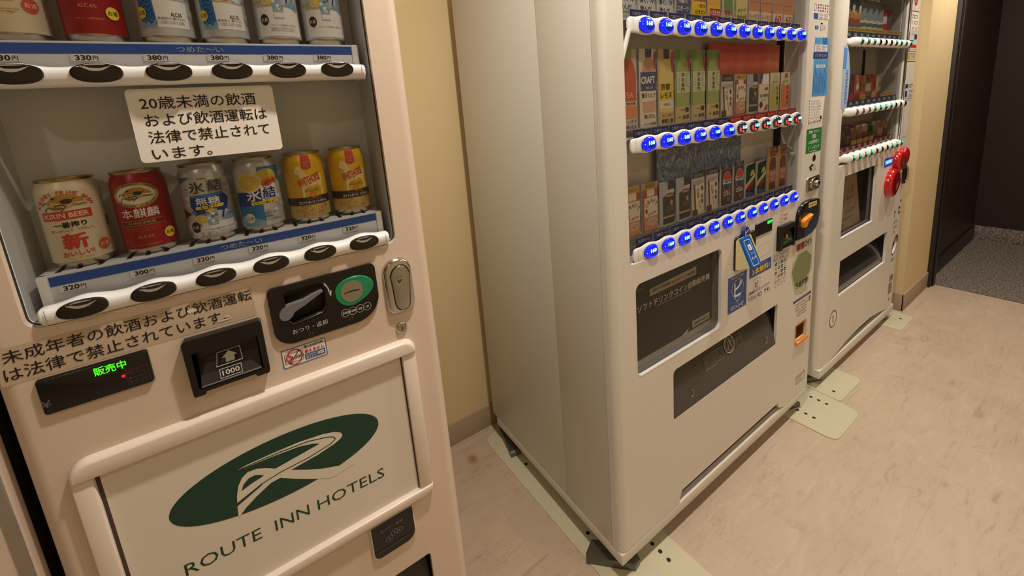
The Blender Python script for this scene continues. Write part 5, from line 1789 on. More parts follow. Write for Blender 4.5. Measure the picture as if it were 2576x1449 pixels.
b.fine(0.9700, 1.0340, 0.1990, 0.0080, -0.0004, DIMG, 2)
b.fine(0.9700, 1.0200, 0.1840, 0.0090, -0.0004, DIMG, 3)
part(b, 'rating_plate', M2)

# corner feet: steel wedge pads on threaded posts
def foot_pad(pts, px, py, parent):
    b = MB()
    n = len(pts)
    z0, z1 = 0.0045, 0.030
    cx = sum(p[0] for p in pts) / n; cy = sum(p[1] for p in pts) / n
    up = [((x - cx) * 0.90 + cx, (y - cy) * 0.90 + cy) for x, y in pts]
    if area2(pts) < 0: pts, up = pts[::-1], up[::-1]
    vs = [(x, y, z0) for x, y in pts] + [(x, y, z1 - 0.006) for x, y in pts] + [(x, y, z1) for x, y in up]
    fs = [tuple(range(n))[::-1], tuple(2 * n + i for i in range(n))]
    for k in (0, 1):
        fs += [(k * n + i, k * n + (i + 1) % n, (k + 1) * n + (i + 1) % n, (k + 1) * n + i) for i in range(n)]
    b.add(vs, fs, mat('dull zinc steel', (112, 110, 104), 0.38, metal=0.8, vary=0.15, scale=60))
    b.tube([(px, py, z1 - 0.002), (px, py, 0.0755)], 0.009, STEEL, 12)
    b.tube([(px, py, z1), (px, py, z1 + 0.010)], 0.016, STEEL, 6)
    return part(b, 'foot', parent)


foot_pad([(-0.2050, 0.1120), (-0.1950, 0.1250), (-0.1500, 0.1450), (-0.0500, 0.0600), (-0.0700, 0.0080), (-0.0980, 0.0030)], -0.115, 0.060, M2)
foot_pad([(-0.1750, 0.6100), (-0.1300, 0.6000), (-0.0700, 0.7000), (-0.1400, 0.7700)], -0.115, 0.690, M2)
foot_pad([(0.9650, 0.0450), (1.0550, 0.0150), (1.0600, 0.0600), (1.0000, 0.1200)], 1.025, 0.055, M2)
foot_pad([(0.9800, 0.6500), (1.0700, 0.6100), (1.0900, 0.6800), (1.0200, 0.7500)], 1.025, 0.690, M2)

# ---------------------------------------------------------------- floor plates under the machines
PLATE = mat('pale green white painted steel plate', (208, 204, 178), 0.4, vary=0.03, scale=18, bump=0.04)
GRIME = mat('dark grime', (70, 66, 56), 0.6)


def floor_plate(pts, holes, label, z1=0.0042, scratches=0, fold=None):
    if area2(pts) < 0: pts = pts[::-1]
    b = MB()
    n = len(pts)
    b.add([(x, y, 0) for x, y in pts] + [(x, y, z1) for x, y in pts],
          [tuple(range(n))[::-1], tuple(n + i for i in range(n))] + [(i, (i + 1) % n, n + (i + 1) % n, n + i) for i in range(n)], PLATE)
    for x, y in holes:
        b.add([(x + 0.0068 * math.cos(q * PI / 8), y + 0.0068 * math.sin(q * PI / 8), z1 + 0.0003) for q in range(16)], [tuple(range(16))], BLACKM)
    r = random.Random(int(abs(pts[0][0]) * 1000))
    cx = sum(p[0] for p in pts) / n; cy = sum(p[1] for p in pts) / n
    for i in range(scratches):
        x = cx + r.gauss(0, 0.045); y = cy + r.gauss(0, 0.018); q = 0.002 + 0.004 * r.random(); t = r.random() * PI
        b.add([(x - q * math.cos(t), y - q * math.sin(t), z1 + 0.0003), (x + q * math.cos(t), y + q * math.sin(t), z1 + 0.0003), (x + q * math.cos(t) - 0.001 * math.sin(t), y + q * math.sin(t) + 0.001 * math.cos(t), z1 + 0.0003)], [(0, 1, 2)], GRIME)
    o = b.build('floor_plate', base=(cx, cy, 0))
    return tag(o, label, 'floor plate', 'steel plates under the machine feet')


def rounded(pts, rad, n=5):
    out = []
    N = len(pts)
    for i in range(N):
        p, q, r = Vector(pts[i - 1]), Vector(pts[i]), Vector(pts[(i + 1) % N])
        a = (p - q); c = (r - q)
        d = rad[i]
        if d <= 0: out.append(tuple(q)); continue
        s = q + a.normalized() * d; e = q + c.normalized() * d
        for k in range(n + 1):
            t = k / n
            m = s * (1 - t) ** 2 + q * 2 * t * (1 - t) + e * t * t
            out.append(tuple(m))
    return out


floor_plate(rounded([(-0.2165, 0.7800), (-0.1860, -0.2400), (0.0830, -0.2400), (0.0755, 0.0200), (0.0600, 0.7800)], (0.06, 0.05, 0.05, 0, 0)),
            [(-0.1421, 0.5450), (-0.1343, 0.1814), (0.0123, 0.0261), (0.0132, -0.0049), (0.0133, -0.0370)], 'long steel floor plate under the left side of the blue button machine', scratches=4)
floor_plate(rounded([(0.9300, 0.4000), (0.9500, -0.1640), (1.2120, -0.1640), (1.2250, -0.0450), (1.2250, 0.4000)], (0, 0.04, 0.045, 0, 0)),
            [(1.1613, 0.0125), (1.1629, -0.0191), (1.1628, -0.0510), (1.0236, 0.0122), (1.0263, -0.0201), (1.0259, -0.0522)], 'steel floor plate with six holes between the two right machines', scratches=5)
floor_plate(rounded([(1.2270, 0.3000), (1.2285, -0.0830), (1.4800, -0.0860), (1.4900, 0.3000)], (0, 0.012, 0.03, 0)), [(1.2829, -0.0368)], 'steel floor plate with one hole under the left foot of the far machine', scratches=3)
floor_plate(rounded([(2.1300, 0.3000), (2.1560, -0.0650), (2.4030, -0.0630), (2.4200, 0.3000)], (0, 0.02, 0.025, 0)), [(2.32, -0.02)], 'scratched steel floor plate at the right foot of the far machine', scratches=60)

# ---------------------------------------------------------------- printed drink cards behind the pane of the middle machine
CW = 0.0670
def cx_of(j): return 0.0020 + (j - 2) * 0.0775 + CW / 2


def m8(name, rgb):     # print inks paled towards beige for the haze reflected in the pane
    return mat(name, tuple(0.80 * c + 0.20 * f for c, f in zip(rgb, (226, 216, 206))), 0.5)


C_WATER = m8('pale water print', (206, 214, 220)); C_SKY = m8('water blue print', (150, 178, 206)); C_NAVY = m8('card navy print', (40, 56, 110))
C_TEA = m8('tea red print', (196, 76, 46)); C_TEA2 = m8('tea orange print', (222, 130, 66)); C_LIME = m8('lime cap print', (148, 152, 52))
C_MILK = m8('milk tea print', (206, 160, 136)); C_CREAMC = m8('card cream print', (226, 216, 196)); C_LEM = m8('lemonade print', (226, 202, 110))
C_GREEN = m8('green tea print', (146, 166, 84)); C_GREEN2 = m8('leaf green print', (92, 138, 62)); C_PALE = m8('pale green print', (200, 200, 160)); C_TAN = m8('matcha tan print', (196, 172, 118))
C_BROWN = m8('coffee brown print', (92, 54, 40)); C_DARK = m8('black coffee print', (44, 42, 46)); C_GREY = m8('card grey print', (196, 190, 184)); C_ORG = m8('card orange print', (210, 112, 62))
C_MAROON = m8('latte maroon print', (150, 62, 50)); C_LATTE = m8('latte brown print', (196, 130, 96)); C_GOLD = m8('card gold print', (188, 146, 70)); C_DEW = m8('dark green print', (44, 66, 44)); C_DEW2 = m8('bright lime print', (176, 190, 60))
C_COLA = m8('cola brown print', (86, 44, 36)); C_PINK = m8('card rose print', (176, 56, 72))


def bottle(b, w, z0, z1, neck, m, y, cap=None, caph=0.018, x=0.0):
    """printed bottle silhouette"""
    h = z1 - z0
    sh = z0 + h * 0.66
    pts = [(x - w, z0 + 0.004), (x - w + 0.004, z0), (x + w - 0.004, z0), (x + w, z0 + 0.004), (x + w, sh), (x + w * 0.72, sh + h * 0.13), (x + neck, z1 - caph), (x - neck, z1 - caph), (x - w * 0.72, sh + h * 0.13), (x - w, sh)]
    b.flat(pts, y, m)
    if cap:
        b.flat(quad(x - neck * 1.15, x + neck * 1.15, z1 - caph, z1), y, cap)


def k_water(b, h):
    b.flat(quad(-0.0335, 0.0335, 0, h), -0.0014, C_WATER)
    b.flat([(-0.0335, h * 0.28), (0.0335, h * 0.30), (0.0335, h * 0.55), (-0.0335, h * 0.5)], -0.0016, C_SKY)
    b.text('清く、冷', 0.0020, 0.0290, 0.0560, 0.0150, -0.0018, INK, bold=0.01)
    b.text('澄んだ', -0.0020, 0.0085, 0.0450, 0.0130, -0.0018, INK, bold=0.01)


def k_sport(b, h):
    b.flat(quad(-0.0335, 0.0335, 0, h), -0.0014, C_GREY)
    b.flat([(-0.0280, 0.0040), (0.0335, 0.0040), (0.0335, 0.0520), (-0.0280, 0.0450)], -0.0016, C_NAVY)
    b.text('7種の', 0.0010, 0.0370, 0.0440, 0.0110, -0.0018, WINK, bold=0.01)
    b.text('スポーツ', 0.0010, 0.0180, 0.0520, 0.0150, -0.0018, WINK, bold=0.02)


def k_vitamin(b, h):
    b.flat(quad(-0.0335, 0.0335, 0, h), -0.0014, YELLOWP)
    b.flat(quad(-0.0260, 0.0335, 0.0420, h), -0.0016, C_PINK)
    b.text('1日分', 0.0140, 0.0300, 0.0300, 0.0110, -0.0018, INK, bold=0.01)
    b.text('ビタミン', 0.0080, 0.0130, 0.0480, 0.0120, -0.0018, INK, bold=0.02)


def k_daily(b, h):
    b.flat(quad(-0.0335, 0.0335, 0, h), -0.0014, m8('orange yellow print', (232, 178, 50)))
    b.flat(quad(-0.0335, 0.0335, 0.0, 0.034), -0.0016, YELLOWP)
    b.flat(quad(-0.0230, 0.0335, 0.0020, 0.0260), -0.0018, REDINK)
    b.text('1日分', 0.0060, 0.0140, 0.0500, 0.0150, -0.0020, WINK, bold=0.03)


def k_melon(b, h):
    b.flat(quad(-0.0335, 0.0335, 0, h), -0.0014, C_GREY)
    bottle(b, 0.024, 0.020, h, 0.009, C_GREEN2, -0.0016)
    b.flat(quad(-0.024, 0.024, 0.062, 0.090), -0.0018, C_PALE)
    b.text('喫茶の', 0.0030, 0.0180, 0.0480, 0.0150, -0.0020, REDINK, bold=0.01)
    b.text('メロンソーダ', 0.0030, 0.0050, 0.0480, 0.0070, -0.0020, REDINK)


def k_citrus(b, h):
    b.flat(quad(-0.0335, 0.0335, 0, h), -0.0014, m8('pale lemon print', (222, 208, 130)))
    b.text('爽やか', 0.0000, 0.0300, 0.0480, 0.0120, -0.0018, C_GREEN2, bold=0.01, rot=0.12)
    b.text('Refresh', 0.0020, 0.0110, 0.0540, 0.0150, -0.0018, C_DEW, rot=0.1)


def k_rooibos(b, h, t='ルイボス'):
    b.flat(quad(-0.0335, 0.0335, 0, h), -0.0014, C_CREAMC)
    b.flat(quad(-0.0320, 0.0320, 0.0330, h), -0.0016, C_LATTE)
    for z in (0.060, 0.085, 0.110):
        b.line([(-0.032, z), (0.032, z + 0.002)], 0.0025, -0.0018, C_TEA)
    b.flat(quad(-0.0320, 0.0320, 0.0330, 0.0460), -0.0018, C_TEA2)
    if t == '60': b.text('60', 0.0050, 0.0140, 0.0440, 0.0280, -0.0018, REDINK, bold=0.01)
    else: b.text(t, 0.0000, 0.0160, 0.0600, 0.0170, -0.0018, C_TEA, bold=0.005)


def k_tea(b, h):
    b.flat(quad(-0.0335, 0.0335, 0, h), -0.0014, C_GREY)
    bottle(b, 0.030, 0.030, h, 0.013, C_TEA, -0.0016, C_LIME, 0.024)
    b.flat(quad(-0.030, 0.030, 0.030, 0.062), -0.0018, C_TEA2)
    b.flat(quad(-0.030, 0.030, 0.062, 0.074), -0.0018, C_PALE)
    b.text('無糖', 0.0080, 0.0680, 0.0360, 0.0080, -0.0020, INK)
    b.text('TEA', 0.0000, 0.0900, 0.0360, 0.0140, -0.0020, C_CREAMC)
    b.text('すっきり', 0.0040, 0.0210, 0.0480, 0.0090, -0.0020, INK)
    b.text('無糖の紅茶', 0.0040, 0.0070, 0.0480, 0.0100, -0.0020, INK)


def k_milk(b, h):
    b.flat(quad(-0.0335, 0.0335, 0, h), -0.0014, C_CREAMC)
    bottle(b, 0.027, 0.040, h, 0.011, C_MILK, -0.0016, C_NAVY, 0.022, x=0.004)
    b.flat(quad(-0.0290, 0.0335, 0.0980, 0.1480), -0.0018, C_NAVY)
    b.text('CRAFT', 0.0010, 0.1270, 0.0560, 0.0190, -0.0020, WINK, bold=0.03, rot=0.03)
    b.text('贅沢', 0.0060, 0.1060, 0.0300, 0.0080, -0.0020, C_GREY)
    b.flat(quad(-0.0290, 0.0335, 0.0700, 0.0980), -0.0018, C_CREAMC)
    b.text('贅沢ミルク', 0.0020, 0.0860, 0.0560, 0.0130, -0.0020, INK, bold=0.01)
    b.text('贅沢な', 0.0060, 0.0290, 0.0460, 0.0120, -0.0020, INK)
    b.text('ミルクの茶葉', 0.0060, 0.0090, 0.0500, 0.0090, -0.0020, INK)
    b.flat(ell(0.0300, h - 0.030, 0.0060, 0.0240, 20), -0.0020, C_MAROON)


def k_lemonade(b, h):
    b.flat(quad(-0.0335, 0.0335, 0, h), -0.0014, C_TAN)
    bottle(b, 0.031, 0.0360, h, 0.011, C_LEM, -0.0016, C_DARK, 0.026, x=0.003)
    b.flat(quad(-0.0300, 0.0335, 0.0690, 0.1180), -0.0018, m8('lemon label print', (226, 192, 60)))
    b.text('京都', -0.0030, 0.1060, 0.0420, 0.0180, -0.0020, INK, bold=0.015)
    b.text('レモネ', 0.0010, 0.0830, 0.0500, 0.0180, -0.0020, INK, bold=0.015)
    b.flat(quad(-0.0300, 0.0335, 0.0460, 0.0680), -0.0018, C_CREAMC)
    b.text('檸檬水', 0.0040, 0.0570, 0.0300, 0.0080, -0.0020, DIMG)
    b.text('丸ごと搾り', 0.0050, 0.0270, 0.0440, 0.0090, -0.0020, INK)
    b.text('檸檬と蜜', 0.0050, 0.0110, 0.0500, 0.0130, -0.0020, INK, bold=0.01)
    b.flat(ell(0.0290, h - 0.034, 0.0070, 0.0290, 20), -0.0020, C_PINK)


def k_greentea(b, h):
    b.flat(quad(-0.0335, 0.0335, 0, h), -0.0014, C_GREEN2)
    b.flat(quad(-0.0335, 0.0335, 0, 0.0480), -0.0015, C_TAN)
    bottle(b, 0.0290, 0.0480, h, 0.011, C_GREEN, -0.0016, m8('pale cap print', (120, 156, 84)), 0.024)
    b.flat(quad(-0.0300, 0.0335, 0.0860, 0.1460), -0.0018, C_PALE)
    for i, ch in enumerate('伊右衛門'):
        b.text(ch, 0.0000, 0.1370 - 0.0142 * i, 0.0150, 0.0120, -0.0020, m8('deep green ink', (40, 74, 40)), bold=0.015)
    for i, ch in enumerate('いえもん'):
        b.text(ch, -0.0180, 0.1250 - 0.0090 * i, 0.0050, 0.0050, -0.0020, DIMG)
    b.line([(0.0300, 0.1420), (0.0180, 0.1400), (0.0180, 0.1060), (0.0300, 0.1020)], 0.0012, -0.0020, INK)
    b.text('一番', 0.0090, 0.0370, 0.0420, 0.0140, -0.0020, INK, bold=0.01)
    b.text('抹茶', 0.0140, 0.0160, 0.0320, 0.0130, -0.0020, INK, bold=0.01)
    b.text('国産', -0.0160, 0.0160, 0.0120, 0.0060, -0.0020, DIMG)
    b.flat(ell(0.0300, h - 0.036, 0.0055, 0.0260, 18), -0.0020, C_PINK)


def k_cafe(b, h):
    b.flat(quad(-0.0335, 0.0335, 0, h), -0.0014, C_GREY)
    b.flat(quad(-0.0335, 0.0335, h - 0.0210, h), -0.0016, C_DARK)
    b.text('コク深く', 0.0040, h - 0.0130, 0.0480, 0.0100, -0.0018, LGREY)
    b.flat([(-0.0180, 0.0100), (0.0180, 0.0040), (0.0330, h - 0.0380), (-0.0260, h - 0.0380)], -0.0016, C_CREAMC)
    b.flat([(-0.0180, 0.0100), (-0.0100, 0.0080), (-0.0170, h - 0.0380), (-0.0260, h - 0.0380)], -0.0018, C_BROWN)
    b.flat(ell(0.0030, h - 0.0370, 0.0300, 0.0075, 24), -0.0018, m8('cup lid print', (168, 160, 158)))
    b.text('Café', -0.0010, h * 0.50, 0.0300, 0.0120, -0.0020, C_BROWN, bold=0.01, rot=-1.35)
    b.text('au lait', 0.0080, h * 0.24, 0.0300, 0.0080, -0.0020, C_BROWN, rot=-1.35)
    for z, r in ((0.60, 0.0085), (0.42, 0.0065), (0.30, 0.0080)):
        b.flat(ell(0.0200, h * z, r * 0.7, r, 16), -0.0019, C_BROWN)
    b.flat(quad(-0.0310, -0.0040, 0.0, 0.0200), -0.0021, C_COLA)


def k_latte(b, h):
    b.flat(quad(-0.0335, 0.0335, 0, h), -0.0014, C_MAROON)
    b.flat(quad(-0.0335, 0.0335, h - 0.0190, h), -0.0016, C_GOLD)
    b.text('豊かなコク', 0.0030, h - 0.0100, 0.0420, 0.0080, -0.0018, INK)
    bottle(b, 0.0300, 0.0030, h - 0.0190, 0.0140, C_LATTE, -0.0016, C_CREAMC, 0.020, x=0.004)
    b.flat(quad(-0.0240, 0.0335, 0.0440, 0.1000), -0.0018, C_CREAMC)
    arc_text_card(b, 'CRAFT', 0.0060, 0.0600, 0.0330, 0.0300, 0.0120, C_BROWN)
    b.flat(ell(-0.0160, 0.0620, 0.0050, 0.0070, 14), -0.0020, C_BROWN)
    b.text('Latte', 0.0080, 0.0540, 0.0380, 0.0100, -0.0020, C_BROWN, rot=0.1)
    for r in (0.0200, 0.0120):
        b.outline(ell(0.0080, 0.0280, r, r * 0.6, 24), 0.0025, -0.0020, C_CREAMC)


def arc_text_card(b, t, cx, cz, rx, rz, h, m):
    for i, ch in enumerate(t):
        q = PI * (0.86 - 0.72 * (i + 0.5) / len(t))
        b.text(ch, cx + rx * math.cos(q) * 0.8, cz + rz * math.sin(q), None, h, -0.0020, m, bold=0.02, rot=(q - PI / 2) * 0.6)


def k_black(b, h):
    b.flat(quad(-0.0335, 0.0335, 0, h), -0.0014, m8('pale blue grey print', (170, 178, 192)))
    b.flat([(-0.0200, 0.0050), (0.0335, 0.0050), (0.0335, h - 0.040), (0.0100, h - 0.036), (-0.0200, h - 0.046)], -0.0016, C_DARK)
    b.flat(quad(0.0040, 0.0335, h - 0.026, h), -0.0016, C_DARK)
    b.flat(quad(0.0040, 0.0335, h - 0.036, h - 0.026), -0.0017, LGREY)
    b.flat(ell(0.0120, h - 0.044, 0.0180, 0.0040, 18), -0.0018, C_ORG)
    b.flat(quad(-0.0200, 0.0335, 0.0230, 0.0290), -0.0018, C_GOLD)
    b.flat(ell(0.0200, h * 0.50, 0.0065, 0.0080, 18), -0.0018, C_GOLD)
    b.text('PREMIUM', 0.0150, h * 0.40, 0.0320, 0.0060, -0.0019, GINK)
    b.text('BLACK', 0.0150, h * 0.34, 0.0260, 0.0050, -0.0019, GINK)


def k_white(b, h):
    b.flat(quad(-0.0335, 0.0335, 0, h), -0.0014, C_CREAMC)
    b.flat([(-0.0335, h - 0.034), (-0.0335, h), (-0.0060, h), (-0.0180, h - 0.034)], -0.0016, C_NAVY)
    b.flat(quad(-0.0100, 0.0335, h - 0.036, h - 0.004), -0.0016, WINK)
    b.text('白の贅沢', 0.0040, 0.0560, 0.0560, 0.0120, -0.0018, INK, bold=0.01)
    b.text('エスプレッソ', 0.0040, 0.0400, 0.0400, 0.0070, -0.0018, INK)
    b.flat(ell(-0.0170, 0.0250, 0.0110, 0.0110, 20), -0.0018, C_DARK)
    b.flat([(0.0000, 0.0040), (0.0300, 0.0060), (0.0300, 0.0260), (0.0160, 0.0220)], -0.0018, C_PINK)
    b.flat(rr(0.0060, 0.0280, 0.0740, 0.0840, 0.003, 3), -0.0018, C_MAROON)


def k_hotgreen(b, h, m=None, cap=None):
    b.flat(quad(-0.0335, 0.0335, 0, h), -0.0014, C_CREAMC)
    b.flat(quad(-0.0300, 0.0335, 0.0040, h - 0.040), -0.0016, m or m8('hot lime print', (172, 178, 84)))
    bottle(b, 0.0180, h - 0.046, h - 0.004, 0.009, C_PALE, -0.0018, cap or C_PALE, 0.016, x=0.006)
    b.text('あたたか', 0.0020, h - 0.0330, 0.0440, 0.0080, -0.0020, INK)
    b.outline(rr(-0.0230, 0.0060, 0.0560, 0.0860, 0.006, 4), 0.0022, -0.0018, C_PALE)
    for i, ch in enumerate('緑茶一番'):
        b.text(ch, 0.0190, 0.0780 - 0.0180 * i, 0.0130, 0.0130, -0.0019, DIMG)


def k_cola(b, h):
    b.flat(quad(-0.0335, 0.0335, 0, h), -0.0014, C_GREY)
    b.flat(quad(-0.0300, 0.0335, h - 0.0150, h), -0.0016, C_DARK)
    b.text('〈生〉', 0.0040, h - 0.0075, 0.0360, 0.0100, -0.0018, LGREY)
    b.flat(rr(-0.0270, 0.0335, 0.0020, h - 0.0160, 0.006, 4), -0.0016, C_DARK)
    b.flat(quad(-0.0270, 0.0335, 0.0230, 0.0640), -0.0017, C_COLA)
    e = ell(0.0080, 0.0840, 0.0250, 0.0330, 30)
    b.flat(e, -0.0019, WINK)
    b.flat([(x, z) for x, z in ell(0.0080, 0.0860, 0.0230, 0.0300, 24, a0=0.05, a1=PI)], -0.0021, m8('cola red print', (190, 60, 50)))
    b.flat([(x, z) for x, z in ell(0.0080, 0.0800, 0.0230, 0.0280, 24, a0=PI * 1.05, a1=PI * 1.97)], -0.0021, C_NAVY)
    b.flat(quad(-0.0180, 0.0335, 0.0780, 0.0880), -0.0022, WINK)
    b.text('PEPSI', 0.0090, 0.0830, 0.0440, 0.0090, -0.0024, INK, bold=0.03)
    b.text('COLA', 0.0080, 0.0420, 0.0420, 0.0160, -0.0020, WINK, bold=0.02)
    b.text('生', 0.0160, 0.0200, 0.0150, 0.0120, -0.0020, LGREY)


def k_dew(b, h):
    b.flat(quad(-0.0335, 0.0335, 0, h), -0.0014, C_GREY)
    b.flat([(-0.0270, 0.0020), (0.0335, 0.0020), (0.0335, h), (-0.0200, h - 0.004), (-0.0270, h - 0.012)], -0.0016, C_DEW)
    b.flat([(-0.0270, 0.0300), (0.0335, 0.0700), (0.0335, 0.0850), (-0.0270, 0.0500)], -0.0018, C_PALE)
    b.flat([(0.0000, 0.0760), (0.0300, 0.0830), (0.0240, 0.1000), (0.0060, 0.0950)], -0.0019, C_DEW2)
    b.text('DEW', 0.0060, 0.0420, 0.0440, 0.0220, -0.0022, REDINK, bold=0.04, rot=0.45, shear=0.2)
    b.flat([(-0.0270, 0.0020), (0.0335, 0.0020), (0.0335, 0.0120), (-0.0270, 0.0250)], -0.0019, C_NAVY)


def k_vita(b, h):
    b.flat(quad(-0.0335, 0.0335, 0, h), -0.0014, C_GOLD)
    b.flat(quad(-0.0150, 0.0335, h - 0.036, h), -0.0016, C_BROWN)
    b.text('超刺激', 0.0090, h - 0.0100, 0.0400, 0.0110, -0.0018, C_GOLD, bold=0.02)
    b.text('ビタミンC', 0.0090, h - 0.0260, 0.0420, 0.0110, -0.0018, C_GOLD, bold=0.02)
    b.flat([(-0.0180, 0.0020), (0.0300, 0.0020), (0.0300, h - 0.060), (0.0240, h - 0.040), (-0.0060, h - 0.040), (-0.0180, h - 0.060)], -0.0016, C_COLA)
    b.flat(quad(-0.0180, 0.0300, 0.0300, 0.0780), -0.0018, m8('vitamin label print', (178, 84, 66)))
    b.text('DEKA', 0.0060, 0.0640, 0.0400, 0.0160, -0.0020, LGREY, bold=0.01, rot=0.08)
    b.text('VC', 0.0060, 0.0430, 0.0320, 0.0160, -0.0020, LGREY, bold=0.01, rot=0.08)
    b.flat(quad(-0.0180, 0.0300, 0.0060, 0.0180), -0.0018, C_DARK)


CARDS = {}
def drink_card(kind, fn, j, z, h, label, group):
    x = cx_of(j)
    if kind in CARDS:
        return copy_tree(CARDS[kind], (x, 0.0295, z), label, group)
    t = thing('drink_card', label, 'drink card', (x, 0.0295, z), group)
    b = MB().box(-0.0335, 0.0335, -0.0012, 0.0012, 0, h, C_GREY)
    b.build('card_board', t, base=(0, 0, 0))
    b = MB(); fn(b, h)
    # trim the print to the card edge
    b.v = [(max(-0.0335, min(0.0335, v[0])), v[1], v[2]) for v in b.v]
    b.build('card_print', t, base=(0, 0, 0), smooth=0)
    b = MB().box(-0.030, 0.030, -0.0008, 0.014, -0.0022, 0.0, LINER2)
    b.build('card_foot', t, base=(0, 0, 0))
    CARDS[kind] = t
    return t


GT, GM, GL = 'drink cards in the top row', 'drink cards in the middle row', 'drink cards in the bottom row'
ZT, ZM, ZL = 1.6930, 1.3920, 1.0930
HT = 0.094
for j, lb in ((1, 'pale water card at the left end of the top card row'), (2, 'pale water card second from the left in the top card row'), (3, 'pale water card beside the navy sports drink card')):
    drink_card('water', k_water, j, ZT, HT, lb, GT)
drink_card('sport', k_sport, 4, ZT, HT, 'grey card with a navy sports drink panel in the top row', GT)
drink_card('vitamin', k_vitamin, 5, ZT, HT, 'yellow card with a red upper part in the top row', GT)
drink_card('daily', k_daily, 6, ZT, HT, 'amber card with a red label block in the top row', GT)
drink_card('melon', k_melon, 7, ZT, HT, 'card with a green soda bottle and red lettering', GT)
drink_card('citrus', k_citrus, 8, ZT, HT, 'pale lemon card with handwritten green lettering', GT)
drink_card('rooibos', k_rooibos, 9, ZT, HT, 'brown tea card beside the pale lemon card', GT)
drink_card('rooibos', k_rooibos, 10, ZT, HT, 'brown tea card next to the cards with a red 60', GT)
drink_card('sixty', lambda b, h: k_rooibos(b, h, '60'), 11, ZT, HT, 'brown tea card with a red 60, the left one of two', GT)
drink_card('sixty', None, 12, ZT, HT, 'brown tea card with a red 60 at the right end of the top row', GT)
drink_card('tea', k_tea, 1, ZM, 0.2070, 'red tea bottle card at the left end of the middle row', GM)
drink_card('milk', k_milk, 2, ZM, 0.2080, 'milk tea bottle card with a navy label', GM)
drink_card('lemonade', k_lemonade, 3, ZM, 0.2080, 'lemonade bottle card with a yellow label', GM)
for j, lb in ((4, 'green tea card beside the yellow lemonade card'), (5, 'green tea card standing between two other green tea cards'), (6, 'green tea card beside the short coffee cup card')):
    drink_card('greentea', k_greentea, j, ZM, 0.2080, lb, GM)
drink_card('cafe_mid', k_cafe, 7, ZM, 0.1330, 'short coffee cup card beside the green tea cards', GM)
drink_card('latte_mid', k_latte, 8, ZM, 0.1330, 'latte bottle card with a maroon edge in the middle row', GM)
drink_card('black_mid', k_black, 9, ZM, 0.1310, 'black coffee bottle card in the middle row', GM)
drink_card('white_mid', k_white, 10, ZM, 0.1310, 'cream card with a navy corner in the middle row', GM)
drink_card('hotgreen', k_hotgreen, 11, ZM, 0.1330, 'lime green hot tea card in the middle row', GM)
drink_card('hotorange', lambda b, h: k_hotgreen(b, h, C_ORG, C_MAROON), 12, ZM, 0.1330, 'orange hot tea card at the right end of the middle row', GM)
drink_card('latte', k_latte, 1, ZL, 0.1430, 'latte bottle card at the left end of the bottom row', GL)
drink_card('latte', None, 2, ZL, 0.1430, 'latte bottle card second from the left in the bottom row', GL)
drink_card('black', k_black, 3, ZL, 0.1340, 'black coffee bottle card beside the latte cards of the bottom row', GL)
drink_card('black', None, 4, ZL, 0.1340, 'black coffee bottle card beside the coffee cup cards of the bottom row', GL)
drink_card('cafe', k_cafe, 5, ZL, 0.1420, 'coffee cup card beside the black coffee cards of the bottom row', GL)
drink_card('cafe', None, 6, ZL, 0.1420, 'coffee cup card beside the cola can cards', GL)
drink_card('cola', k_cola, 7, ZL, 0.1410, 'cola can card beside the coffee cup card', GL)
drink_card('cola', None, 8, ZL, 0.1410, 'cola can card beside the dark green soda card', GL)
drink_card('dew', k_dew, 9, ZL, 0.1220, 'dark green soda can card beside the cola cards', GL)
drink_card('dew', None, 10, ZL, 0.1220, 'dark green soda can card beside the gold vitamin cards', GL)
drink_card('vita', k_vita, 11, ZL, 0.1640, 'gold vitamin drink card, the left one of two', GL)
drink_card('vita', None, 12, ZL, 0.1640, 'gold vitamin drink card at the right end of the bottom row', GL)

# ---------------------------------------------------------------- far machine with the green buttons
F3 = 0.017
X30, X31 = 1.2450, 2.3060
M3 = thing('vending_machine', 'white vending machine with small green lit buttons and red coin dish at the far end', 'vending machine', (1.775, 0.4, 0))
b = MB()
b.box(X30, X31, 0.285, 0.780, 0.100, 1.94, SIDE, 0.004)
b.box(X30, X30 + 0.05, F3 + 0.055, 0.2855, 0.100, 1.94, SIDE, 0.002)
b.box(X31 - 0.05, X31, F3 + 0.055, 0.2855, 0.100, 1.94, SIDE, 0.002)
b.box(X30 + 0.045, X31 - 0.045, F3 + 0.125, 0.2855, 0.100, 1.05, SIDE)
part(b, 'cabinet', M3)
b = MB().box(X30 + 0.005, X31 - 0.005, F3 - 0.002, 0.76, 0.055, 0.0985, WHITE, 0.0015)
part(b, 'base_frame', M3)
W3 = rr(1.3180, 2.1120, 1.0980, 1.870, 0.008, 3)
SQ3 = [(1.3960, 0.7375), (1.8160, 0.7375), (1.8160, 1.0435), (1.3960, 1.0435)]
SL3 = rr(1.4150, 2.0715, 0.4340, 0.6210, 0.004, 2)
CR3 = [(2.1760, 0.4620), (2.1980, 0.4500), (2.2250, 0.4600), (2.2600, 0.5000), (2.2650, 0.5400), (2.2450, 0.5580), (2.2150, 0.5500), (2.1850, 0.5150)]
q0 = X30 + 0.045
N3 = [(q0, 0.100), (1.3250, 0.100), (1.4500, 0.1130), (1.5860, 0.1350), (1.7500, 0.1440), (1.9100, 0.1440), (2.0500, 0.1280), (2.1700, 0.1060), (2.2000, 0.100), (X31 - 0.045, 0.100), (X31 - 0.045, 1.94), (q0, 1.94)]
b = MB()
door_shell(b, X30, X31, 0.100, 1.94, F3, 0.053, 0.045, [W3, SQ3, SL3, CR3], WHITE, 0.014, notch=N3)
part(b, 'door', M3)
b = MB().box(1.30, 2.22, F3 + 0.0205, F3 + 0.0225, 0.098, 0.150, BLACKM)
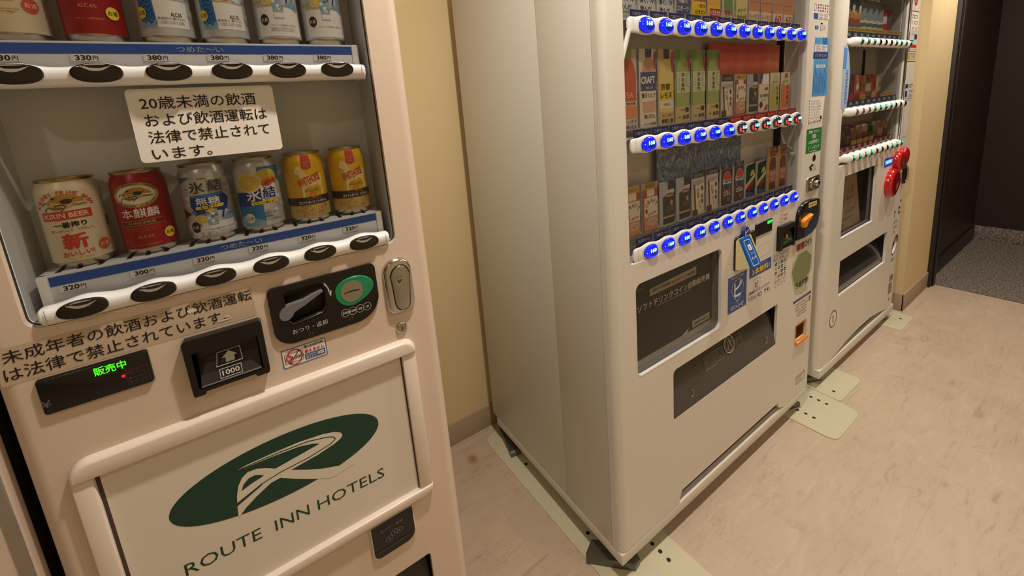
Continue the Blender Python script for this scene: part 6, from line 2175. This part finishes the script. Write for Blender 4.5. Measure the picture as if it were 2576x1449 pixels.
part(b, 'air_grille', M3)
b = MB()
w3i = rr(1.3200, 2.1100, 1.1000, 1.868, 0.006, 3)
LINER3 = mat('mid grey liner', (188, 186, 184), 0.5, vary=0.02)  # one grey over the whole liner
b.wall(w3i, F3 + 0.014, F3 + 0.120, LINER3, flip=True)
b.flat(w3i, F3 + 0.120, LINER3)
b.ring(W3, w3i, F3 + 0.014, DARKG)
b.box(2.1060, 2.1160, F3 - 0.004, F3 + 0.004, 1.098, 1.87, CHROME, 0.001)
for z in (1.3367 + 0.010, 1.6422 + 0.040):
    b.box(1.322, 2.108, F3 + 0.026, F3 + 0.119, z, z + 0.004, LINER3)
b.box(1.8970, 1.9030, F3 + 0.110, F3 + 0.119, 1.50, 1.63, BLACKM)
part(b, 'display_liner', M3, smooth=50)
b = MB().flat(rr(1.3190, 2.1110, 1.0990, 1.869, 0.007, 3), F3 + 0.0165, GLASS)
part(b, 'window_pane', M3)
b = MB().flat([(1.3010, 1.3620), (1.3380, 1.3500), (1.3600, 1.3640), (1.3700, 1.4200), (1.3720, 1.5100), (1.3500, 1.5900), (1.3290, 1.6260), (1.2930, 1.6250), (1.2960, 1.5000)], F3 - 0.0006, mat('pale blue painted reflection', (172, 204, 244), 0.3, vary=0.1, scale=40))  # reflection of a bright screen, painted as a flat blue shape
for i in range(24):
    z = 1.3780 + 0.0062 * i
    b.line([(1.3280, z), (1.3520, z + 0.001)], 0.0022, F3 - 0.0010, mat('deep blue reflection stripe', (70, 96, 160), 0.4))
b.flat([(1.2935, 1.5300), (1.3280, 1.5280), (1.3270, 1.6150), (1.2935, 1.6150)], F3 - 0.0010, mat('sky blue reflection patch', (96, 160, 240), 0.35))
part(b, 'painted_reflection', M3, label='pale blue striped reflection painted on the window edge')

P3 = 0.0731
B3X = [1.4104 + P3 * k for k in range(10)]
LED3 = {0: '1110001111', 1: 'ccc1111000', 2: '1111000111'}
ROW3 = (1.6422, 1.3367, 1.1251)
LENS3 = mat('black button dome', (16, 17, 18), 0.10)
LENS3C = mat('clear grey button dome', (92, 92, 94), 0.12)
LENS3G = mat('dark green button dome', (8, 60, 44), 0.10, emit=0.25)
GLOW3 = mat('green button light', (30, 255, 170), 0.3, emit=1.5)
protos = {}
for ri, zb in enumerate(ROW3):
    b = MB()
    wavy_bar(b, 1.3370, 2.0980, F3 + 0.010, zb, B3X[0], P3, 10, 0.0150, 0.0215, 0.0150, 0.0200, 0.006, 0.034, BARWHITE, power=0.7, n=20, cap=0.010, back=0.006)
    bar = part(b, 'button_bar', M3)
    for k, ch in enumerate(LED3[ri]):
        if ch not in protos:
            b = MB()
            dome(b, 0, 0, 0.0140, 0.0150, 0.003, 0.0110, {'1': LENS3G, '0': LENS3, 'c': LENS3C}[ch], 24, 6)
            if ch == '1':
                dome(b, -0.0010, 0.0072, 0.0098, 0.0056, -0.0058, 0.0016, GLOW3, 16, 2)
            protos[ch] = q = b.build('button', bar, base=(0, 0, 0))
        else:
            q = place_copy(protos[ch], bar, (0, 0, 0))
        q.location = (B3X[k] + 0.0075 - 1.775, F3 - 0.0200 - 0.4, zb - 0.001)
TAG3 = {0: mat('slate blue tag', (62, 78, 108), 0.5), 1: mat('slate blue tag', (62, 78, 108), 0.5), 2: mat('brick red tag', (140, 52, 56), 0.5)}
YT = mat('mustard tag', (196, 168, 84), 0.5)
tp = {}
for ri, zb in enumerate(ROW3):
    for k in range(10):
        yel = ri == 0 or (ri == 1 and k in (0, 3, 7, 8)) or (ri == 2 and k in (2, 3, 4, 5))
        key = (ri, yel)
        if key not in tp:
            b = MB()
            b.box(-0.0345, 0.0335, 0, 0.001, -0.008, 0.028, TAG3[ri])
            b.flat(rr(-0.0120, 0.0140, 0.0080, 0.0200, 0.002, 2), -0.0004, LGREY)
            b.fine(-0.0090, 0.0110, 0.0140, 0.0060, -0.0007, DIMG, k)
            if yel:
                b.box(-0.0335, 0.0325, 0.0, 0.0008, 0.0285, 0.0470, YT)
                b.fine(-0.0270, 0.0270, 0.0380, 0.0080, -0.0004, mat('olive ink', (120, 96, 40), 0.5), k)
            tp[key] = q = b.build('price_tag', M3, base=(0, 0, 0))
        else:
            q = place_copy(tp[key], M3, (0, 0, 0))
        q.location = (B3X[k] - 0.006 - 1.775, F3 + 0.0235 - 0.4, zb + 0.0215)

# poster window
b = MB()
b.wall(SQ3[::-1] if area2(SQ3) < 0 else SQ3, F3 + 0.012, F3 + 0.050, mat('dark window rim', (70, 66, 68), 0.4), flip=True)
b.flat(SQ3, F3 + 0.050, DARKG)
b.outline([(1.3935, 0.7350), (1.8185, 0.7350), (1.8185, 1.0460), (1.3935, 1.0460)], 0.0035, F3 - 0.0006, BARWHITE)
pw3 = part(b, 'poster_window', M3)
b = MB()
POST3 = mat('taupe poster paper', (176, 160, 142), 0.55, vary=0.02)
ROSE = mat('rust print', (168, 104, 88), 0.5)
b.flat([(1.3980, 0.7390), (1.7700, 0.7390), (1.6600, 1.0420), (1.3980, 1.0420)], F3 + 0.040, POST3)
b.flat([(1.4600, 0.8550), (1.5000, 0.8900), (1.5300, 0.9500), (1.5250, 1.0000), (1.4950, 1.0200), (1.4600, 1.0100), (1.4350, 0.9800), (1.4700, 0.9900), (1.4950, 0.9700), (1.4900, 0.9200)], F3 + 0.0396, ROSE)
b.flat([(1.4000, 0.8900), (1.4300, 0.8600), (1.4500, 0.8550), (1.4250, 0.8750)], F3 + 0.0396, ROSE)
b.line([(1.5100, 0.9100), (1.5150, 0.8700)], 0.008, F3 + 0.0396, ROSE)
b.line([(1.6400, 0.9700), (1.6250, 0.9200)], 0.010, F3 + 0.0396, ROSE)
b.outline([(1.5750, 0.9350), (1.6150, 0.9350), (1.6150, 0.9650), (1.5750, 0.9650)], 0.004, F3 + 0.0396, ROSE)
for i, (x0, x1, z, h) in enumerate(((1.560, 1.640, 0.900, 0.014), (1.420, 1.690, 0.830, 0.022), (1.420, 1.660, 0.795, 0.013), (1.430, 1.560, 0.765, 0.010))):
    b.fine(x0, x1, z, h, F3 + 0.0396, mat('faded brown ink', (128, 108, 92), 0.5), i)
part(b, 'poster', pw3, label='taupe poster with a rust coloured swoosh')
b = MB().flat([(1.3970, 0.7385), (1.8150, 0.7385), (1.8150, 1.0425), (1.3970, 1.0425)], F3 + 0.016, GLASS)
part(b, 'poster_pane', pw3)

# delivery slot, flap
b = MB()
b.wall(SL3, F3 + 0.012, F3 + 0.110, BLACKM, flip=True)
b.flat(SL3, F3 + 0.110, BLACKM)
ds3 = part(b, 'delivery_slot', M3)
b = MB()
pf = [(0.090, 0.605), (0.060, 0.575), (0.036, 0.530), (0.022, 0.490), (0.016, 0.462)]
FLAP3 = mat('dark translucent flap', (50, 52, 58), 0.22, vary=0.35, scale=14, coat=0.4)
vs = [(x, F3 + y, z) for y, z in pf for x in (1.4200, 2.0660)]
b.add(vs, [(2 * k, 2 * k + 1, 2 * k + 3, 2 * k + 2) for k in range(len(pf) - 1)], FLAP3)
b.box(1.4180, 2.0680, F3 + 0.014, F3 + 0.020, 0.4360, 0.4640, mat('brown grey sill', (104, 92, 84), 0.35))
for x in (1.500, 1.960):
    b.tube([(x, F3 + 0.030, 0.500), (x + 0.012, F3 + 0.036, 0.520), (x + 0.010, F3 + 0.048, 0.545)], 0.002, LGREY, 6)
part(b, 'flap', ds3)

# seal, display, coin mechanism, handle, cup, notices
b = MB()
SEAL = mat('sage green print', (96, 116, 104), 0.5)
b.outline(ell(1.3770, 0.3310, 0.0430, 0.0460, 32), 0.0070, F3 - 0.0004, SEAL)
b.flat(ell(1.3770, 0.3310, 0.0340, 0.0370, 32), F3 - 0.0003, PAPER)
b.line([(1.3720, 0.3100), (1.3720, 0.3500)], 0.0050, F3 - 0.0005, SEAL)
b.line([(1.3830, 0.3500), (1.3830, 0.3120)], 0.0050, F3 - 0.0005, SEAL)
b.line([(1.3620, 0.3420), (1.3720, 0.3500)], 0.0040, F3 - 0.0005, SEAL)
part(b, 'round_seal', M3, label='round green and white seal')
b = MB()
b.puff([(1.9180, 1.0110), (2.0360, 1.0120), (2.0330, 1.0545), (1.9170, 1.0560)], F3 - 0.002, F3, mat('deep blue screen', (20, 40, 140), 0.3, emit=0.5), 2, 0.001)
b.flat([(1.9230, 1.0220), (2.0330, 1.0230), (2.0310, 1.0440), (1.9220, 1.0450)], F3 - 0.0024, mat('blue screen light', (70, 150, 255), 0.3, emit=1.2))
b.text('販売中', 1.9780, 1.0335, 0.0700, 0.0150, F3 - 0.0028, mat('white screen light', (180, 220, 255), 0.3, emit=1.4))
part(b, 'sales_display', M3, label='small glowing blue display')
REDP = mat('glossy red plastic', (186, 22, 26), 0.16, coat=0.5)
REDD = mat('deep red plastic', (120, 14, 18), 0.2)
b = MB()
def loop_pts(pts, it=2):
    for _ in range(it):
        pts = [q for i in range(len(pts)) for q in ((0.75 * pts[i][0] + 0.25 * pts[(i + 1) % len(pts)][0], 0.75 * pts[i][1] + 0.25 * pts[(i + 1) % len(pts)][1]), (0.25 * pts[i][0] + 0.75 * pts[(i + 1) % len(pts)][0], 0.25 * pts[i][1] + 0.75 * pts[(i + 1) % len(pts)][1]))]
    return pts
up = loop_pts([(2.0600, 0.9800), (2.0400, 1.0200), (2.0550, 1.0620), (2.0950, 1.0780), (2.1350, 1.0700), (2.1600, 1.0950), (2.2050, 1.0900), (2.2300, 1.0500), (2.2150, 1.0100), (2.1800, 0.9900), (2.1500, 0.9650), (2.1000, 0.9620)])
b.puff(up, F3 - 0.030, F3, REDP, 6, 0.016)
b.flat(ell(2.1080, 1.0180, 0.0270, 0.0240, 24), F3 - 0.0304, mat('dim slot metal', (120, 104, 88), 0.35, metal=0.5))
b.outline(ell(2.1080, 1.0180, 0.0330, 0.0300, 24), 0.0060, F3 - 0.0308, REDD)
dish = loop_pts([(1.9500, 0.9400), (1.9400, 0.9000), (1.9550, 0.8600), (1.9900, 0.8320), (2.0350, 0.8330), (2.0800, 0.8650), (2.1080, 0.9080), (2.1000, 0.9500), (2.0800, 0.9780), (2.0500, 0.9920), (2.0050, 0.9900), (1.9700, 0.9700)])
b.puff(dish, F3 - 0.030, F3, REDP, 6, 0.014)
b.flat([(2.0230 + (x - 2.0230) * 0.72, 0.9120 + (z - 0.9120) * 0.72) for x, z in dish], F3 - 0.0303, REDD)
b.flat([(2.0230, 0.8700), (2.0500, 0.8850), (2.0550, 0.9200), (2.0300, 0.9000)], F3 - 0.0306, mat('painted pale red glint', (196, 120, 110), 0.3))  # highlight on the dish, painted as a pale patch
part(b, 'coin_dish', M3, label='glossy red coin slot and dish')
b = MB()
b.puff(rr(2.2340, 2.2680, 0.8680, 0.9830, 0.016, 6), F3 - 0.012, F3, BLACKP, 4, 0.005)
b.tube([(2.2510, F3 - 0.012, 0.885), (2.2510, F3 - 0.018, 0.905), (2.2510, F3 - 0.018, 0.955), (2.2510, F3 - 0.012, 0.972)], 0.006, CHROME, 8)
part(b, 'lock_handle', M3, label='black and chrome lock handle')
b = MB()
DKR = mat('dark red cup', (140, 40, 44), 0.3)
b.wall(CR3, F3 + 0.010, F3 + 0.045, DKR, flip=True)
b.flat(CR3, F3 + 0.045, mat('taupe cup back', (120, 108, 100), 0.5))
b.ring([(2.2200 + (x - 2.2200) * 1.12, 0.505 + (z - 0.505) * 1.12) for x, z in CR3], CR3, F3 - 0.001, DKR)
part(b, 'coin_return_cup', M3, label='dark red coin return cup')
b = MB()
yl = F3 - 0.0004
b.flat(loop_pts([(2.1350, 1.8900), (2.1500, 1.8400), (2.1850, 1.8200), (2.2200, 1.8400), (2.2350, 1.8900)], 2), yl, PAPER)
b.flat(loop_pts([(2.1450, 1.8900), (2.1580, 1.8500), (2.1850, 1.8330), (2.2120, 1.8500), (2.2250, 1.8900)], 2), yl - 0.0003, REDINK)
b.fine(2.1620, 2.2080, 1.8600, 0.0120, yl - 0.0006, LGREY, 1)
b.line([(2.1300, 1.8110), (2.2550, 1.8130)], 0.0030, yl, DKR)
b.flat(quad(2.1400, 2.2560, 1.7100, 1.8050), yl, PAPER)
b.fine(2.1500, 2.2450, 1.7850, 0.0200, yl - 0.0003, DIMG, 2)
b.fine(2.1500, 2.2450, 1.7550, 0.0200, yl - 0.0003, ROSE, 3)
b.fine(2.1450, 2.2450, 1.7240, 0.0180, yl - 0.0003, cg, 4)
b.fine(2.1450, 2.2200, 1.6950, 0.0120, yl, GINK, 5)
b.flat(quad(2.2150, 2.2560, 1.6700, 1.6960), yl, NAVY)
b.flat(quad(2.1450, 2.2000, 1.6550, 1.6650), yl, INK)
b.flat(quad(2.1360, 2.2620, 1.6040, 1.6415), yl, REDINK)
b.flat(quad(2.1500, 2.2560, 1.6080, 1.6250), yl - 0.0003, PAPER)
b.fine(2.1540, 2.2520, 1.6165, 0.0100, yl - 0.0006, cg, 6)
b.flat(quad(2.1330, 2.2700, 1.5560, 1.6000), yl, mat('pale yellow sticker', (226, 212, 160), 0.5))
for i in range(3):
    b.fine(2.1400, 2.2600, 1.5930 - 0.0130 * i, 0.0100, yl - 0.0003, INK, 10 + i)
b.line([(2.1330, 1.5540), (2.2720, 1.5550)], 0.0030, yl - 0.0003, DKR)
b.flat(quad(2.1420, 2.1850, 1.4130, 1.4350), yl, NAVY)
b.fine(2.1950, 2.2750, 1.4240, 0.0200, yl, DIMG, 14)
b.flat(quad(2.1450, 2.1800, 1.3650, 1.4000), yl, NAVY)
b.fine(2.1950, 2.2750, 1.3950, 0.0140, yl, DIMG, 15)
b.fine(2.1950, 2.2650, 1.3720, 0.0140, yl, DIMG, 16)
b.line([(2.1450, 1.3560), (2.2650, 1.3570)], 0.0024, yl, DIMG)
part(b, 'price_stickers', M3, label='column of small red, yellow and navy stickers')
b = MB()
b.outline(rr(2.1600, 2.2550, 1.1450, 1.3480, 0.006, 3), 0.0018, yl, GINK)
part(b, 'blank_cover', M3)
GB = mat('grey brown sticker', (140, 128, 114), 0.5)
for n_, rows in enumerate((((2.215, 2.250, 0.930, 0.020), (2.215, 2.250, 0.895, 0.020)), ((2.155, 2.200, 0.700, 0.040), (2.160, 2.230, 0.650, 0.018), (2.165, 2.225, 0.620, 0.016), (2.170, 2.200, 0.590, 0.016)),
                           ((2.225, 2.265, 0.715, 0.050),), ((2.180, 2.230, 0.415, 0.020), (2.190, 2.215, 0.385, 0.018)))):
    b = MB()
    for i, (x0, x1, z, h) in enumerate(rows):
        b.fine(x0, x1, z, h, yl, DIMG, 7 * n_ + i + 20)
    part(b, 'fine_print', M3)
part(MB().flat(ell(2.2580, 0.7650, 0.0080, 0.0110, 14), yl, INK), 'key_hole', M3)
part(MB().flat(quad(2.1850, 2.2450, 0.2750, 0.3150), yl, GB), 'info_sticker', M3)
part(MB().flat(quad(2.1800, 2.2400, 0.1950, 0.2650), yl, GB), 'info_sticker', M3)
part(MB().flat([(2.1950, 0.155), (2.2150, 0.145), (2.2250, 0.165), (2.2050, 0.175)], yl, GINK), 'info_sticker', M3)
foot_pad([(1.2550, 0.0650), (1.3300, 0.0300), (1.3550, 0.0500), (1.3300, 0.1000), (1.2700, 0.1100)], 1.300, 0.065, M3)
foot_pad([(1.2600, 0.6500), (1.3400, 0.6200), (1.3500, 0.7000), (1.2800, 0.7300)], 1.300, 0.680, M3)
foot_pad([(2.2000, 0.0400), (2.2700, 0.0300), (2.2950, 0.0600), (2.2600, 0.1000), (2.2100, 0.0900)], 2.250, 0.065, M3)
foot_pad([(2.2000, 0.6500), (2.2800, 0.6200), (2.2900, 0.7000), (2.2200, 0.7300)], 2.250, 0.680, M3)

# sample drinks standing behind the far pane: bottles above, short packs below
D_TEAL = m8('teal bottle print', (62, 88, 104)); D_FLAME = m8('flame orange label', (196, 112, 62)); D_LABELG = m8('dark green label', (56, 84, 62)); D_AQUA = m8('pale aqua bottle', (104, 122, 132))
D_RED = m8('bright red label', (176, 28, 50)); D_MAROON = m8('maroon label', (110, 30, 44)); D_OLIVE = m8('olive pack print', (112, 104, 58)); D_ORANGE = m8('orange pack print', (196, 122, 66)); D_GRAPE = m8('grape pack print', (88, 42, 56)); D_PEACH = m8('peach pack print', (188, 98, 84))
D_BROWN = m8('brown can print', (108, 70, 50)); D_MIX = m8('beige can print', (184, 170, 144)); D_NAVY = m8('dim navy can print', (52, 54, 78)); D_COPPER = m8('copper can print', (136, 88, 66)); D_KHAKI = m8('khaki can print', (128, 114, 88))


def sample(kind, fn, k, z, label, group, store={}):
    loc = (B3X[k] - 0.004, F3 + 0.070, z)
    if kind in store:
        return copy_tree(store[kind], loc, label, group)
    t = thing('sample_drink', label, 'sample drink', loc, group)
    fn(t)
    store[kind] = t
    return t


def s_bottle(body, bands, cap, ch=None, ink=None, H=0.176, R=0.0345):
    def fn(t):
        b = MB().lathe([(0, 0.001), (R * 0.9, 0.0), (R, 0.006), (R, H * 0.66), (R * 0.8, H * 0.78), (R * 0.45, H * 0.88), (R * 0.42, H * 0.92), (0, H * 0.92)], 0, 0, body, 24)
        b.build('bottle_body', t, base=(0, 0, 0))
        b = MB()
        for z0, z1, m in bands:
            b.lathe([(R * 1.012, z0), (R * 1.012, z1)], 0, 0, m, 24)
        for k in range(12):       # jagged flame or leaf edge on the top of the label
            z0, z1, m = bands[-1]
            a0 = -PI * 0.95 + PI * 0.9 * k / 12; a1 = a0 + PI * 0.9 / 12; am = a0 + (a1 - a0) * (0.3 if k % 2 else 0.7)
            p = lambda a, z: (R * 1.013 * math.cos(a), R * 1.013 * math.sin(a), z)
            b.add([p(a0, z1 - 0.001), p(a1, z1 - 0.001), p(am, z1 + 0.009 + 0.004 * (k % 3))], [(0, 1, 2)], m)
        b.build('label_band', t, base=(0, 0, 0))
        if ch:
            MB().text(ch, -0.004, H * 0.60, 0.034, 0.034, -R * 1.03, ink, bold=0.02).build('label_lettering', t, base=(0, 0, 0))
        MB().lathe([(R * 0.46, H * 0.915), (R * 0.46, H), (0, H)], 0, 0, cap, 18).build('cap', t, base=(0, 0, 0))
    return fn


def s_can(body, mark, H=0.115, R=0.0290):
    def fn(t):
        MB().lathe(can_profile(H, R) + [(R * 0.80, H - 0.004), (0, H - 0.004)], 0, 0, [TINLID] * 6 + [body] * 4 + [TINLID] * 3, 24).build('can_body', t, base=(0, 0, 0))
        b = MB().lathe([(R * 1.01, H * 0.45), (R * 1.012, H * 0.47), (R * 1.012, H * 0.70), (R * 1.01, H * 0.72)], 0, 0, mark, 24)
        b.build('label_band', t, base=(0, 0, 0))
    return fn


def s_pack(body, mark, top, H=0.130):
    def fn(t):
        MB().box(-0.030, 0.030, -0.020, 0.020, 0, H, body, 0.002).build('carton_body', t, base=(0, 0, 0))
        b = MB(); b.flat([(-0.026, 0.020), (0.026, 0.014), (0.026, 0.070), (-0.020, 0.060)], -0.0204, mark); b.flat(ell(0.004, 0.095, 0.018, 0.016, 18), -0.0204, top); b.fine(-0.022, 0.022, 0.010, 0.008, -0.0206, LGREY, 3)
        b.build('carton_print', t, base=(0, 0, 0), smooth=0)
    return fn


Q1, Q2, Q3 = 'sample bottles in the top row of the far machine', 'sample packs in the middle row of the far machine', 'sample cans in the bottom row of the far machine'
Z1, Z2, Z3 = 1.6422 + 0.0450, 1.3367 + 0.0142, 1.1251 - 0.0235
tea3 = s_bottle(D_TEAL, [(0.008, 0.024, D_AQUA), (0.024, 0.040, D_TEAL), (0.040, 0.064, m8('dark rust label', (140, 58, 44))), (0.064, 0.082, D_FLAME), (0.082, 0.090, m8('flame yellow label', (206, 160, 84)))], D_TEAL, '麦', WINK)
wat3 = s_bottle(D_AQUA, [(0.008, 0.022, m8('steel blue label', (84, 108, 136))), (0.022, 0.034, LGREY), (0.034, 0.052, D_LABELG), (0.052, 0.058, LGREY)], PAPER)
sample('tea3', tea3, 0, Z1, 'teal bottle with a flame orange label at the left end of the far top row', Q1)
sample('tea3', None, 1, Z1, 'teal bottle with a flame orange label second from the left in the far top row', Q1)
sample('tea3', None, 2, Z1, 'teal bottle with a flame orange label beside the aqua bottles', Q1)
for k, lb in ((3, 'aqua water bottle beside the flame labelled bottles'), (4, 'aqua water bottle, second of the four in the far top row'), (5, 'aqua water bottle, third of the four in the far top row'), (6, 'aqua water bottle beside the red can shaped bottle')):
    sample('wat3', wat3, k, Z1, lb, Q1)
sample('red3', s_can(D_RED, LGREY, 0.130), 7, Z1, 'bright red can with a pale band in the far top row', Q1)
sample('mar3', s_can(D_MAROON, D_NAVY, 0.140), 8, Z1, 'maroon can behind the bright red can in the far top row', Q1)
sample('olive', s_pack(D_OLIVE, C_GREEN2, C_PALE, 0.150), 0, Z2, 'olive green drink pack at the left end of the far middle row', Q2)
sample('orange', s_pack(D_ORANGE, C_GOLD, YELLOWP, 0.150), 1, Z2, 'orange drink pack in the far middle row', Q2)
sample('grape', s_pack(D_GRAPE, C_PINK, D_MAROON, 0.155), 2, Z2, 'dark grape drink pack in the far middle row', Q2)
sample('peach', s_pack(D_PEACH, D_RED, C_CREAMC, 0.150), 3, Z2, 'peach coloured drink pack in the far middle row', Q2)
sample('fire', s_can(m8('vermilion can print', (190, 84, 48)), D_BROWN, 0.150), 4, Z2, 'vermilion can under a yellow tag in the far middle row', Q2)
sample('brown', s_can(D_BROWN, D_MIX, 0.150), 5, Z2, 'brown can beside the vermilion can in the far middle row', Q2)
sample('redmix', s_pack(D_RED, D_MIX, D_MAROON, 0.150), 6, Z2, 'red and beige drink pack in the far middle row', Q2)
sample('greenmix', s_pack(D_MIX, D_RED, C_GREEN2, 0.150), 7, Z2, 'beige drink pack with a green round picture in the far middle row', Q2)
low = (('navycan', D_NAVY, D_MAROON, 'dim navy can at the left end of the far bottom row'), ('slate', m8('slate can print', (76, 82, 98)), D_NAVY, 'slate grey can second in the far bottom row'), ('darkcan', C_DARK, D_COPPER, 'near black can in the far bottom row'), ('copper', D_COPPER, D_KHAKI, 'copper brown can in the far bottom row'), ('copper2', m8('tan can print', (150, 116, 90)), D_COPPER, 'tan can in the middle of the far bottom row'),
       ('beige', D_MIX, D_BROWN, 'beige can in the far bottom row'), ('dkgreen', C_DEW, C_DARK, 'dark green can in the far bottom row'), ('khaki', D_KHAKI, D_COPPER, 'khaki can in the far bottom row'), ('rust', m8('rust can print', (140, 74, 58)), D_MIX, 'rust red can near the right end of the far bottom row'), ('khaki2', m8('dull gold can print', (140, 122, 76)), D_BROWN, 'dull gold can at the right end of the far bottom row'))
for k, (kd, c, m_, lb) in enumerate(low):
    sample(kd, s_can(c, m_, 0.160 if k % 3 else 0.150), k, Z3, lb, Q3)
